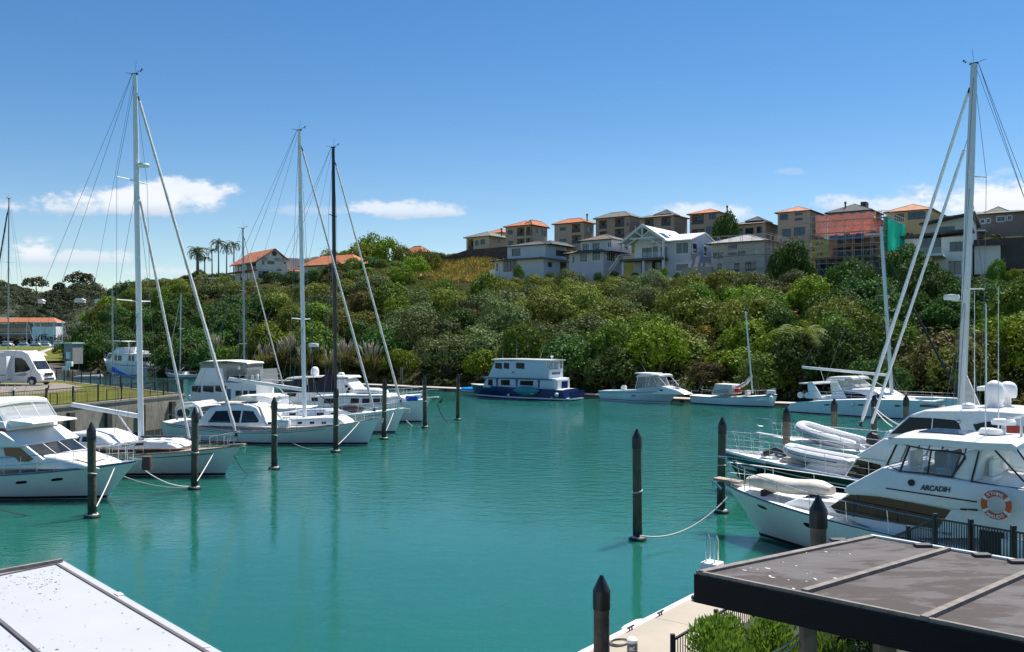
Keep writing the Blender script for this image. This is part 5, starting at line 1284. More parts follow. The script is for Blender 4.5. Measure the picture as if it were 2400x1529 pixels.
# sailing yacht with the tallest left mast
b = Boat('sailing_yacht', 'grey white sailing yacht with teak deck, low white coachroof and the tallest left mast', back_from(G(525, 1115), HL, 7.75), HL, group='boats moored in the marina'); t = b.t
hl = Hull(t, 17.6, 4.6, 1.72, 1.12, 1.25, 1.05, gel_grey, flare=.8, deckm=teak, bulwark=.05, stern=.7)
hl.strip(.83, .86, 'cove_stripe', boot, f0=.1, f1=.93); hl.caprail('toe_rail', teak, .08, .06)
ys = -1.4; P_ = lambda *q: b.pts(ys, *q)
c1 = Cabin(t, P_((262, 1055), (266, 1040), (330, 1036), (372, 1037), (396, 1046), (405, 1054)), 1.5, gel, ax=-.12, az=-.25, bevel=.1, name='coachroof', seg=3)
c1.win(P_((285, 1047), (285, 1042), (300, 1040), (300, 1046)), dkglass); c1.win(P_((312, 1046), (312, 1040), (330, 1038), (330, 1045)), dkglass)
c2 = Cabin(t, P_((120, 1052), (135, 1022), (160, 1014), (205, 1013), (235, 1022), (262, 1040), (270, 1052)), 1.7, gel, ax=-.05, az=-.35, bevel=.2, name='deck_saloon', seg=3)
c2.win(P_((150, 1038), (158, 1024), (186, 1024), (186, 1036)), dkglass2); c2.win(P_((192, 1036), (192, 1024), (214, 1025), (226, 1036)), dkglass2)
Cabin(t, P_((60, 1050), (60, 1034), (150, 1030), (165, 1050)), 1.6, gel, az=-.2, bevel=.08, name='cockpit_coaming')
for px in (345, 372, 398): hatch(t, b.x(px, 0), 0, b.z(px, 1031, 0) + .18, .5, .5)
xm = b.x(331, 0)
mast_rig(t, xm, 1.3, 22.3, .45, whitepaint, .145, ((.395, 1.5), (.715, 1.35)), 2.1, 1.15, (4.9, 3.3, 3.9), (8.7, 1.95), (-8.6, 1.4, 1.2), (5.6, 1.45, .71), sr=.105, radar=.752, sweep=.22)
hl.rail(-8.2, 8.2, h=.7, n=11, mids=(.5,), bow=False, r=.012); pulpit(hl, 7.3, .75, .15); anchor(t, 8.9, hl.sheer(1) + .02, 1.1)
mb = MB(); mb.bar((8.0, 0, 1.75), (9.1, 0, 1.85), .3, .1); mb.build('bow_roller', teak, t, smooth=0)
for px, py in ((460, 1035), (366, 1028)): x_ = b.x(px, .5); MB().lathe([(.02, 0), (.16, 0), (.12, .12), (.12, .22), (.16, .26), (.02, .27)], (x_, .7, 1.3), 10).build('winch', steel, t)

# pilothouse sailing yacht
b = Boat('sailing_yacht', 'white pilothouse sailing yacht with dark saloon windows and white mast', back_from(G(860, 1042), HL, 7.75), HL, group='boats moored in the marina'); t = b.t
hl = Hull(t, 17.4, 4.8, 1.98, .95, 1.45, .95, mat('gelcoat_pale_aqua', (.70, .76, .75), .25, var=.03, vs=1, streak=.06), flare=.8, deckm=deckw, stern=.75, bulwark=.05)
hl.strip(.88, .91, 'cove_stripe', boot, f0=.03, f1=.8); hl.caprail('toe_rail', mat('dark_teak', (.16, .11, .08), .7), .05, .04)
ys = -1.5; P_ = lambda *q: b.pts(ys, *q)
c = Cabin(t, P_((455, 998), (487, 958), (510, 951), (560, 948), (580, 950), (596, 956), (616, 986), (624, 1000)), 1.62, gel, ax=-.02, az=-.22, bevel=.1, name='pilothouse', seg=3)
c.win(P_((488, 990), (503, 964), (562, 963), (560, 992)), dkglass); c.win(P_((564, 992), (566, 963), (590, 965), (606, 988), (602, 991)), dkglass2)
c.front(*P_((596, 956), (616, 986)), k=.9, n=3, m=mat('sunlit_cream_screen', (.58, .50, .42), .7), za=.02, zb=.95)  # sunlit beige of the slanted front windows put into the pane colour
MB().box(b.x(515, 0), b.x(590, 0), -1.15, 1.15, b.z(540, 948, -1.5), b.z(540, 948, -1.5) + .04).build('roof_mat', mat('beige_roof', (.56, .47, .40), .8, var=.1), t)
hatch(t, b.x(585, 0), 0, b.z(540, 948, -1.5) + .05, .9, .9, dkglass)
c = Cabin(t, P_((612, 1000), (640, 986), (700, 982), (780, 980), (796, 990), (800, 998)), 1.35, gel, ax=-.06, az=-.15, bevel=.07, name='coachroof')
for px in (629, 669, 697, 725, 752): c.win(P_((px - 5, 996), (px - 5, 990), (px + 5, 990), (px + 5, 995)), dkglass)
arch = MB(); pa_ = [b.xz(px, py, -1.4) for px, py in ((414, 985), (411, 958), (424, 947), (450, 944), (466, 955), (476, 985))]
for sg in (-1, 1): arch.tube([(x, sg * 1.35, z) for x, z in pa_], .09, 7)
arch.build('cockpit_arch', gel, t); canopy(t, [pa_[1], pa_[2], pa_[3], pa_[4]], 1.4, 1.4, mat('silver_canvas', (.55, .57, .6), .5, bump=.3, bs=5), name='spray_hood', th=.05)
mb = MB(); q = b.xz(430, 968, -1.0); mb.lathe([(.02, -.4), (.3, -.4), (.3, .4), (.02, .4)], (q[0], -1.0, q[1]), 12, 'y'); mb.build('rolled_cover', canvas_dk, t)
xm = b.x(714, 0)
mast_rig(t, xm, 1.6, 22.1, .45, whitepaint, .135, ((.35, 1.45), (.795, .55)), 2.1, 1.1, (6.5, 4.0, 4.75), (8.45, 2.15), (-8.4, 1.7, 1.3), sr=.1, sweep=.1)
MB().lathe([(.02, -.14), (.34, -.13), (.38, 0), (.34, .13), (.02, .15)], (xm + .75, 0, 8 - 19 * 69 / 2100), 14).build('radar_dome', plast, t)
hl.rail(-8.0, 7.6, h=.7, n=12, mids=(.5,), bow=False, r=.012); pulpit(hl, 7.2, .75, .3); anchor(t, 8.85, hl.sheer(1), 1.0)
MB().box(b.x(651, -1.9), b.x(676, -1.9), -1.9, -1.5, 1.25, 1.85).build('deck_box', plast, t, bevel=.05); 

# black masted yacht
b = Boat('sailing_yacht', 'white sailing yacht with a black mast and dark stacked mainsail cover', back_from(G(925, 1015), HL, 7.6), HL, group='boats moored in the marina'); t = b.t
hl = Hull(t, 17, 4.8, 2.05, 1.3, 1.4, .9, gel, flare=.8, stern=.8); hl.caprail('toe_rail', plast, .04, .04)
hl.strip(.84, .88, 'cove_stripe', mat('blue_stripe', (.12, .16, .32), .4), f0=.05, f1=.9)
ys = -1.4; P_ = lambda *q: b.pts(ys, *q)
c = Cabin(t, P_((650, 985), (662, 966), (720, 962), (800, 962), (840, 976), (848, 984)), 1.5, gel, ax=-.05, az=-.2, bevel=.1, name='coachroof')
for x0, x1 in ((678, 692), (740, 756), (772, 786)): c.win(P_((x0, 974), (x0, 968), (x1, 968), (x1, 974)), dkglass)
bx = [b.xz(px, py, -1.5) for px, py in ((540, 936), (560, 929), (610, 927), (636, 933))]
canopy(t, bx, 1.5, 1.5, canvas, name='bimini_top', th=.06)
Cabin(t, [b.xz(px, py, -1.45) for px, py in ((542, 952), (543, 937), (634, 935), (640, 952))], 1.45, vinyl, bevel=0, name='clear_curtains')
MB().box(b.x(588, -1.46), b.x(604, -1.46), -1.48, -1.44, b.z(590, 952, -1.46), b.z(590, 940, -1.46)).build('curtain_panel', canvas_dk, t, smooth=0)
xm = b.x(786, 0)
mast_rig(t, xm, 1.7, 22.4, .2, blackmast, .14, ((.28, 1.0), (.74, .75)), 2.0, 1.4, (5.2, 3.35, 3.25, 'stack', 1.75), (8.25, 2.2), (-8.2, 1.8, 1.3), bm=canvas_navy, sr=.1)
hl.rail(-8.0, 7.6, h=.7, n=12, mids=(.5,), bow=False, r=.012); pulpit(hl, 7.3, .75, .35); anchor(t, 8.75, hl.sheer(1), 1.2, steel)
tag(MB().lathe([(.02, -1.25), (.22, -1.0), (.36, -.3), (.36, .4), (.2, 1.0), (.02, 1.2)], (0, 0, 0), 12, 'x').build('covered_tender', canvas_dk), 'small tender under a black cover on the deck of the black masted yacht', 'dinghy').matrix_world = Matrix.Translation(b.W(b.x(826, -.6), -.6, b.z(826, 958, -.6))) @ Matrix.Rotation(b.h, 4, 'Z')

# launch with an upturned dinghy on its roof
b = Boat('motor_launch', 'white motor launch with square cabin windows and grey dinghy on its roof', back_from(G(985, 990), HL, 6.2), HL, group='boats moored in the marina'); t = b.t
hl = Hull(t, 14.4, 4.2, 2.25, 1.5, 1.2, .9, gel, flare=.8, entry=2.6); hl.strip(.94, .98, 'gunwale_stripe', plast)
ys = -1.5; P_ = lambda *q: b.pts(ys, *q)
c = Cabin(t, P_((745, 958), (745, 930), (872, 930), (900, 932), (906, 956)), 1.6, gel, az=-.08, bevel=.05, name='cabin')
for x0, x1 in ((760, 785), (822, 842), (849, 868), (874, 895)): c.win(P_((x0, 946), (x0, 934), (x1, 934), (x1, 946)), dkglass, frame=plast)
canopy(t, P_((738, 929), (800, 926), (898, 926), (908, 930)), 1.7, 1.6, gel, name='cabin_roof', th=.1)
c = Cabin(t, P_((900, 955), (900, 935), (932, 928), (945, 936), (955, 950)), 1.35, gel, ax=-.1, az=-.1, bevel=.08, name='foredeck_trunk')
hl.rail(-1, 6.9, h=.75, n=8, mids=(.5,)); pulpit(hl, 6.0, .8, .9); anchor(t, 8.1, 2.2, 1.1, rubber); MB().bar((6.8, 0, 2.3), (8.0, 0, 2.4), .4, .1).build('bow_plank', plast, t)
for i, px in enumerate((957, 966, 975)): MB().box(b.x(px, -.6) - .2, b.x(px, -.6) + .2, -.9, -.3, 2.05, 2.5).build('blue_crate', canvas_blue, t, bevel=.08)
tt = inflatable('roof_dinghy', 'pale grey dinghy lying upside down on the launch roof', b.W(b.x(872, 0), 0, b.z(872, 916, 0)), b.h, 3.4, 1.7, .24, gel_grey); tt.rotation_euler = (math.pi, 0, b.h)

# flybridge cruiser with canopy and tender (bow to the left)
b = Boat('flybridge_cruiser', 'white flybridge cruiser with clear curtained canopy and a grey tender on its boat deck', (-25.5, 88.5), 168, group='boats moored in the marina'); t = b.t
hl = Hull(t, 14, 4.6, 1.9, 1.35, 1.1, 1.2, gel, flare=.75, entry=2.4)
yv = 1.85; P_ = lambda *q: b.pts(yv, *q)
c = Cabin(t, P_((446, 950), (446, 912), (458, 900), (600, 900), (602, 950)), 1.9, gel, az=-.05, bevel=.05, name='saloon')
for x0, x1 in ((449, 471), (475, 501), (504, 530)): c.win(P_((x0, 918), (x0, 904), (x1, 904), (x1, 921)), dkglass2, (1,), frame=plast)
for x0, x1 in ((552, 566), (570, 580), (584, 600)): c.win(P_((x0, 928), (x0, 916), (x1, 916), (x1, 928)), dkglass2, (1,))
c.win(P_((532, 940), (532, 912), (541, 912), (541, 940)), mat('blue_door', (.05, .14, .28), .5), (1,), name='side_door')
c = Cabin(t, P_((452, 902), (468, 862), (520, 862), (524, 902)), 1.75, gel, az=-.05, bevel=.06, name='flybridge')
canopy(t, P_((464, 852), (480, 847), (530, 846), (575, 850), (578, 853)), 1.7, 1.7, canvas, name='canopy_top', th=.06)
Cabin(t, P_((467, 876), (466, 853), (574, 852), (578, 880), (520, 884)), 1.66, vinyl_dk, bevel=0, name='canopy_curtain')
MB().box(b.x(616, 0), b.x(520, 0), -1.9, 1.9, b.z(560, 903, 1.9), b.z(560, 898, 1.9)).build('boat_deck', gel, t, bevel=.04)
Cabin(t, P_((508, 898), (514, 872), (534, 868), (552, 880), (552, 898)), 1.1, canvas_dk, bevel=.1, name='console_cover')
rl = MB()
for z_ in (901, 890, 880):
    for sg in (-1, 1): rl.tube([(b.x(616, yv), sg * 1.85, b.z(600, z_, yv)), (b.x(560, yv), sg * 1.85, b.z(560, z_, yv))], .02, 5)
    rl.tube([(b.x(616, yv), -1.85, b.z(600, z_, yv)), (b.x(616, yv), 1.85, b.z(600, z_, yv))], .02, 5)
rl.build('guard_rail', steel, t)
for px in (616, 598, 580, 562): MB().tube([(b.x(px, yv), 1.85, b.z(px, 903, yv)), (b.x(px, yv), 1.85, b.z(px, 879, yv))], .02, 5).build('stanchion', steel, t)
Cabin(t, P_((573, 902), (574, 868), (608, 866), (612, 900)), 1.86, vinyl_dk, bevel=0, name='side_curtain').o.scale = (1, .98, 1)
for x_, z_ in ((592, 886), (604, 884)): fender(t, b.x(x_, 1.9), 1.95, b.z(x_, z_, 1.9), .15, .5)
inflatable('tender', 'grey tender on the boat deck of the curtained flybridge cruiser', b.W(b.x(548, .6), .6, b.z(548, 893, .6)), b.h + R(180), 3.0, 1.5, .2)

# cruiser behind, with white dome
b = Boat('motor_cruiser', 'white motor cruiser with a long hardtop and white satellite dome, behind the two tall masts', (-16.8, 93.5), -12, group='boats moored in the marina'); t = b.t
hl = Hull(t, 15.5, 4.8, 2.1, 1.5, 1.2, 1.3, gel, flare=.7, entry=2.4)
yv = -1.9; P_ = lambda *q: b.pts(yv, *q)
c = Cabin(t, P_((655, 958), (660, 915), (790, 908), (822, 912), (846, 934), (852, 955)), 1.95, gel, ax=-.03, az=-.08, bevel=.08, name='saloon')
c.win(P_((672, 930), (672, 922), (694, 922), (692, 930)), dkglass); c.win(P_((730, 944), (728, 932), (744, 932), (748, 944)), dkglass2, frame=plast); c.win(P_((756, 944), (756, 931), (776, 931), (776, 944)), dkglass2); c.win(P_((808, 940), (804, 930), (820, 930), (826, 940)), dkglass)
c = Cabin(t, P_((760, 912), (778, 890), (806, 890), (828, 914)), 1.7, gel, az=-.1, bevel=.1, name='flybridge')
for k, px in enumerate((812, 818, 815)):
    x_, z_ = b.xz(px, (906, 912, 919)[k], -1.7); MB().lathe([(.02, -.04), (.14, -.04), (.14, .04), (.02, .04)], (x_, -1.72, z_), 12, 'y').build('porthole', dkglass, t)
Cabin(t, P_((780, 892), (788, 884), (802, 884), (822, 906)), 1.5, vinyl, bevel=0, name='windscreen')
canopy(t, P_((666, 891), (672, 886), (760, 882), (812, 883), (816, 886)), 1.9, 1.7, gel, th=.12)
for px in (672, 720, 764, 800): MB().tube([(b.x(px, -1.75), -1.75, b.z(px, 915, -1.75)), (b.x(px, -1.75), -1.75, b.z(px, 888, -1.75))], .04, 6).build('hardtop_post', plast, t)
Cabin(t, P_((668, 916), (668, 894), (700, 892), (702, 914)), 1.8, canvas_navy, bevel=0, name='aft_curtain')
dome(t, b.x(738, 0), 0, b.z(738, 882, 0), .42, 1.0); dome(t, b.x(800, 0), 0, b.z(800, 884, 0), .36, .5); hl.rail(-2, 7.4, h=.75, n=9)

def simple_sloop(label, p, hdg, L, mast_h, mm, hullm=gel, cover=None, spr=((.5, 1.0),), rake=.2, sail=True, cover_len=4.5, name='sailing_yacht', sr=.07, sm=None, xm=.6, bz=None, ch_=.55):
    b = Boat(name, label, p, hdg); t = b.t
    hl = Hull(t, L, L * .29, L * .12, L * .085, L * .09, L * .1, hullm, stern=.7)
    z = L * .085
    c = Cabin(t, [(-L * .12, z - .1), (-L * .1, z + .5), (L * .15, z + .42), (L * .25, z)], L * .1, gel, ax=-.04, az=-.2, bevel=.08, name='coachroof'); c.win([(-L * .07, z + .18), (-L * .07, z + .36), (L * .1, z + .33), (L * .1, z + .18)], dkglass, (-1, 1))
    mast_rig(t, xm, z + .3, mast_h, rake, mm, .1, spr, L * .13, z, (cover_len, bz[0] if bz else z + 1.5, bz[1] if bz else z + 1.6, 'cover', ch_) if cover else None, (L * .48, L * .13) if sail else None, (-L * .48, L * .1), bm=cover, sr=sr, sailm=sm)
    hl.rail(-L * .45, L * .44, h=.6, n=6, mids=(), bow=False, r=.012); pulpit(hl, L * .42, .65, .1)
    return b
simple_sloop('sailing yacht with a thin grey mast and grey boom cover, behind the curtained cruiser', (-32.2, 106), -12, 12, 19.5, greymast, cover=mat('grey_canvas', (.22, .23, .26), .8), spr=((.30, .9), (.62, .7)), sr=.08)
simple_sloop('sailing yacht with bright blue sail cover behind the black fence', Vector((-50.6, 118, 0)), -30, 9.5, 13.2, greymast, cover=canvas_blue, bz=(3.45, 2.5), ch_=.75, cover_len=-4.4, spr=((.48, 1.2),), sail=False, xm=-3.0)
simple_sloop('sailing yacht with navy furled sail whose tall grey mast rises behind the motorhome', (-67.5, 120), 150, 14, 25.0, greymast, spr=((.36, 1.3), (.66, 1.0)), sr=.12, sm=canvas_navy, xm=0)
simple_sloop('small pale sailing boat with a thin mast beside the trawler stern', G(428, 886), 160, 8.5, 15.5, alu, hullm=gel_blue, cover=canvas_dk, spr=((.55, .9),), cover_len=3)
inflatable('inflatable_boat', 'white inflatable boat lying by the quay right of the motorhome', G(160, 889, .3) + Vector((0, 8, 0)), R(8), 5.2, 2.0, .4, plast)

# trawler
b = Boat('trawler_yacht', 'pale blue hulled trawler yacht with a flybridge, moored behind the terrace fence', (-81.5, 190), 146, group='boats moored in the marina'); t = b.t
hl = Hull(t, 17.5, 5.2, 3.4, 2.2, 2.0, 1.6, gel_blue, flare=.8, entry=2.2, stern=.9, wlb=.92, bulwark=.3); hl.strip(.9, .99, 'gunwale_band', plast)
c = Cabin(t, [(-6.2, 2.0), (-6.6, 4.4), (2.4, 4.4), (3.4, 2.2)], 2.1, gel, bevel=.06, name='deckhouse')
for x0, x1 in ((-5.6, -4.7), (-4.4, -3.6), (-1.2, .2), (.5, 1.5)): c.win([(x0, 3.0), (x0, 4.1), (x1, 4.1), (x1, 3.0)], dkglass, (-1, 1), frame=plast)
for y0 in (-1.5, -.5, .5): MB().box(-6.5, -6.35, y0, y0 + .9, 2.9, 4.1).build('aft_window', dkglass2, t, smooth=0)
canopy(t, [(-8.6, 4.5), (-2, 4.55), (3.0, 4.5)], 2.5, 2.2, gel, name='boat_deck', th=.16)
c = Cabin(t, [(-1.4, 4.5), (-1.2, 5.9), (1.8, 5.7), (2.8, 4.5)], 1.7, gel, az=-.1, bevel=.08, name='flybridge'); c2 = Cabin(t, [(2.2, 2.4), (2.0, 4.6), (4.2, 4.6), (5.4, 2.4)], 1.9, gel, az=-.05, bevel=.06, name='wheelhouse'); c2.win([(2.6, 3.3), (2.6, 4.3), (4.0, 4.3), (4.6, 3.3)], dkglass, (-1, 1))
canopy(t, [(-3.0, 7.0), (0, 7.15), (2.4, 6.95)], 1.8, 1.6, gel)
for x_ in (-2.6, 1.8):
    for sg in (-1, 1): MB().tube([(x_, sg * 1.5, 4.6), (x_, sg * 1.5, 6.95)], .05, 6).build('hardtop_post', plast, t)
MB().tube([(-4, 0, 4.6), (-4.4, 0, 9.2)], .08, 6).build('signal_mast', plast, t); radar_scanner(t, -4.3, 0, 8.6, .5)
inflatable('tender', 'white tender stowed on the trawler boat deck', b.W(-6, .6, 4.9), b.h, 3.2, 1.6, .22, plast); hl.rail(1, 8.4, h=.9, n=6)
mb = MB(); mb.quad((-8.76, -1.9, .5), (-8.76, 1.9, .5), (-8.86, 1.9, 1.75), (-8.86, -1.9, 1.75)); mb.build('transom_panel', plast, t, smooth=0, fix=False)
text(t, 'Sundowner', .55, (-8.90, .1, 1.2), (0, -1, 0), (-.07, 0, 1), lettering, width=2.0)
MB().lathe([(.3, -.04), (.42, 0), (.3, .04), (.2, 0)], (-8.92, -1.2, .9), 12, 'x').build('transom_emblem', lettering, t)

# far marina on the left
def far_boats():
    rnd = random.Random(9)
    b = Boat('motor_cruiser', 'x', (0, 0), 0); t = b.t
    Hull(t, 14, 4.4, 2.2, 1.6, 1.3, 1.5, gel, flare=.7); c = Cabin(t, [(-4, 1.3), (-4, 3.3), (2, 3.3), (4, 1.6)], 1.8, gel, bevel=.1); c.win([(-3.6, 2.2), (-3.6, 2.9), (1.6, 2.9), (2.6, 2.2)], dkglass, (-1, 1)); c.front((2, 3.3), (4, 1.6), n=1)
    canopy(t, [(-3.5, 5.0), (1.5, 5.1)], 1.7, 1.6, gel); Cabin(t, [(-3.0, 3.3), (-3, 4.2), (1, 4.2), (2, 3.3)], 1.6, gel, bevel=.08, name='flybridge')
    for x_ in (-3, 1): MB().tube([(x_, 1.4, 3.3), (x_, 1.4, 5)], .06, 5).build('hardtop_post', plast, t)
    s = Boat('sailing_yacht', 'y', (0, 0), 0); Hull(s.t, 13, 4, 1.7, 1.2, 1.2, 1.4, gel); Cabin(s.t, [(-2, 1.1), (-1.8, 1.8), (2, 1.7), (3.4, 1.2)], 1.3, gel, bevel=.1, name='coachroof')
    mast_rig(s.t, .8, 1.5, 18, .2, alu, .13, ((.5, 1.0),), 1.6, 1.2, (4.5, 2.8, 2.9, 'cover', .5), (6.3, 1.8), (-6.2, 1.4), bm=canvas_blue, sr=.11, gear=False, wr=.02)
    G_ = 'boats in the distant marina on the left'
    mot = [(12, 812, 20, 'white motor cruiser at the left edge of the distant marina'), (40, 818, 200, 'white motor cruiser in front of the distant marina row, by the thin mast'), (66, 820, 15, 'white motor cruiser with bow turned right, middle of the distant marina'), (92, 815, 190, 'white motor cruiser below the white clubhouse block'), (136, 813, 170, 'lone white motor cruiser at the right end of the distant marina'), (80, 808, 10, 'white motor cruiser partly hidden behind the middle of the distant marina'), (28, 806, 185, 'white motor cruiser deep in the left of the distant marina'), (52, 805, 5, 'white motor cruiser behind the gap between the first masts of the distant marina'), (105, 806, 180, 'white motor cruiser behind the pair of masts by the clubhouse block'), (18, 819, 195, 'white motor cruiser nearest the grass at the left of the distant marina'), (120, 819, 12, 'white motor cruiser nearest the grass, right of the footpath end')]
    sl_ = [(31, 812, 10, 'sailing yacht with first mast right of the thin grey mast, distant marina'), (42, 811, 190, 'sailing yacht with second mast right of the thin grey mast, distant marina'), (113, 812, 185, 'sailing yacht with left mast of the pair by the white clubhouse block'), (122, 810, 10, 'sailing yacht with taller right mast of the pair by the white clubhouse block'), (3, 811, 20, 'sailing yacht cut by the left edge, distant marina'), (58, 810, 10, 'sailing yacht with third mast right of the thin grey mast, distant marina'), (76, 809, 185, 'sailing yacht with fourth mast right of the thin grey mast, distant marina'), (90, 811, 15, 'sailing yacht with fifth mast right of the thin grey mast, distant marina')]
    for src, lst in ((t, mot), (s.t, sl_)):
        for i, (px, py, hd_, lab) in enumerate(lst):
            o = src if i == 0 else link_copy(src)
            p = V(px, 790 + 16800 / 600, 600); o.location = (p.x, p.y + (816 - py) * 6, 0); o.rotation_euler = (0, 0, R(hd_)); tag(o, lab, 'boat', G_)
far_boats()

# ------------------------------------------------------------------ boats along the far pontoon
b = Boat('houseboat', 'two deck navy and pale blue houseboat with a long white roof, beside the far pontoon', (.9, 117.6), 147.4, group='boats moored in the marina'); t = b.t
hl = Hull(t, 15.4, 4.3, 1.6, 1.5, 1.35, .9, navy, flare=.9, entry=2.6, stern=.95, wlb=.94, fine=.5, bootm=plast, bootz=(.12, .3), deckm=deckg, tr=-.5)
MB().box(-8.7, -7.6, -1.8, 1.8, .1, .35).build('swim_platform', plast, t, bevel=.05); MB().box(-8.72, -8.62, -1.9, 1.9, .35, 1.2).build('stern_panel', navy, t)
yv = 1.75; P_ = lambda *q: b.pts(yv, *q)
lb = mat('houseboat_blue', (.47, .58, .70), .4, var=.03, vs=.8, streak=.06)
c = Cabin(t, P_((1132, 908), (1140, 887), (1296, 887), (1296, 912)), 1.8, lb, bevel=.03, name='lower_deck_house'); CL = c
for x0, x1, tp in ((1144, 1156, 889), (1174, 1196, 890), (1219, 1251, 892)): c.win(P_((x0, 904), (x0, tp), (x1, tp), (x1, 906 if x1 > 1200 else 905)), dkglass, (1, -1), frame=plast, fr=.06)
for x0 in (1164, 1210, 1262): c.win(P_((x0, 910), (x0 - 2, 888), (x0 + 5, 888), (x0 + 3, 910)), mat('houseboat_navy_flash', (.04, .10, .24), .4), (1,), name='painted_flash', off=.006)
# upper deck
c = Cabin(t, P_((1144, 885), (1161, 846), (1279, 846), (1279, 887)), 1.85, lb, bevel=.03, name='upper_deck_house')
for x0, x1 in ((1162, 1177), (1182, 1194), (1211, 1230)): c.win(P_((x0, 863), (x0, 851), (x1, 852), (x1, 865)), dkglass2, (1, -1), frame=rubber, fr=.035)
c.front(*P_((1144, 885), (1161, 846)), k=.9, n=3, m=dkglass, za=.5, zb=.92)
xa_, xs_ = b.x(1279, 1.75), -5.6
zt_, zm_, zb_ = b.z(1279, 846, 1.75), b.z(1279, 866, 1.75), b.z(1279, 887, 1.75)
MB().box(xs_, xa_, -1.85, 1.85, zb_ - .1, zm_).build('aft_coaming', lb, t, bevel=.03); MB().box(xs_ - .03, xs_ + .02, -1.75, 1.75, zb_ + .05, zm_ - .03).build('stern_board', plast, t)
Cabin(t, [(xs_ + .03, zm_), (xs_ + .03, zt_), (xa_ - .05, zt_), (xa_ - .05, zm_)], 1.8, clear, bevel=0, name='aft_windows')
for y_ in (-1.8, -.6, .6, 1.8): MB().bar((xs_ + .03, y_, zm_), (xs_ + .03, y_, zt_), .08).build('window_post', plast, t)
for f in (0, .45, .98): MB().bar((lerp(xa_, xs_ + .05, f), 1.8, zm_), (lerp(xa_, xs_ + .05, f), 1.8, zt_), .08).build('window_post', plast, t)
MB().box(xs_ + .8, xs_ + 1.4, -.6, .2, zb_, zm_ + .5).build('aft_seat', gel_grey, t)
canopy(t, [(b.x(1157, 1.75) + .2, zt_ + .1), (0, zt_ + .16), (xs_ - .3, zt_ + .1)], 2.0, 2.0, gel, name='roof', th=.14); MB().box(xs_ - .55, b.x(1128, 1.75), -1.95, 1.95, zb_ - .22, zb_ - .08).build('deck_band', mat('houseboat_dark_band', (.05, .09, .18), .4), t)
MB().box(xs_ - .9, xs_ + .1, -1.9, 1.9, zb_ - .2, zb_ - .02).build('aft_awning', plast, t, bevel=.03)
MB().box(b.x(1296, 1.75) - .6, b.x(1296, 1.75), -1.5, 1.6, 1.3, zb_ - .2).build('aft_bulkhead', plast, t); MB().box(b.x(1296, 1.75) - .66, b.x(1296, 1.75) - .58, -.9, .6, 1.4, zb_ - .4).build('aft_door', navy, t)
text(t, 'ENDEAVOUR', .42, (xs_ - .045, 0, lerp(zb_, zm_, .5)), (0, -1, 0), (0, 0, 1), lettering, width=2.1)
text(t, 'S.P.', .35, (b.x(1202, 1.9), 1.87 + .02, b.z(1202, 873, 1.87)), (-1, 0, 0), (0, 0, 1), letter_b, italic=.3)
for x_, py in ((1192, 926), (1294, 934)): MB().ball((b.x(x_, 2.2), 2.25, b.z(x_, py, 2.2)), .17).build('fender', plast, t)
MB().ball((b.x(1306, 2.2), 2.35, b.z(1306, 926, 2.2)), .28).build('fender', mat('pale_blue_buoy', (.45, .62, .68), .4), t)
whip(t, 2, .8, zt_ + .2, 1.2); whip(t, 0, .5, zt_ + .2, 2.4); whip(t, -3.5, .5, zt_ + .2, 1.9, .8); radar_scanner(t, -5, 0, zt_ + .5, .2)
t = thing('kayak', 'teal kayak hung along the navy side of the houseboat', 'kayak', b.W(b.x(1235, 2.25), 2.45, b.z(1235, 917, 2.25)), b.h)
tealm = mat('teal_plastic', (.01, .23, .27), .35, var=.05)
rings = []
for i in range(17):
    f = i / 16 * 2 - 1; k = max(.02, (1 - abs(f) ** 2.3)); rings.append([(2.0 * f, .18 * k * math.cos(a), .62 * k * math.sin(a) + .1 * f * f) for a in [j * math.pi / 6 for j in range(12)]])
MB().loft(rings).build('shell', tealm, t); MB().lathe([(.02, 0), (.3, 0), (.34, .04), (.02, .05)], (.1, .19, .1), 12, 'y').build('cockpit_rim', tealm, t); MB().box(-1.2, -.7, .15, .2, -.35, -.28).build('label_patch', plast, t)
t = thing('blue_dinghy', 'bright blue upturned dinghy on the pontoon off the bow of the houseboat', 'dinghy', G(1104, 918, .55) + Vector((0, 1, 0)), R(150)); bl = mat('sky_blue_plastic', (.02, .27, .62), .35, var=.06)
rings = []
for i in range(11):
    f = i / 10; w = .85 * (1 - max(0, f - .4) ** 2 * 2.2); rings.append([(f * 3.2 - 1.6, w * math.cos(a), .7 * math.sin(a) ** .8 * (1 - .35 * f) if math.sin(a) > 0 else 0) for a in [j * math.pi / 8 for j in range(9)]])
MB().loft(rings).build('upturned_hull', bl, t)
for sg in (-1, 1): MB().tube([(x - 1.6, sg * .85 * (1 - max(0, x / 3.2 - .4) ** 2 * 2.2), .05) for x in (0, .8, 1.6, 2.4, 3.2)], .05, 6).build('gunwale', plast, t)

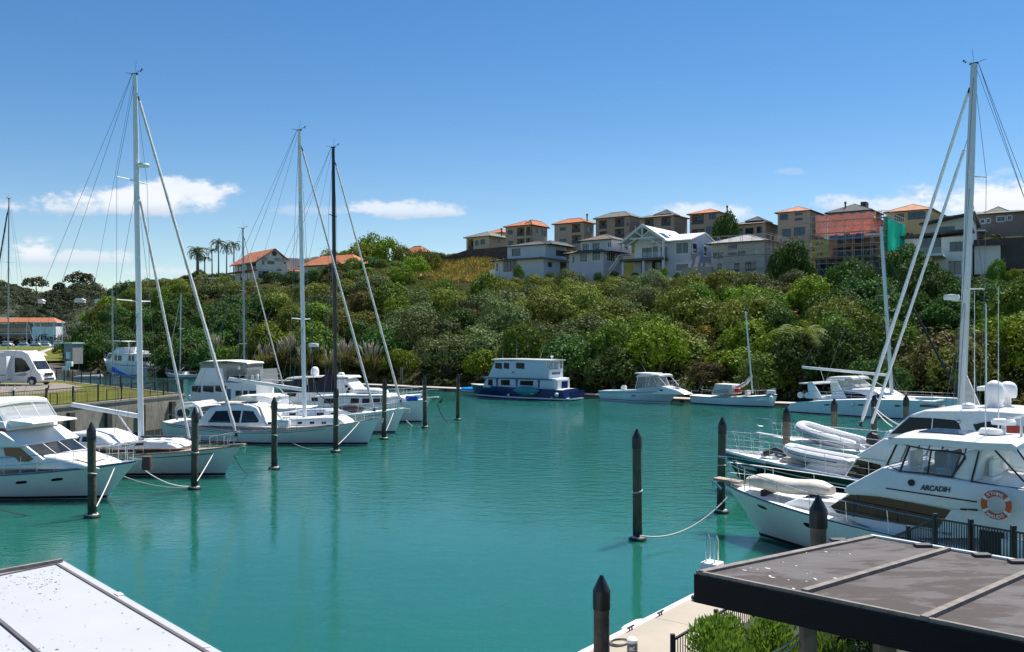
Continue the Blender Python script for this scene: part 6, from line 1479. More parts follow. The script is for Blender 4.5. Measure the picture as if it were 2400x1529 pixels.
b = Boat('cabin_cruiser', 'small white cabin cruiser with tall curtained hardtop at the far pontoon', (16.0, 110.3), -42, group='boats moored in the marina'); t = b.t
hl = Hull(t, 11, 3.5, 2.05, 1.55, 1.25, 1.6, gel_blue, flare=.65, entry=2.3, stern=.92, bulwark=.1, boots=False); hl.strip(.78, .81, 'rub_strake', boot); hl.strip(0, 0, 'chine_line', mat('teal_line', (.08, .2, .22), .4), zr=(.2, .28)); hl.port(.2, .55, .3, .07)
yv = -1.45; P_ = lambda *q: b.pts(yv, *q)
c = Cabin(t, P_((1484, 925), (1490, 912), (1510, 905), (1550, 906), (1580, 915), (1602, 926)), 1.45, gel, ax=-.06, az=-.2, bevel=.1, name='foredeck_cabin'); c.win(P_((1542, 917), (1543, 914), (1550, 914), (1549, 917)), dkglass)
Cabin(t, P_((1488, 911), (1494, 884), (1531, 884), (1540, 907)), 1.35, vinyl_dk, ax=-.03, bevel=0, name='curtained_wheelhouse')
for q in ((1488, 911, 1494, 884), (1512, 908, 1514, 884), (1540, 907, 1530, 884), (1561, 906, 1544, 885)):
    for sg in (-1, 1):
        a, e = b.xz(q[0], q[1], yv), b.xz(q[2], q[3], yv); MB().tube([(a[0], sg * 1.38, a[1]), (e[0], sg * 1.32, e[1])], .045, 6).build('hardtop_post', plast, t)
canopy(t, P_((1492, 882), (1496, 879), (1540, 878), (1547, 881)), 1.5, 1.4, gel, th=.2); MB().box(b.x(1500, 0), b.x(1540, 0), -1.2, 1.2, b.z(1520, 876, 0), b.z(1520, 874, 0)).build('roof_rack', plast, t)
whip(t, b.x(1512, 0), .4, b.z(1512, 876, 0), 1.3, .9); outboard(t, b.x(1460, 0), .3, 1.35, 1.2, gel_grey); hl.rail(.5, 5.3, h=.75, n=7, rise=.1)

b = Boat('sailing_boat', 'small white sailing boat with grey spray canopy and crumpled sail on its boom, far pontoon', (26.0, 104.6), -42, group='boats moored in the marina'); t = b.t
hl = Hull(t, 10.6, 3.2, 1.5, 1.05, 1.0, .55, gel_blue, flare=.85, stern=.8); hl.strip(.9, .97, 'gunwale_stripe', mat('dark_blue_line', (.05, .09, .2), .4))
yv = -1.1; P_ = lambda *q: b.pts(yv, *q)
c = Cabin(t, P_((1672, 940), (1676, 930), (1735, 930), (1775, 934), (1790, 940)), 1.15, gel, ax=-.04, az=-.2, bevel=.06, name='coachroof'); c.win(P_((1726, 937), (1727, 932), (1756, 933), (1756, 937)), dkglass)
c = Cabin(t, P_((1668, 927), (1674, 900), (1714, 902), (1717, 924)), 1.2, mat('pale_grey_canvas', (.55, .54, .52), .8, bump=.3), az=-.15, bevel=.05, name='spray_canopy'); c.win(P_((1671, 922), (1674, 914), (1709, 912), (1708, 922)), vinyl_dk, name='canopy_window')
MB().box(b.x(1724, -.6), b.x(1734, -.6), -.9, -.2, b.z(1729, 921, -.6), b.z(1729, 911, -.6)).build('red_cover', mat('red_canvas', (.5, .03, .03), .8), t, bevel=.05)
xm = b.x(1764, 0); MB().box(b.x(1750, 0), b.x(1756, 0), -.4, .4, b.z(1753, 925, 0), b.z(1753, 915, 0)).build('hatch_board', gel, t)
mast_rig(t, xm, 1.5, 9.5, .9, alu, .085, ((.5, .7),), 1.3, 1.05, None, None, (-5, 1.4), wr=.01)
mb = MB(); rn = random.Random(2); rings = []
for i in range(13):
    f = i / 12; x_ = lerp(xm - .15, b.x(1714, 0), f); z_ = b.z(1740, 909, 0) + 1.3 * (1 - f) ** 2.5; k = lerp(.28, .12, f)
    rings.append([(x_, k * math.cos(a) + rn.uniform(-.04, .04), z_ + k * 1.1 * math.sin(a) + rn.uniform(-.05, .05)) for a in [j * math.pi / 5 for j in range(10)]])
mb.loft(rings).build('crumpled_mainsail', mat('grey_sail', (.50, .48, .46), .8, bump=.6, bs=4), t)
hl.rail(-5.0, 4.8, h=.6, n=7, mids=(), bow=False, r=.014); pulpit(hl, 4.3, .65, .1); MB().box(4.1, 5.0, -.35, .35, 1.55, 1.95).build('furled_bundle', gel_grey, t, bevel=.1)
fender(t, b.x(1808, -.9), -.95, 1.0, .22, .7)

b = Boat('catamaran', 'white sailing catamaran with pale blue topsides and hard cockpit roof, right end of far pontoon', (37.2, 92.0), -46, group='boats moored in the marina'); t = b.t
class Sub: pass
for y_ in (-2.9, 2.9):
    hh = Hull(t, 14.6, 1.9, 1.9, 1.75, 1.0, .35, gel_blue, flare=.9, entry=2.6, stern=.85, tr=-.9, fine=.4, boots=False)
    for o in [o for o in t.children if o.name.startswith(('hull', 'deck')) and not o.get('moved')]: o.location.y = y_; o['moved'] = 1
    st = hh.strip(0, 0, 'waterline_stripe', boot, zr=(.02, .14)); st.location.y = y_; st['moved'] = 1
    for x_ in (-3.0, .5, 4.0):
        hh.port(x_, .7, .3, .08, sides=(-1,))
        for o in [o for o in t.children if o.name.startswith('porthole') and not o.get('moved')]: o.location.y = y_; o['moved'] = 1
for o in t.children:
    if 'moved' in o: del o['moved']
MB().box(-5.5, 3.4, -2.4, 2.4, 1.0, 1.8).build('bridge_deck', gel, t, bevel=.1)
yv = -2.6; P_ = lambda *q: b.pts(yv, *q)
c = Cabin(t, P_((1938, 945), (1950, 920), (1975, 912), (2030, 912), (2050, 918), (2080, 936), (2095, 945)), 2.9, gel, ax=-.05, az=-.35, bevel=.15, name='saloon', seg=3)
c.win(P_((1982, 930), (1974, 918), (2008, 921), (2030, 929), (2024, 933), (1986, 934)), dkglass); c.win(P_((2034, 934), (2052, 924), (2074, 935)), dkglass)
canopy(t, P_((1929, 891), (1935, 885), (1985, 884), (1992, 888)), 2.0, 1.8, gel, name='cockpit_roof', th=.2); Cabin(t, P_((1938, 918), (1937, 890), (1974, 889), (2000, 908), (1984, 912)), 1.8, vinyl, bevel=0, name='clear_curtains')
for sg in (-1, 1):
    mb = MB(); q = b.pts(yv, (1896, 935), (1893, 897), (1905, 895), (1928, 934)); mb.loft([[(x, sg * 2.7, z) for x, z in q], [(x, sg * 2.45, z) for x, z in q]]); mb.build('stern_arch', gel_blue, t, bevel=.05)
q = b.pts(yv, (1872, 898), (1905, 894)); MB().box(q[0][0], q[1][0] + .3, -2.6, 2.6, q[0][1] - .1, q[0][1] + .02).build('solar_arch', gel_grey, t, bevel=.03)
whip(t, q[1][0], 0, q[0][1], 1.8, .6, .04)
xm = b.x(2090, 0); mast_rig(t, xm, 2.3, 17.0, 1.1, alu, .16, ((.12, .7), (.58, 1.3)), 2.9, 1.8, (9.8, 4.1, 4.7), None, (-7, 2.2, 2.8), bm=whitepaint, wr=.012)
MB().tube([(xm + 6.6, 0, 2.0), (xm + 3.5, 0, 8.2), (xm - .45, 0, 16)], [.10, .12, .05], 8).build('furled_headsail', canvas_navy, t); hl = hh
for y0 in (-3.5, 3.5):
    r_ = MB(); r_.tube([(x, y0, 2.35) for x in (-6, -2, 2, 5.5, 7.2)], .016, 5); r_.tube([(x, y0, 2.05) for x in (-6, 0, 5.5, 7.2)], .01, 5); r_.build('guard_rail', steel, t)
    for x_ in (-6, -3.4, -.8, 1.8, 4.4, 7.1): MB().tube([(x_, y0, 1.6), (x_, y0, 2.36)], .016, 5).build('stanchion', steel, t)
MB().box(5.6, 6.0, -2.6, 2.6, 1.45, 1.75).build('crossbeam', alu, t, bevel=.05)
for x_ in (-7.0, -6.2): MB().lathe([(.08, -.12), (.32, -.12), (.32, .12), (.08, .12)], (x_, -2.2, 1.8), 14, 'y').build('lifebuoy', plast, t)
MB().ball((-.5, -3.95, 1.2), .22).build('fender', gel_grey, t)
# ------------------------------------------------------------------ boats on the right
HR = 135
b = Boat('motor_yacht', 'white flybridge motor yacht lettered on its side, nearest on the right', back_from(G(1785, 1258), HR, 5.5), HR); t = b.t
hl = Hull(t, 14.4, 4.6, 2.0, 1.45, 1.15, 1.75, gel, flare=.55, entry=2.2, stern=.9, wlb=.88, bulwark=.12, fine=.8); hl.strip(.95, .985, 'gunwale_line', mat('dark_blue_line', (.05, .09, .2), .4))
hl.port(b.x(1875, 1.9), .70, .30, .11, sides=(1,)); hl.port(b.x(1770, 1.0), .78, .26, .08, sides=(1,)); hl.port(b.x(1965, 2.2), .6, .06, .05, sides=(1,))
yv = 1.8; P_ = lambda *q: b.pts(yv, *q)
tr = Cabin(t, P_((1800, 1190), (1850, 1174), (1950, 1184), (2110, 1225), (2110, 1250)), 1.1, gel, ax=0, bevel=.1, name='foredeck_trunk'); 
for x_, px in ((0, 1835), (0, 1905)): hatch(t, b.x(px, 0), 0, b.z(px, 1176 if px < 1900 else 1186, 0) + .12, .62, .62, mat('bronze_hatch', (.12, .1, .09), .3))
sal = Cabin(t, P_((1938, 1190), (1990, 1156), (2060, 1160), (2420, 1204), (2420, 1262), (2100, 1262), (1965, 1208)), 1.85, gel, ax=0, az=-.08, bevel=.05, name='saloon')
sal.win(P_((1946, 1186), (1992, 1160), (2062, 1165), (2228, 1196), (2198, 1240), (2060, 1221), (1962, 1203)), dkglass, (1, -1))
for p0_, p1_ in (((2012, 1158), (2000, 1212)), ((2122, 1178), (2120, 1231))):
    (xa1, za1), (xb1, zb1) = P_(p0_, p1_)
    MB().tube([(xa1, sal.hw(xa1, za1) + .02, za1), (xb1, sal.hw(xb1, zb1) + .02, zb1)], .02, 4).build('window_mullion', mat('mullion_grey', (.06, .065, .075), .4), t)
for _ in (0,):  sal.front(*P_((1938, 1190), (1990, 1156)), k=.93, n=3, za=.04, zb=.96)
up = Cabin(t, P_((1978, 1152), (1984, 1140), (2070, 1094), (2105, 1106), (2232, 1122), (2276, 1130), (2420, 1150), (2420, 1204), (2230, 1194), (2064, 1165), (1990, 1158)), 1.9, gel, az=-.06, bevel=.08, name='flybridge_body', seg=3)
fz = Cabin(t, P_((2076, 1090), (2100, 1036), (2250, 1056), (2300, 1058), (2276, 1130), (2232, 1121), (2106, 1106)), 1.78, gel, az=-.12, bevel=.04, name='flybridge_frame')
bpy.data.objects.remove(fz.o)
fz.o = None
gl = Cabin(t, P_((2078, 1090), (2100, 1038), (2246, 1058), (2230, 1120), (2108, 1105)), 1.76, clear, az=-.12, bevel=0, name='flybridge_glazing')
def fr(pts, y=1.78, name='window_frame', m=blackmetal, r=.042, closed=True, az=-.12, zr=None):
    z0 = min(p[1] for p in gl.poly)
    for sg in (1, -1): MB().tube([(x, sg * (gl.hw(x, z) + .015), z) for x, z in pts], r, 5, closed=closed).build(name, m, t)
fr(P_((2078, 1090), (2100, 1038), (2128, 1047), (2109, 1105)), r=.04); fr(P_((2109, 1105), (2128, 1047), (2179, 1056), (2173, 1111))); fr(P_((2173, 1111), (2179, 1056), (2236, 1061), (2256, 1066), (2258, 1074), (2229, 1119)))
w_ = gl.hw(0, 2.6)
for a_, b_ in (((2078, 1090), (2100, 1038)),):
    lo, hi = b.xz(*a_, yv), b.xz(*b_, yv); MB().tube([(lo[0], -1.7, lo[1]), (lo[0], 1.7, lo[1])], .03, 5).build('window_frame', blackmetal, t)
    for y_ in (-.6, .6): MB().tube([(lo[0], y_, lo[1]), (hi[0], y_, hi[1])], .03, 5).build('window_frame', blackmetal, t)
Cabin(t, P_((2232, 1121), (2250, 1064), (2300, 1052), (2280, 1130)), 1.74, gel, az=-.1, bevel=.05, name='flybridge_pillar')
ht = canopy(t, P_((2084, 1034), (2096, 1026), (2180, 1028), (2300, 1038), (2372, 1040), (2384, 1048)), 1.85, 1.85, gel, th=.22, crown=.12)
sp = P_((2130, 1022), (2235, 1030)); MB().box(sp[1][0], sp[0][0], -.6, .9, sp[0][1] + .05, sp[0][1] + .1).build('solar_panel', mat('solar_cells', (.03, .06, .14), .12, var=.3, vs=6), t)
MB().box(sp[1][0] - .04, sp[0][0] + .04, -.64, .94, sp[0][1] + .02, sp[0][1] + .06).build('panel_frame', steel, t)
ae = Cabin(t, P_((2276, 1129), (2296, 1058), (2376, 1044), (2420, 1110), (2420, 1148), (2352, 1142)), 1.76, clear, az=-.08, bevel=0, name='aft_enclosure')
for pl in (P_((2276, 1129), (2294, 1058)), P_((2276, 1129), (2352, 1142), (2420, 1150)), P_((2326, 1050), (2400, 1130)), P_((2376, 1044), (2425, 1112)), P_((2276, 1130), (2320, 1185)), P_((2352, 1142), (2340, 1200))):
    for sg in (1, -1): MB().tube([(x, sg * 1.77, z) for x, z in pl], .03, 5).build('enclosure_frame', blackmetal, t)
for (px, py, m_, s_) in ((2196, 1092, canvas_dk, .5), (2226, 1092, mat('seat_blue', (.12, .17, .26), .6), .5), (2322, 1112, gel, .5), (2140, 1090, gel, .35)):
    x_, z_ = b.xz(px, py, .4); MB().box(x_ - s_ / 2, x_ + s_ / 2, -.1, 1.0, z_ - .5, z_).box(x_ - s_ / 2, x_ - s_ / 2 + .14, -.1, 1.0, z_, z_ + .55).build('helm_seat', m_, t, bevel=.06)
cz = b.z(2180, 1124, 0); MB().box(b.x(2330, 0), b.x(2090, 0), -1.6, 1.6, cz - .5, cz - .2).build('flybridge_sole', deckw, t)
MB().tube([(x, 1.9, z) for x, z in P_((2080, 1144), (2292, 1176))], .022, 5).build('grab_rail', rubber, t)
x_, z_ = b.xz(2135, 1132, 1.92); MB().lathe([(.02, -.05), (.11, -.05), (.11, .06), (.02, .07)], (x_, 1.86, z_), 12, 'y').build('horn', rubber, t)
x_, z_ = b.xz(2191, 1146, 1.9)
pA, pB = b.xz(2155, 1141, 1.9), b.xz(2227, 1151, 1.9)
text(t, 'ARCADIH', .24, (x_, up.hw(x_, z_) + .03, z_), (pB[0] - pA[0], 0, pB[1] - pA[1] + .05), (0, -.06, 1), lettering, italic=.25, width=abs(pB[0] - pA[0]), name='boat_name')
for px, w_ in ((2257, .18), (2275, .4)):
    x_, z_ = b.xz(px, 1193, 1.9); MB().box(x_ - w_ / 2, x_ + w_ / 2, 1.84, 1.89, z_ - .05, z_ + .04).build('vent_grille', blackmetal, t)
hl.rail(b.x(2190, 2.1), hl.L / 2 - .2, h=.72, n=6, mids=(.5,), rise=.15); pulpit(hl, hl.L / 2 - 1.4, .95, .5); anchor(t, 7.5, hl.sheer(1) + .02, 1.2)
MB().bar((6.4, 0, hl.sheer(1) + .06), (7.6, 0, hl.sheer(1) + .1), .5, .1).build('bow_plank', teak, t)
MB().lathe([(.02, 0), (.1, 0), (.08, .2), (.14, .26), (.02, .3)], (b.x(1878, 0), .3, hl.sheer(.85) + .15), 10).build('windlass', steel, t)
# stern: open cockpit side with steps
x0 = b.x(2275, 1.95); MB().box(x0 - 3.4, x0 - .9, 1.9, 2.15, 1.2, 1.75).build('cockpit_coaming', gel, t, bevel=.06)
for i in range(4): MB().box(x0 - 1.6 - .35 * i, x0 - 1.25 - .35 * i, .9, 1.75, .9 + .32 * i, 1.2 + .32 * i).build('stair_tread', gel, t, bevel=.02)
MB().box(x0 - .95, x0 - .25, 1.88, 1.95, 1.1, 1.9).build('side_opening', rubber, t)
x_, z_ = b.xz(2206, 1248, 2.25); text(t, 'Bay of Islands', .13, (x_, hl.side(x_, .8, 1).y + .03, z_), (-1, 0, 0), (0, 0, 1), letter_b, italic=.2)
whip(t, b.x(2310, .5), .5, b.z(2310, 1035, .5), 4.6, 0, .022); whip(t, b.x(2340, -.8), -.8, b.z(2340, 1035, 0), 4.0, 0, .022)
radar_scanner(t, b.x(2325, .1), .1, b.z(2325, 1012, .1), .38); radar_scanner(t, b.x(2352, -.3), -.3, b.z(2352, 990, -.3), .36)
mb = MB(); q = P_((2362, 1034), (2362, 985), (2325, 990)); mb.tube([(x, .4, z) for x, z in q], .05, 6); mb.tube([(x, -.5, z) for x, z in q], .05, 6); mb.build('radar_arch', plast, t)
# lifebuoy on the rail
lx, lz = b.xz(2337, 1183, 2.2)
t2 = thing('lifebuoy', 'orange lifebuoy with white lettering hung at the stern of the nearest right motor yacht', 'lifebuoy', b.W(lx, 2.28, lz), b.h); ring = MB(); n = 28; rg = []
for i in range(n):
    a = i / n * 2 * math.pi; c_ = Vector((math.cos(a), 0, math.sin(a))); rg.append([c_ * (.36 + .095 * math.cos(q)) + Vector((0, .085 * math.sin(q), 0)) for q in [j * math.pi / 5 for j in range(10)]])
ring.loft(rg, cap=False, loop=True).build('ring', orange, t2)
for k, (s_, a0, da) in enumerate((('STHWL', 124, -17), ('MAUDS', 236, 17))):
    for i, chh in enumerate(s_):
        a = R(a0 + da * i); up_ = Vector((-math.cos(a), 0, math.sin(a))) * (1 if k == 0 else -1); ex_ = up_.cross(Vector((0, 1, 0))) * -1
        ex_ = Vector((0, -1, 0)).cross(up_) * -1 if False else up_.cross(Vector((0, 1, 0)))
        text(t2, chh, .15, (-math.cos(a) * .36, .09, math.sin(a) * .36), ex_, up_, letter_w, name='letter')
for a in (33, 147, 213, 327):
    MB().loft([[Vector((math.cos(R(a + da)), 0, math.sin(R(a + da)))) * (.36 + .1 * math.cos(q)) + Vector((0, .09 * math.sin(q), 0)) for q in [j * math.pi / 5 for j in range(10)]] for da in (-7, 7)], cap=False).build('reflective_band', plast, t2)
# covered canoe on the foredeck
t2 = thing('covered_canoe', 'long tender under a beige cover on the foredeck of the nearest right motor yacht', 'dinghy', b.W(b.x(1850, .2), .2, b.z(1850, 1140, .2)), b.h); rings = []; rn = random.Random(3)
for i in range(15):
    f = i / 14; k = min(1, .55 + 2.6 * f) * min(1, .55 + 2.6 * (1 - f)); rings.append([(lerp(1.75, -1.75, f), .52 * k * math.copysign(abs(math.cos(a)) ** .7, math.cos(a)) + rn.uniform(-.015, .015), (.34 if math.sin(a) > 0 else .24) * k * math.sin(a) + .04 * math.sin(f * 9)) for a in [j * math.pi / 8 for j in range(16)]])
MB().loft(rings).build('cover', canvas_beige, t2)
for x_ in (-1.0, .9): MB().box(x_ - .06, x_ + .06, -.5, .5, -.5, -.2).build('chock', canvas_navy, t2)

# big dark hulled motor yacht
b = Boat('motor_yacht', 'large motor yacht with black hull, white pilothouse and satellite domes, second on the right', back_from(G(1750, 1151), HR, 9.6), HR); t = b.t
hl = Hull(t, 22, 5.8, 1.95, 1.55, 1.5, 1.4, blackhull, flare=.6, entry=2.0, stern=.9, wlb=.9, bulwark=.08, fine=.7); hl.caprail('gunwale', plast, .12, .1); hl.strip(.80, .83, 'cove_stripe', plast, f0=.1, f1=.98)
yv = 2.3; P_ = lambda *q: b.pts(yv, *q)
tr = Cabin(t, P_((1840, 1115), (1880, 1088), (1985, 1082), (2000, 1120)), 1.6, deckw, ax=-.04, bevel=.12, name='foredeck_trunk')
sal = Cabin(t, P_((1972, 1125), (2004, 1074), (2090, 1080), (2480, 1100), (2480, 1160), (2060, 1160)), 2.3, gel, az=-.06, bevel=.06, name='saloon'); sal.win(P_((1980, 1118), (2008, 1078), (2062, 1090), (2070, 1110), (2060, 1125)), dkglass, (1, -1)); sal.win(P_((2075, 1112), (2072, 1092), (2450, 1110), (2450, 1140)), dkglass, (1, -1)); sal.front(*P_((1972, 1125), (2004, 1074)), k=.95, n=3, za=.05, zb=.95)
bw = Cabin(t, P_((2002, 1070), (2073, 1026), (2120, 1040), (2480, 1064), (2480, 1102), (2090, 1086)), 2.35, gel, az=-.05, bevel=.12, name='brow', seg=3)
ph = Cabin(t, P_((2070, 1024), (2122, 975), (2160, 962), (2300, 962), (2480, 975), (2480, 1064), (2120, 1042)), 2.2, gel, az=-.1, bevel=.14, name='pilothouse', seg=3)
ph.win(P_((2084, 1018), (2127, 979), (2180, 981), (2178, 1017)), dkglass, (1, -1)); ph.win(P_((2181, 1017), (2183, 981), (2234, 986), (2243, 993), (2252, 1016)), dkglass, (1, -1)); ph.win(P_((2287, 1018), (2276, 995), (2310, 988), (2345, 990), (2352, 1020)), dkglass, (1, -1), frame=plast); ph.front(*P_((2070, 1024), (2122, 975)), k=.92, n=3, za=.06, zb=.94)
x_, z_ = b.xz(2250, 988, 2.0); MB().ball((x_, ph.hw(x_, z_) + .05, z_), .09).build('deck_light', steel, t)
x_, z_ = b.xz(2393, 1020, 2.1); MB().box(x_ - .3, x_ + .5, ph.hw(x_, z_) - .02, ph.hw(x_, z_) + .04, z_ - .35, z_ + .35).build('red_locker', mat('red_panel', (.6, .06, .03), .5), t)
hatch(t, b.x(2185, 0), 0, b.z(2185, 958, 0) + .12, .8, .8)
zr = b.z(2330, 962, .2); MB().lathe([(.3, -.1), (.34, .3), (.38, .5)], (b.x(2331, .2), .2, zr), 14).build('dome_mount', plast, t); dome(t, b.x(2331, .2), .2, zr + .32, .37, .95); dome(t, b.x(2362, -.8), -.8, zr + .5, .36, .7); MB().tube([(b.x(2362, -.8), -.8, zr - .1), (b.x(2362, -.8), -.8, zr + .5)], .14, 8).build('dome_mount', plast, t)
dome(t, b.x(2270, 1.2), 1.2, b.z(2270, 962, 1.2), .26, .32); MB().bar((b.x(2314, -.6), -1.0, zr + .9), (b.x(2314, -.6), .4, zr + .9), .22, .18).build('radar_scanner', plast, t); MB().tube([(b.x(2314, -.3), -.3, zr - .1), (b.x(2314, -.3), -.3, zr + .85)], .1, 8).build('radar_post', plast, t)
for px, y_, hgt in ((2284, 0, 5.2), (2312, 1.0, 4.6), (2340, -1.5, 5.4)): whip(t, b.x(px, y_), y_, zr - .1, hgt, 0, .025)
for dx in (-1.0, 0, 1.1): Cabin(t, [(b.x(2200, 0) + dx - .5, b.z(2200, 960, 0)), (b.x(2200, 0) + dx - .4, b.z(2200, 960, 0) + .0), (b.x(2200, 0) + dx + .5, b.z(2200, 960, 0) + .02)], .3, gel, bevel=0, name='roof_pad') if False else None
hl.rail(1.0, 10.8, h=.95, n=9, mids=(.62, .3), rise=.12); pulpit(hl, 9.3, 1.1, 1.0); anchor(t, 10.9, 1.5, 1.0, rubber)
for px, py in ((1790, 1098), (1806, 1092)): x_, z_ = b.xz(px, py, .2); MB().lathe([(.02, 0), (.16, 0), (.1, .18), (.18, .26), (.02, .3)], (x_, .2 if px < 1800 else -.4, hl.sheer(.92) + .05), 10).build('windlass', steel, t)
mb = MB(); x_, z_ = b.xz(1818, 1090, 0); mb.tube([(x_ + .5, .3, hl.sheer(.9) + .2), (x_, 0, hl.sheer(.9) + .45), (x_ - .7, -.2, hl.sheer(.9) + .15)], .16, 7); mb.build('stowed_fender', canvas_dk, t)
Cabin(t, [(b.x(1930, 0), hl.sheer(.8) + .02), (b.x(1920, 0), hl.sheer(.8) + .32), (b.x(1850, 0), hl.sheer(.8) + .3), (b.x(1838, 0), hl.sheer(.8) + .02)], .7, mat('grey_cover', (.30, .29, .27), .8, bump=.5), bevel=.06, name='hatch_cover')
text(t, 'WANDERER I', .2, (b.x(1747, 1.2), hl.side(b.x(1747, 1.2), .72, 1).y + .05, hl.sheer(.93) * .72), (-1, .35, 0), (0, .3, 1), letter_w, italic=.2, name='boat_name')
inflatable('inflatable_tender', 'white inflatable tender lying on the foredeck of the black hulled motor yacht', b.W(b.x(1925, .9), .9, b.z(1925, 1072, .9)), b.h, 3.9, 1.7, .26, ribgrey, tilt=-.06)

# sailing yacht with the tallest right mast
b = Boat('sailing_yacht', 'sailing yacht with twin white furled headsails and the tallest mast on the right', back_from((15.6, 54.5), HR, 9.2), HR, group='boats moored in the marina'); t = b.t
hl = Hull(t, 18.4, 4.8, 2.0, 1.7, 1.7, 1.6, gel, flare=.8, stern=.8, bulwark=.05); hl.caprail('toe_rail', plast, .06, .05)
xm = b.x(2250, 0); xf, zf_ = b.xz(2012, 1003, 0)
Cabin(t, b.pts(1.5, (2060, 1050), (2075, 1010), (2200, 1000), (2400, 990), (2400, 1050)), 1.5, gel, ax=.02, az=-.2, bevel=.12, name='coachroof')
Pm = mast_rig(t, xm, 1.9, b.z(2283, 150, 0) - 1.9, xm - b.x(2283, 0), alu, .175, ((.425, 1.6), (.715, 1.4)), 2.2, 1.7, (6.5, 3.6, 4.0), (xf, zf_ - .2), (-9.0, 1.9, 1.4), (b.x(2034, 0), zf_ - .35, .84), sr=.11, sailm=whitepaint, wr=.013, sweep=.25)
MB().loft([[(xm + .1, -.05, 2.2), (xm + .1, .05, 2.2), (xm - .1, .05, 6.2), (xm - .1, -.05, 6.2)], [(xm - 1.9, -.05, 2.2), (xm - 1.9, .05, 2.2), (xm - .35, .05, 6.0), (xm - .35, -.05, 6.0)]]).build('storm_sail', canvas_sail, t)
x_, z_ = b.xz(2236, 697, 0); MB().lathe([(.02, -.15), (.36, -.13), (.4, 0), (.36, .13), (.02, .16)], (x_ + .12, 0, z_), 14).build('radar_dome', plast, t); MB().bar((x_ + .1, 0, z_ - .18), (xm - .3, 0, z_ - .18), .12, .06).build('radar_bracket', alu, t)
hl.rail(-4, 9.0, h=.8, n=10, mids=(.5,)); pulpit(hl, 8.0, .95, .9); anchor(t, 9.6, 1.9, 1.2)
MB().bar((8.6, 0, 2.0), (10.0, 0, 2.1), .35, .1).build('bowsprit', gel_grey, t)
inflatable('inflatable_boat', 'large grey white inflatable boat tilted on the foredeck of the tall masted yacht', b.W(b.x(1950, .3), .3, b.z(1950, 1026, .3)), b.h, 4.6, 1.9, .33, ribgrey, tilt=-.17, roll=-.10)
for o_ in [o for o in bpy.data.objects if o.get('label', '').startswith('large grey white inflatable')]: outboard(o_, -2.3, 0, .25, 1.25)

# yachts at the right edge
b = Boat('motor_yacht', 'white motor yacht with railed flybridge, cut off by the right edge behind the domes', (37.5, 49.5), HR); t = b.t
hl = Hull(t, 18, 5, 2.3, 1.8, 1.6, 1.5, gel, flare=.65); c = Cabin(t, [(-7, 1.6), (-7, 4.0), (2.5, 4.0), (4.8, 2.0)], 2.2, gel, az=-.06, bevel=.08, name='saloon'); c.win([(-6, 2.6), (-6, 3.5), (2.2, 3.5), (3.2, 2.6)], dkglass, (1, -1)); Cabin(t, [(-6.4, 4.0), (-6.6, 5.0), (1.4, 5.0), (2.8, 4.0)], 2.0, gel, az=-.08, bevel=.1, name='flybridge')
for sg in (-1, 1): MB().tube([(-4.5, sg * 1.8, 5.0), (-5.0, sg * 1.7, 7.2), (-3.4, sg * 1.7, 7.4), (-2.2, sg * 1.8, 5.0)], .07, 6).build('radar_arch', steel, t)
MB().box(-5.0, -3.4, -1.8, 1.8, 7.15, 7.3).build('arch_top', plast, t, bevel=.04); dome(t, -4.2, 1.0, 7.3, .36, .7); MB().bar((-4.2, -1.4, 7.55), (-4.2, .2, 7.55), .2, .16).build('radar_scanner', plast, t); hl.rail(-1, 8.6, h=.9, n=8)
for px in (0, 1.2): whip(t, -1 + px, 1.2, 5.0, 6.0, 0, .03)
b = Boat('sailing_yacht', 'sailing yacht whose thin mast rises at the far right, beyond the white domes', (41, 60), HR); t = b.t
hl = Hull(t, 13, 4, 1.7, 1.3, 1.3, 1.3, gel); mast_rig(t, 1.5, 1.5, 13, .8, alu, .1, ((.5, 1.0),), 1.7, 1.3, None, None, (-6, 1.5))

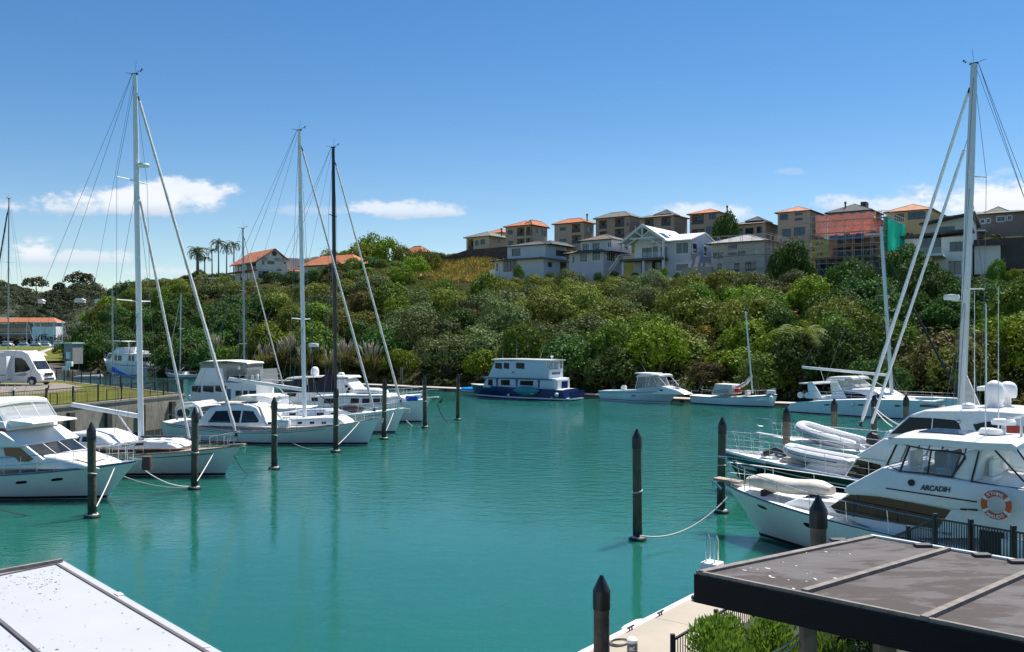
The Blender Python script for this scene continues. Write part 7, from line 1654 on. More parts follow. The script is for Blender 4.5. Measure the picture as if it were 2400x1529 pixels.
# ------------------------------------------------------------------ mooring piles
pile_m = mat('tarred_timber', (.085, .08, .052), .75, var=.4, vs=1.5, bump=.6, bs=8, streak=.6, dirt=(.10, .105, .05), dirt_amt=.5)
pile_tan = mat('weathered_timber', (.19, .155, .11), .8, var=.3, vs=1.5, bump=.6, bs=8, streak=.5, dirt=(.09, .075, .055), dirt_amt=.5)
cap_m = mat('black_pile_cap', (.016, .017, .018), .4, var=.15)
wet_m = mat('wet_weed', (.02, .02, .012), .6, var=.4, vs=3, bump=.6)
def pile(label, p, top, r=.19, m=pile_m, ring=True, cap=.75, lean=0.0):
    t = thing('mooring_pile', label, 'pile', (p.x, p.y, 0), random.Random(p.x).uniform(0, 6), 'mooring piles with black caps')
    MB().tube([(0, 0, -1.5), (0, 0, .9), (lean * .5, 0, top * .6), (lean, 0, top - cap * .5)], [r * 1.04, r * 1.03, r, r * .97], 14).build('shaft', m, t)
    tm = MB(); rn = random.Random(p.x * 7)
    hh = [rn.uniform(.35, 1.0) for _ in range(14)]
    tm.loft([[(r * 1.07 * math.cos(j * math.pi / 7), r * 1.07 * math.sin(j * math.pi / 7), z if k < 2 else z * hh[j]) for j in range(14)] for k, z in enumerate((-.2, .25, 1.0))], cap=False); tm.build('tide_mark', wet_m, t)
    if rn.random() < .75:
        zr = rn.uniform(1.2, 2.4); MB().tube([(lean * .4 + r * 1.1 * math.cos(a), r * 1.1 * math.sin(a), zr + .05 * math.sin(a)) for a in [i * math.pi / 7 for i in range(14)]], .025, 5, closed=True).build('rope_turn', rope, t)
    MB().lathe([(r * 1.08, -cap * .55), (r * 1.1, -cap * .5), (r * 1.1, 0), (r * 1.06, .03), (.03, cap * .5), (.005, cap * .5)], (lean, 0, top - cap * .5), 16).build('cap', cap_m, t)
    if ring:
        mb = MB(); rr = r * 1.6
        mb.tube([(rr * math.cos(a), rr * math.sin(a), .05) for a in [i * math.pi / 8 for i in range(16)]], .075, 7, closed=True); mb.build('floating_collar', rubber, t)
        mb = MB(); mb.tube([(r * 1.25 * math.cos(a), r * 1.25 * math.sin(a), .12 + .02 * math.sin(3 * a)) for a in [i * math.pi / 8 for i in range(16)]], .05, 6, closed=True); mb.build('rope_loop', rope, t)
    return t
PIL = [(216, 1213, 990, 'pile in front of the flybridge motor yacht at the left edge'), (456, 1147, 955, 'pile in front of the teak decked sailing yacht bow'), (643, 1100, 930, 'pile amidships of the pilothouse yacht'), (787, 1060, 905, 'pile at the foot of the black mast'),
       (900, 1030, 890, 'pile just right of the pilothouse yacht bow'), (996, 1003, 881, 'pile at the bow of the launch'), (1073, 985, 876, 'outermost pile of the left row, alone in open water')]
for px, py, ty, lab in PIL:
    p = G(px, py); pile('dark timber ' + lab, p, H + (HOR - ty) / F * p.y, .178, lean=random.Random(px).uniform(-.07, .07))
for px, py, ty, lab in ((1494, 1266, 1005, 'dark timber pile alone in the water right of centre, rope to the yacht bow'), (1690, 1202, 977, 'dark timber pile at the bows of the two nearest right motor yachts')):
    p = G(px, py); pile(lab, p, H + (HOR - ty) / F * p.y, .178, lean=random.Random(px).uniform(-.07, .07))
for px, ty, d, lab, mm in ((1842, 953, 46.5, 'weathered tan pile in front of the grey white inflatable bow', pile_tan), (1956, 934, 54.5, 'weathered tan pile standing before the catamaran stern', pile_tan), (2049, 926, 58.5, 'greyish pile before the middle of the catamaran', pile_tan), (2123, 925, 60, 'greyish pile right of the catamaran mast', pile_tan)):
    p = V(px, 790, d); pile(lab, p, H + (HOR - ty) / F * d, .185, mm, lean=random.Random(px).uniform(-.06, .06))
p = V(1918, 790, 24.5); pile('thick grey brown pile rising just behind the dark flat roof', p, H + (HOR - 1160) / F * 24.5, .22, mat('dry_pile_timber', (.14, .115, .085), .8, var=.25, vs=2, streak=.5, bump=.4), False, .85)
p = V(1410, 790, 17.2); pile('nearest pile with pointed black cap beside the beige dock', p, H + (HOR - 1348) / F * 17.2, .155, mat('split_timber', (.10, .08, .06), .75, var=.5, vs=2, streak=.7, bump=.5), False, .62)
for px, py, ty, d, lab in ((1452 - 0, 0, 850, 0, ''),): pass
for px, by, ty, s, lab in ((1788, 938, 880, 1.5, 'pale timber post standing in the bushes behind the small sailing boat'), (941, 905, 862, 1.0, 'pale timber post on the far bank right of the furled sails')):
    u = (px - CX) / F; d = hd(u, s); t = thing('shore_post', lab, 'post', (u * d, d, 0)); MB().tube([(0, 0, -1), (0, 0, H + (HOR - ty) / F * d)], .22, 8).build('shaft', pile_tan, t)

# mooring ropes
W_ = lambda px, py, z=0.1: G(px, py, z)
for lab, a, c_, sg in (('pale rope from the left edge motor yacht bow down to its pile', V(268, 1098, 43.5), W_(226, 1188, .8), .05), ('pale rope from the bow fender across to the second left pile', V(338, 1102, 44), W_(448, 1140, .2), .25), ('slack rope low over the water to the second left pile', G(288, 1116, .6), W_(446, 1143, .1), .2),
        ('pale rope from the teak decked bow down to the second left pile', V(502, 1060, 51.5), W_(462, 1128, .9), .03), ('slack dark rope from the teak decked bow to the third left pile', V(548, 1068, 51), W_(636, 1099, .1), .9), ('pale rope from the pilothouse yacht side to the fourth left pile', V(652, 1016, 68), W_(780, 1052, .5), .5),
        ('short pale rope from the pilothouse yacht bow to the fourth left pile', V(842, 990, 65.5), W_(793, 1042, .8), .05), ('pale rope from the black masted yacht bow to the fifth left pile', V(922, 968, 73.5), W_(905, 1010, .9), .05), ('slack rope from the launch waterline to the sixth left pile', V(952, 985, 82), W_(990, 1001, .1), .3), ('dark rope hanging from the launch anchor to the outermost left pile', V(1024, 946, 81.5), W_(1066, 983, .1), .9),
        ('pale rope swinging from the lettered motor yacht bow to the lone pile', V(1705, 1166, 36), G(1500, 1256, .45), .55), ('slack wet rope from the left edge to the first left pile', G(-20, 1187, .4), W_(205, 1206, .1), .3)):
    rope_line(lab, a, c_, sg, .028, rope_dk if 'dark' in lab or 'wet' in lab else rope)
for k, (a, c_) in enumerate((((2049, 955, 58), (2115, 1000, 46)), ((2049, 958, 58), (2092, 1001, 46.5)))): rope_line(('upper' if k == 0 else 'lower') + ' pale rope from the greyish pile to the black hulled yacht', V(*a), V(*c_), .1, .03)
# ------------------------------------------------------------------ motorhome, kiosk and small things on the terrace
mh_white = mat('motorhome_white', (.78, .78, .77), .3, var=.03, vs=.8, streak=.05)
p0 = G(112, 903, ZT); t = thing('motorhome', 'white motorhome with its side door open, parked on the gravel drive', 'motorhome', (p0.x, p0.y, ZT), R(-8))
def mx(px, y=-1.1):
    u = (px - CX) / F; e = Vector((math.cos(R(-8)), math.sin(R(-8)))); n = Vector((-e.y, e.x)); o = Vector((p0.x, p0.y)) + n * y; return (u * o.y - o.x) / (e.x - u * e.y)
k = p0.y / F
mz = lambda py: (903 - py) * k
M_ = lambda *q: [(mx(px), mz(py)) for px, py in q]
body = Cabin(t, M_((-75, 895), (-75, 826), (20, 821), (52, 822), (66, 829), (74, 845), (86, 867), (94, 874), (99, 892), (86, 897)), 1.12, mh_white, bevel=.10, name='body', seg=3)
body.win(M_((35, 873), (35, 838), (50, 839), (60, 846), (72, 866), (60, 871)), dkglass2, name='cab_window'); body.win(M_((17, 890), (17, 836), (27, 836), (27, 890)), rubber, name='doorway'); body.win(M_((-50, 862), (-50, 842), (-8, 842), (-8, 862)), dkglass2)
body.win(M_((-75, 880), (-75, 877), (12, 878), (12, 881)), mat('grey_decal', (.3, .33, .4), .4), name='side_decal'); body.win(M_((-75, 835), (-75, 834), (12, 834), (12, 835)), mat('grey_decal', (.3, .33, .4), .4), name='side_decal')
body.win(M_((34, 879), (58, 873), (66, 876), (56, 882)), mat('grey_decal', (.3, .33, .4), .4), name='side_decal')
body.win(M_((63, 896), (66, 884), (75, 881), (84, 884), (87, 896)), rubber, name='wheel_arch', off=.006)
d_ = MB(); x_ = mx(28); d_.box(x_, x_ + .05, -1.95, -1.16, mz(888), mz(835)); d_.build('open_door', mh_white, t, bevel=.02)
body.front(*M_((74, 845), (86, 867)), k=.9, n=1, m=dkglass2, za=.06, zb=.95); MB().box(mx(44, 0), mx(70, 0), -.6, .6, mz(822), mz(822) + .06).build('roof_light', dkglass2, t)
for px in (75, -40):
    for sg in (-1, 1): MB().lathe([(.02, -.13), (.30, -.13), (.34, -.09), (.34, .09), (.30, .13), (.02, .13)], (mx(px), sg * 1.04, .34), 18, 'y').build('wheel', rubber, t)
for sg in (-1, 1):
    MB().lathe([(.02, -.135), (.2, -.135), (.22, -.12)], (mx(75), sg * 1.05 - (0 if sg < 0 else -.26), .36), 12, 'y').build('wheel_hub', gel_grey, t)
fx = mx(98)
for y_ in (-.75, .75): MB().ball((fx - .22, y_, mz(873)), .22, .2, .12).build('headlight', clear, t)
MB().box(fx - .08, fx + .03, -.6, .6, mz(880), mz(874)).build('grille', rubber, t, bevel=.02); MB().box(fx - .05, fx + .05, -.7, .7, mz(890), mz(886)).build('lower_grille', rubber, t); MB().box(fx + .03, fx + .06, -.26, .26, mz(886), mz(883)).build('number_plate', plast, t)
for sg in (-1, 1): MB().box(mx(60), mx(60) + .14, sg * 1.36 - .1, sg * 1.36 + .1, mz(867), mz(860)).bar((mx(61), sg * 1.1, mz(866)), (mx(61), sg * 1.34, mz(864)), .05).build('wing_mirror', rubber, t, bevel=.02)
MB().tube([(mx(-70), -1.2, mz(828)), (mx(10), -1.2, mz(828))], .09, 8).build('awning_roll', gel_grey, t)

kb = V(171, 853, 165); t = thing('kiosk', 'grey brown utility kiosk on the dark bank, beside the trawler', 'kiosk', kb, R(-20)); s_ = 165 / F
MB().box(-14 * s_, 12 * s_, -1, 1.4, 0, 47 * s_).build('housing', mat('kiosk_grey', (.32, .28, .26), .7, var=.1), t); MB().box(-16 * s_, 14 * s_, -1.2, 1.6, 47 * s_, 50 * s_).build('roof', gel_grey, t); MB().box(-4 * s_, 7 * s_, -1.35, -1.0, 12 * s_, 28 * s_).build('meter_box', plast, t)
MB().box(-12 * s_, -6 * s_, -1.03, -.99, 2 * s_, 26 * s_).build('door', mat('kiosk_door', (.12, .1, .1), .6), t)
kb = V(160, 872, 150); t = thing('cable_box', 'white electrical boxes on a stand below the kiosk', 'cabinet', kb, 0); MB().box(-.9, .1, -.3, .3, .3, .9).build('lower_box', plast, t, bevel=.03); MB().box(-.3, .7, -.3, .3, .9, 1.7).build('upper_box', plast, t, bevel=.03); MB().box(-.1, .1, -.1, .1, -1, .4).build('stand', blackmetal, t)
p_ = G(100, 948, ZT); t = thing('light_arm', 'thin leaning lamp arm at the terrace edge above the left motor yacht', 'lamp', p_, 0); MB().tube([(0, 0, 0), (.45, 0, 1.35)], .05, 6).build('post', rubber, t); MB().bar((.5, 0, 1.38), (-1.5, 0, 1.36), .08, .03).build('arm', gel_grey, t)
for px, py, lab in ((136, 951, 'small brown metal hoop by the fence, nearest the camera'), (200, 946, 'wide brown metal frame by the fence, middle one'), (274, 940, 'brown metal frame by the fence, right of the middle one'), (350, 928, 'brown metal frame by the fence behind the tall mast')):
    p_ = G(px, py, ZT); w = .45 if px < 150 else .8; t = thing('pipe_frame', lab, 'frame', p_ + Vector((-.6, .6, 0)), R(20), 'metal frames along the terrace fence'); MB().tube([(-w / 2, 0, 0), (-w / 2, 0, .8), (w / 2, 0, .8), (w / 2, 0, 0)], .035, 5).build('hoop', mat('rusty_steel', (.08, .05, .035), .8), t)
t = thing('dead_weed', 'dry white weed stalks on the terrace above the left motor yacht', 'plant', G(26, 930, ZT)); mb = MB(); rn = random.Random(4)
for i in range(26): a = rn.uniform(0, 6.28); mb.tube([(0, 0, 0), (math.cos(a) * .2, math.sin(a) * .2, rn.uniform(.3, .8)), (math.cos(a) * .6, math.sin(a) * .4, rn.uniform(.4, 1.2))], .012, 3)
mb.build('stalks', plast, t, smooth=0)
# gull on the water
t = thing('gull', 'white gull floating on the open water before the catamaran', 'bird', G(1782, 1003), R(170)); MB().loft([[(x, w * math.cos(a), .06 + h_ * math.sin(a) + dz) for a in [j * math.pi / 5 for j in range(10)]] for x, w, h_, dz in ((-.26, .02, .02, .08), (-.12, .09, .07, .05), (.06, .1, .09, .04), (.18, .06, .06, .1), (.22, .05, .05, .2), (.27, .045, .05, .22), (.33, .01, .01, .2))]).build('body', plast, t); MB().tube([(.32, 0, .26), (.39, 0, .25)], [.015, .004], 5).build('beak', orange, t)
# worker on the scaffold
def worker():
    d = hd((2050 - CX) / F, 68) - 1.5; p = V(2050, 532, d)
    t = thing('person', 'worker in an orange hi-vis suit and white helmet on the netted scaffold', 'person', p, R(20))
    me = bpy.data.meshes.new('body'); vs = [(0, 0, .92), (0, 0, 1.15), (0, 0, 1.42), (0, .02, 1.52), (0, .03, 1.62), (.1, 0, .88), (.12, .04, .48), (.12, 0, .06), (.12, .14, .03), (-.1, 0, .88), (-.12, .04, .48), (-.12, 0, .06), (-.12, .14, .03), (.2, 0, 1.4), (.27, .03, 1.12), (.22, .22, .98), (-.2, 0, 1.4), (-.27, .03, 1.12), (-.2, .22, 1.0)]
    ed = [(0, 1), (1, 2), (2, 3), (3, 4), (0, 5), (5, 6), (6, 7), (7, 8), (0, 9), (9, 10), (10, 11), (11, 12), (2, 13), (13, 14), (14, 15), (2, 16), (16, 17), (17, 18)]
    rd = [.16, .15, .17, .06, .1, .1, .075, .05, .04, .1, .075, .05, .04, .07, .055, .04, .07, .055, .04]
    me.from_pydata(vs, ed, []); o = bpy.data.objects.new('body', me); COL.objects.link(o); o.parent = t; me.materials.append(mat('hivis_orange', (.85, .22, .02), .7))
    sk = o.modifiers.new('skin', 'SKIN')
    for i, v in enumerate(me.skin_vertices[0].data): v.radius = (rd[i], rd[i] * .85); v.use_root = i == 0
    o.modifiers.new('sub', 'SUBSURF').levels = 1
    MB().lathe([(.17, 0), (.15, .02), (.14, .1), (.08, .17), (.01, .19)], (0, .02, 1.66), 12).build('helmet', plast, t)
worker()

# ------------------------------------------------------------------ foreground: right pavilion, dock, shrubs
ZR = 4.92
felt = bpy.data.materials.new('roof_membrane'); felt.use_nodes = True
g = NT(felt.node_tree); p = felt.node_tree.nodes['Principled BSDF']; oc = g.n('ShaderNodeTexCoord').outputs['Object']
mp = g.n('ShaderNodeMapping'); mp.inputs['Rotation'].default_value = (0, 0, R(-40)); mp.inputs['Scale'].default_value = (1, 2.6, 1); g.put(mp.inputs[0], oc)
f1 = g.sstep(g.noise(mp.outputs[0], .55, 6, .62, .8), .47, .53); f2 = g.sstep(g.noise(mp.outputs[0], 1.1, 5, .7, .5), .5, .58); f3 = g.noise(oc, 45, 2, .6)
c = g.mix(f1, (.075, .062, .058, 1), (.115, .105, .105, 1)); c = g.mix(g.m('MULTIPLY', f2, .6), c, (.145, .135, .135, 1)); c = g.mix(g.m('MULTIPLY', f3, .25), c, (.05, .045, .045, 1))
g.put(p.inputs['Base Color'], c); p.inputs['Roughness'].default_value = .85; p.inputs['Specular IOR Level'].default_value = .2
bb = g.n('ShaderNodeBump'); bb.inputs['Strength'].default_value = .25; bb.inputs['Distance'].default_value = .01; g.put(bb.inputs['Height'], f3); g.put(p.inputs['Normal'], bb.outputs[0])
trim_m = mat('weathered_trim', (.20, .175, .155), .85, var=.25, vs=6, bump=.5, bs=14, streak=.3, dirt=(.12, .1, .09), dirt_amt=.6)
fas_m = mat('black_fascia', (.006, .0065, .010), .6, var=.1, spec=.15)
A, B_, C_ = G(1634, 1342, ZR), G(2042, 1257, ZR), G(2400, 1499, ZR)
C2 = A + (C_ - A) * 1.8; D2 = B_ + (G(2400, 1318, ZR) - B_) * 2.2
t = thing('pavilion_roof', 'dark flat pavilion roof with pale battens and black fascia, bottom right', 'roof', (A.x, A.y, 0))
O = Vector((A.x, A.y, 0)); q = [p_ - O for p_ in (A, C2, D2, B_)]
def inner(k, z): 
    c_ = sum(q, Vector()) / 4; return [Vector((lerp(p_.x, c_.x, k), lerp(p_.y, c_.y, k), z)) for p_ in q]
MB().loft([[Vector((p_.x, p_.y, ZR - .05)) for p_ in q], [Vector((p_.x, p_.y, ZR - .012)) for p_ in q]]).build('membrane', felt, t, smooth=0)
MB().loft([[Vector((p_.x, p_.y, ZR - .36)) for p_ in inner(.012, 0)], [Vector((p_.x, p_.y, ZR - .05)) for p_ in inner(.012, 0)]]).build('ceiling', mat('dark_soffit', (.06, .045, .035), .8), t, smooth=0)
ed = [(q[0], q[1]), (q[1], q[2]), (q[2], q[3]), (q[3], q[0])]
for i, (a, c_) in enumerate(ed):
    d_ = (c_ - a).normalized(); n_ = Vector((d_.y, -d_.x, 0)); a2, c2 = a + n_ * .025, c_ + n_ * .025
    MB().bar(Vector((a2.x, a2.y, ZR - .205)) - d_ * .02, Vector((c2.x, c2.y, ZR - .205)) + d_ * .02, .03, .36).build('fascia', fas_m, t, smooth=0)
    if i in (0, 3):
        w_ = .05 if i == 0 else .10; o_ = -n_ * w_ * .3
        MB().bar(Vector((a.x, a.y, ZR)) + o_, Vector((c_.x, c_.y, ZR)) + o_, w_, .045).build('edge_trim', trim_m, t, smooth=0)
def onroof(px, py): r_ = G(px, py, ZR) - O; return Vector((r_.x, r_.y, ZR + .012))
for a, c_ in (((1885, 1389), (2222, 1289)), ((2165, 1452), (2440, 1330)), ):
    MB().bar(onroof(*a), onroof(*c_), .085, .05).build('batten', trim_m, t, smooth=0)
for px, py in ((1965, 1268), (2163, 1280), (2301, 1303), (2386, 1318)):
    r_ = onroof(px, py); MB().box(r_.x - .12, r_.x + .12, r_.y - .07, r_.y + .07, ZR - .01, ZR + .035).build('roof_cleat', mat('dark_bracket', (.07, .065, .065), .7), t, bevel=.012)
white_tr = MB(); a, c_ = q[3], q[2]; d_ = (c_ - a).normalized(); n_ = Vector((-d_.y, d_.x, 0)); white_tr.bar(Vector((a.x, a.y, ZR + .01)), Vector((c_.x, c_.y, ZR + .01)), .05, .03); white_tr.build('edge_flashing', plast, t, smooth=0)
# droppings: real splashes on the membrane
mb = MB(); rn = random.Random(21)
for px, py in ((1760, 1330), (1775, 1333), (1800, 1331), (1805, 1349), (1812, 1352), (1848, 1358), (1860, 1378), (1890, 1361), (1892, 1343), (1910, 1355), (1913, 1358), (1745, 1335), (1830, 1316), (1866, 1325), (1900, 1340), (1958, 1354), (1722, 1355), (1890, 1294), (1936, 1292), (1968, 1296), (1992, 1297), (1832, 1316)):
    r_ = onroof(px, py); w = rn.uniform(.006, .02); l = w * rn.uniform(1, 2.6); a = rn.uniform(0, 3); n = 9
    mb.add([(r_.x + (l * math.cos(a) * math.cos(b_) - w * math.sin(a) * math.sin(b_)) * rn.uniform(.7, 1.2), r_.y + (l * math.sin(a) * math.cos(b_) + w * math.cos(a) * math.sin(b_)) * rn.uniform(.7, 1.2), ZR - .008) for b_ in [i * 2 * math.pi / n for i in range(n)]], [tuple(range(n))])
mb.build('droppings', mat('droppings', (.6, .6, .58), .8), t, smooth=0, fix=False)
ZG = 1.9
for px, py, w in ((1912, 1475, .17), (2066, 1510, .2)):
    r_ = G(px, py, ZR - .4); r_ = Vector((r_.x + (.15 if px > 2000 else 0), r_.y + .28, 0)) - O; MB().box(r_.x - w / 2, r_.x + w / 2, r_.y - w / 2, r_.y + w / 2, ZG - .5, ZR - .37).build('post', mat('post_timber', (.20, .14, .10), .8, var=.3, vs=5, streak=.5), t, bevel=.008)
# dock
zd = .7
Dk0, Dk1 = G(1330, 1545, zd), G(1668, 1372, zd)
dd = (Dk1 - Dk0).normalized(); dn = Vector((dd.y, -dd.x, 0)); Dk0 = Dk0 - dd * 8; LD = (Dk1 - Dk0).length + 2.2; wD = 2.6
t = thing('dock', 'beige concrete floating dock with pale edge, bottom right', 'dock', (Dk0.x, Dk0.y, 0), math.atan2(dd.y, dd.x))
MB().box(0, LD, -wD, -.0, zd - .35, zd).build('deck_slab', conc_lt, t, bevel=.02); MB().box(-.02, LD + .02, -.12, .06, zd - .3, zd + .012).build('edge_strip', plast, t, bevel=.02); MB().box(.1, LD - .1, -wD + .1, -.1, -.5, zd - .35).build('float', conc, t, smooth=0)
for i in range(1, 6): MB().box(LD * i / 6 - .006, LD * i / 6 + .006, -wD + .02, -.14, zd - .01, zd + .003).build('deck_joint', conc, t, smooth=0)
def dk(px, py, z=zd): r_ = G(px, py, z) - Dk0; return Vector((r_.x * dd.x + r_.y * dd.y, -(r_.x * dn.x + r_.y * dn.y), z))
for px, py in ((1540, 1441), (1470, 1476)):
    r_ = dk(px, py); mb = MB(); mb.bar((r_.x - .16, r_.y - .1, zd + .09), (r_.x + .16, r_.y - .1, zd + .09), .035); mb.bar((r_.x - .06, r_.y - .1, zd), (r_.x - .06, r_.y - .1, zd + .09), .03); mb.bar((r_.x + .06, r_.y - .1, zd), (r_.x + .06, r_.y - .1, zd + .09), .03); mb.build('cleat', blackmetal, t, smooth=0)
r_ = dk(1485, 1462); MB().lathe([(.02, -.5), (.1, -.48), (.13, -.3), (.13, .3), (.1, .48), (.02, .5)], (r_.x, .1, zd - .1), 12, 'x').build('dock_fender', plast, t)
r_ = dk(1432, 1490); MB().lathe([(.05, -.07), (.2, -.07), (.2, .07), (.05, .07)], (r_.x, .16, zd - .25), 14, 'y').build('tyre_fender', mat('grey_rubber', (.14, .15, .17), .7), t); r_ = dk(1398, 1522); MB().lathe([(.05, -.07), (.18, -.07), (.18, .07), (.05, .07)], (r_.x, .14, zd - .25), 14, 'y').build('tyre_fender', mat('grey_rubber', (.14, .15, .17), .7), t)
mb = MB(); r_ = dk(1450, 1508); rn = random.Random(5); pts = [(r_.x + (.3 + .05 * math.sin(i * 1.7)) * math.cos(i * .55) * rn.uniform(.7, 1.1), r_.y + .22 * math.sin(i * .55) * rn.uniform(.8, 1.2), zd + .02) for i in range(26)]
rp = MB().tube([dk(1452, 1508).lerp(dk(1452, 1508), 0) + Vector((math.cos(i * .6) * .33 * (1 - i * .012), math.sin(i * .6) * .2, .015 + .0008 * i)) for i in range(30)], .013, 5).build('rope_coil', rope_dk); rp.matrix_world = Matrix.Translation((Dk0.x, Dk0.y, 0)) @ Matrix.Rotation(math.atan2(dd.y, dd.x), 4, 'Z'); tag(rp, 'dark rope coiled on the dock beside the nearest pile', 'rope')
r_ = G(1482, 1529, zd); pb_ = thing('service_bollard', 'grey service bollard with white domed cap and the letter R on the dock', 'bollard', G(1482, 1560, zd), 0); kz = (1560 - 1494) / F * pb_.location.y; rr_ = .5 * 25 / F * pb_.location.y
MB().lathe([(rr_, 0), (rr_, kz * .84)], (0, 0, 0), 16).build('column', mat('bollard_grey', (.16, .165, .18), .5), pb_); MB().lathe([(rr_ * 1.04, kz * .82), (rr_ * 1.04, kz * .92), (rr_ * .6, kz), (.01, kz * 1.02)], (0, 0, 0), 16).build('cap', plast, pb_)
text(pb_, 'R', .16, (-.02, -rr_ - .012, kz * .66), (0, 0, 1), (-1, 0, 0), letter_w)
# ladder box at the end of the dock
lb_ = G(1669, 1338, zd); t = thing('dock_ladder', 'white box with a bent steel ladder handrail at the dock end', 'ladder', lb_, math.atan2(dd.y, dd.x)); MB().box(-.28, .28, -.28, .28, 0, .28).build('box', plast, t, bevel=.03)
for y_ in (-.12, .16): MB().tube([(-.1, y_, .2), (-.06, y_, .95), (.05, y_, 1.12), (.16, y_, .95), (.2, y_, .2)], .022, 6).build('handrail', steel, t)
bo = G(1640, 1405, zd); t = thing('mooring_fender', 'grey white plastic fender standing on the dock under the roof corner', 'fender', bo + Vector((.1, .1, 0)), 0); MB().lathe([(.02, .02), (.26, .03), (.28, .1), (.16, .2), (.15, .55), (.1, .62), (.02, .64)], (0, 0, 0), 14).build('body', gel_grey, t); MB().lathe([(.3, 0), (.32, .04), (.28, .06)], (0, 0, 0), 14).build('base', rubber, t)
# embankment behind the dock with shrubs, and its railing
em = [Vector((p_.x, p_.y, 0)) for p_ in (G(1590, 1560, 1.2), G(1745, 1455, 1.2))]
e0, e1 = Dk0 + dn * (wD + .35), Dk0 + dd * (LD - 1.5) + dn * (wD + .35)
t_e = MB(); far = dn * 14
t_e.loft([[Vector((e0.x, e0.y, -.5)), Vector((e0.x, e0.y, 1.0)), Vector((e0.x, e0.y, 1.0)) + dn * .6 + Vector((0, 0, .8)), Vector((e0.x, e0.y, 1.9)) + far, Vector((e0.x, e0.y, -.5)) + far],
          [Vector((e1.x, e1.y, -.5)), Vector((e1.x, e1.y, 1.0)), Vector((e1.x, e1.y, 1.0)) + dn * .6 + Vector((0, 0, .8)), Vector((e1.x, e1.y, 1.9)) + dn * 4.5, Vector((e1.x, e1.y, -.5)) + dn * 4.5]])
kind(t_e.build('embankment', mat('planted_bank', (.03, .042, .02), .95, var=.4, vs=4, bump=.8, bs=20), smooth=0), 'structure')
fa, fb = G(1560, 1545, 1.0 + .0), G(1790, 1405, 1.0)
bar_fence('railing', [Vector((e0 + dn * .1).to_tuple()[:2] + (.98,)) + dd * 7.2, Vector((e1 + dn * .1).to_tuple()[:2] + (.98,)) - dd * 1.0], 'black metal railing between the dock and the green shrubs, bottom right', h=1.05, step=.11, every=1.9, cat='railing')
# back railing behind the roof
zq = 2.1
R0, R1, R2 = G(2075, 1315, 1.2), V(2192, 1210, 21.5), V(2400, 1243, 17.5)
r0 = V(2075, 1262, 25.5); top1 = R1.z; hgt = 1.15
R3 = R2 + (R2 - R1) * .8
bar_fence('railing', [Vector((r0.x, r0.y, r0.z - hgt)), Vector((R1.x, R1.y, R1.z - hgt)), Vector((R3.x, R3.y, R3.z - hgt))], 'black metal railing with a corner post behind the flat roof, before the lettered motor yacht', h=hgt, step=.125, every=2.0, cat='railing')
gw = MB(); ga, gb_, gc = Vector((r0.x, r0.y, r0.z - hgt)), Vector((R1.x, R1.y, R1.z - hgt)), Vector((R3.x, R3.y, R3.z - hgt)); off = Vector((.2, -2.2, 0))
gw.loft([[ga, gb_, gc], [ga + off, gb_ + off, gc + off], [ga + off - Vector((0, 0, .25)), gb_ + off - Vector((0, 0, .25)), gc + off - Vector((0, 0, .25))], [ga - Vector((0, 0, .25)), gb_ - Vector((0, 0, .25)), gc - Vector((0, 0, .25))]], cap=False, loop=True, close=False)
tag(gw.build('walkway', conc_lt, smooth=0), 'raised walkway behind the pavilion carrying the black railing', 'walkway')
for f in (.1, .5, .95):
    pp_ = ga.lerp(gb_, f) + Vector((.1, -1, 0)); 
# shrubs beside the pavilion
def near_shrub(name, label, px, py, z, r, hgt, m, n, leaf, seed, long=2.2, spread=1.0, zb=None):
    p_ = G(px, py, z); z = z if zb is None else zb; rn = random.Random(seed); mb = MB()
    L = [(Vector((rn.uniform(-.7, .7) * r * spread, rn.uniform(-.6, .6) * r, hgt * rn.uniform(.3, .75))), r * rn.uniform(.32, .5)) for i in range(14)]
    for i in range(n):
        c_, rr = rn.choice(L); d_ = Vector((rn.gauss(0, 1), rn.gauss(0, 1), rn.gauss(.5, .9))).normalized(); pt = c_ + d_ * rr * rn.uniform(.5, 1.08); pt.z = max(.02, pt.z)
        ax = (d_ * .6 + Vector((rn.gauss(0, .35), rn.gauss(0, .35), .75))).normalized(); sd = ax.cross(Vector((rn.gauss(0, 1), rn.gauss(0, 1), rn.gauss(0, .4)))).normalized(); s_ = leaf * rn.uniform(.6, 1.3)
        mb.add([pt, pt + ax * s_ * long * .5 + sd * s_ * .32, pt + ax * s_ * long, pt + ax * s_ * long * .5 - sd * s_ * .32], [(0, 1, 2, 3)])
    o = mb.build(name, m, smooth=0, fix=False); o.location = (p_.x, p_.y, z); return tag(o, label, 'shrub', 'shrubs beside the pavilion')
hebe = leaf_mat('hebe_leaves', (.10, .16, .018), (.17, .23, .03), (.24, .27, .07), .55, .35)
near_shrub('shrub', 'bright green shrub under the roof edge, left half, behind the railing', 1772, 1529, 3.3, .95, 2.1, hebe, 13000, .05, 1, zb=1.85)
near_shrub('shrub', 'bright green shrub under the roof edge, between railing and timber post', 1862, 1540, 3.3, .85, 2.0, hebe, 12000, .05, 2, zb=1.85)
fs_ = near_shrub('shrub', 'dark green shrub with cream flower heads between the pavilion posts', 1968, 1540, 1.7, .8, 1.2, leaf_mat('flowering_leaves', (.045, .075, .02), (.07, .11, .025), None, .5, .3), 4200, .06, 3)
fl_ = MB(); rn = random.Random(6)
for i in range(90):
    c_ = Vector((rn.uniform(-.6, .6), rn.uniform(-.7, .2), rn.uniform(.6, 1.25)))
    for k_ in range(9): d_ = Vector((rn.gauss(0, 1), rn.gauss(0, 1), abs(rn.gauss(0, 1)))).normalized(); fl_.ball(c_ + d_ * .05, .016, n=5, m=3)
fl_.build('flower_heads', mat('cream_flowers', (.62, .55, .42), .8), fs_)
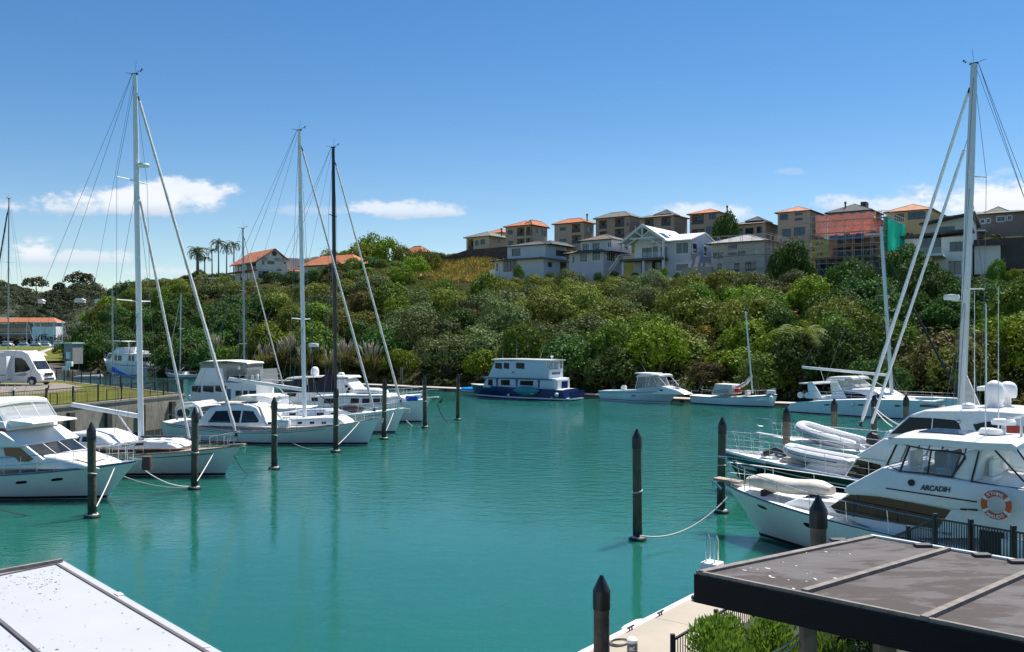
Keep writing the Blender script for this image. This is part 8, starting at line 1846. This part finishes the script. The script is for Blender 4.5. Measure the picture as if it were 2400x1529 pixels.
near_shrub('shrub', 'low dark green shrub beside the second pavilion post', 2040, 1545, 1.7, .7, 1.0, L_DARK, 3000, .05, 4)
for k_, (a, c_) in enumerate((((1815, 1529), (1885, 1478)), ((1830, 1535), (1890, 1486)))): rope_line(('upper' if k_ == 0 else 'lower') + ' white rope slanting past the green shrub to the post', V(a[0], a[1], 10.6), V(c_[0], c_[1], 11.4), .02, .012, mat('white_rope', (.7, .68, .62), .8))
# white flat roof, bottom left
ZW = 4.9
rm = mat('painted_roof', (.40, .41, .43), .6, var=.03, vs=.5, dirt=(.36, .375, .405), dirt_amt=.3, spec=.25)
a, l_, r_ = G(150, 1315, ZW), G(0, 1345, ZW), G(521, 1529, ZW)
l2, r2 = a + (l_ - a) * 4.2, a + (r_ - a) * 1.5; f2 = l2 + (r2 - a)
O2 = Vector((a.x, a.y, 0)); t = thing('painted_flat_roof', 'white painted flat roof with dark seams and speckled dirt, bottom left', 'roof', O2)
qq = [Vector((p_.x - O2.x, p_.y - O2.y, 0)) for p_ in (a, r2, f2, l2)]
MB().loft([[p_ + Vector((0, 0, ZW - .3)) for p_ in qq], [p_ + Vector((0, 0, ZW)) for p_ in qq]]).build('roof_sheet', rm, t, smooth=0)
seam = mat('dark_seam', (.10, .088, .092), .7, var=.2)
def onw(px, py, dz=.0): v_ = G(px, py, ZW) - O2; return Vector((v_.x, v_.y, ZW + dz))
ext = lambda p_, c_, k: p_ + (c_ - p_) * k
s0 = onw(133, 1323, .006); sL = onw(0, 1350, .006); sR = onw(483, 1529, .006)
for i, (m_, e_) in enumerate(((s0, ext(s0, sR, 1.5)), (s0, ext(s0, sL, 4)), (ext(onw(85, 1529, .015), onw(0, 1458, .015), 2.2), ext(onw(0, 1458, .015), onw(85, 1529, .015), 1.6)))): MB().bar(m_, e_, .038, .014).build('roof_seam', seam, t, smooth=0)
MB().bar(onw(145, 1318, .02), ext(onw(145, 1318, .02), onw(0, 1344, .02), 4), .06, .06).build('edge_board', trim_m, t, smooth=0)
MB().bar(onw(274, 1391, .004), onw(284, 1397, .004), .07, .016).build('joint_clip', plast, t, smooth=0); MB().bar(onw(478, 1519, .004), onw(494, 1516, .004), .03, .012).build('joint_clip', plast, t, smooth=0)
mb = MB(); rn = random.Random(31)
for i in range(330):
    if i < 190: px, py = 143 - abs(rn.gauss(0, 75)), 1330 + abs(rn.gauss(0, 32))
    else: px, py = rn.uniform(-60, 430), rn.uniform(1330, 1560)
    if py < 1318 + max(0, (px - 143) * .62) + 12 or py < 1318 + (143 - px) * .2 + 8: continue
    v_ = onw(px, py); w = rn.uniform(.0025, .008) * (1.7 if rn.random() < .1 else 1); l = w * rn.uniform(1, 2.2); an = rn.uniform(-.2, 1.2); n = 7
    mb.add([(v_.x + (l * math.cos(an) * math.cos(b_) - w * math.sin(an) * math.sin(b_)) * rn.uniform(.6, 1.2), v_.y + (l * math.sin(an) * math.cos(b_) + w * math.cos(an) * math.sin(b_)) * rn.uniform(.6, 1.2), ZW + .004) for b_ in [j * 2 * math.pi / n for j in range(n)]], [tuple(range(n))])
mb.build('dirt_specks', mat('dirt_specks', (.10, .085, .08), .9, var=.4), t, smooth=0, fix=False)
c_ = sum(qq, Vector()) / 4
MB().loft([[p_.lerp(c_, .08) + Vector((0, 0, .2)) for p_ in qq], [p_.lerp(c_, .08) + Vector((0, 0, ZW - .3)) for p_ in qq]]).build('wall', palewall, t, smooth=0)
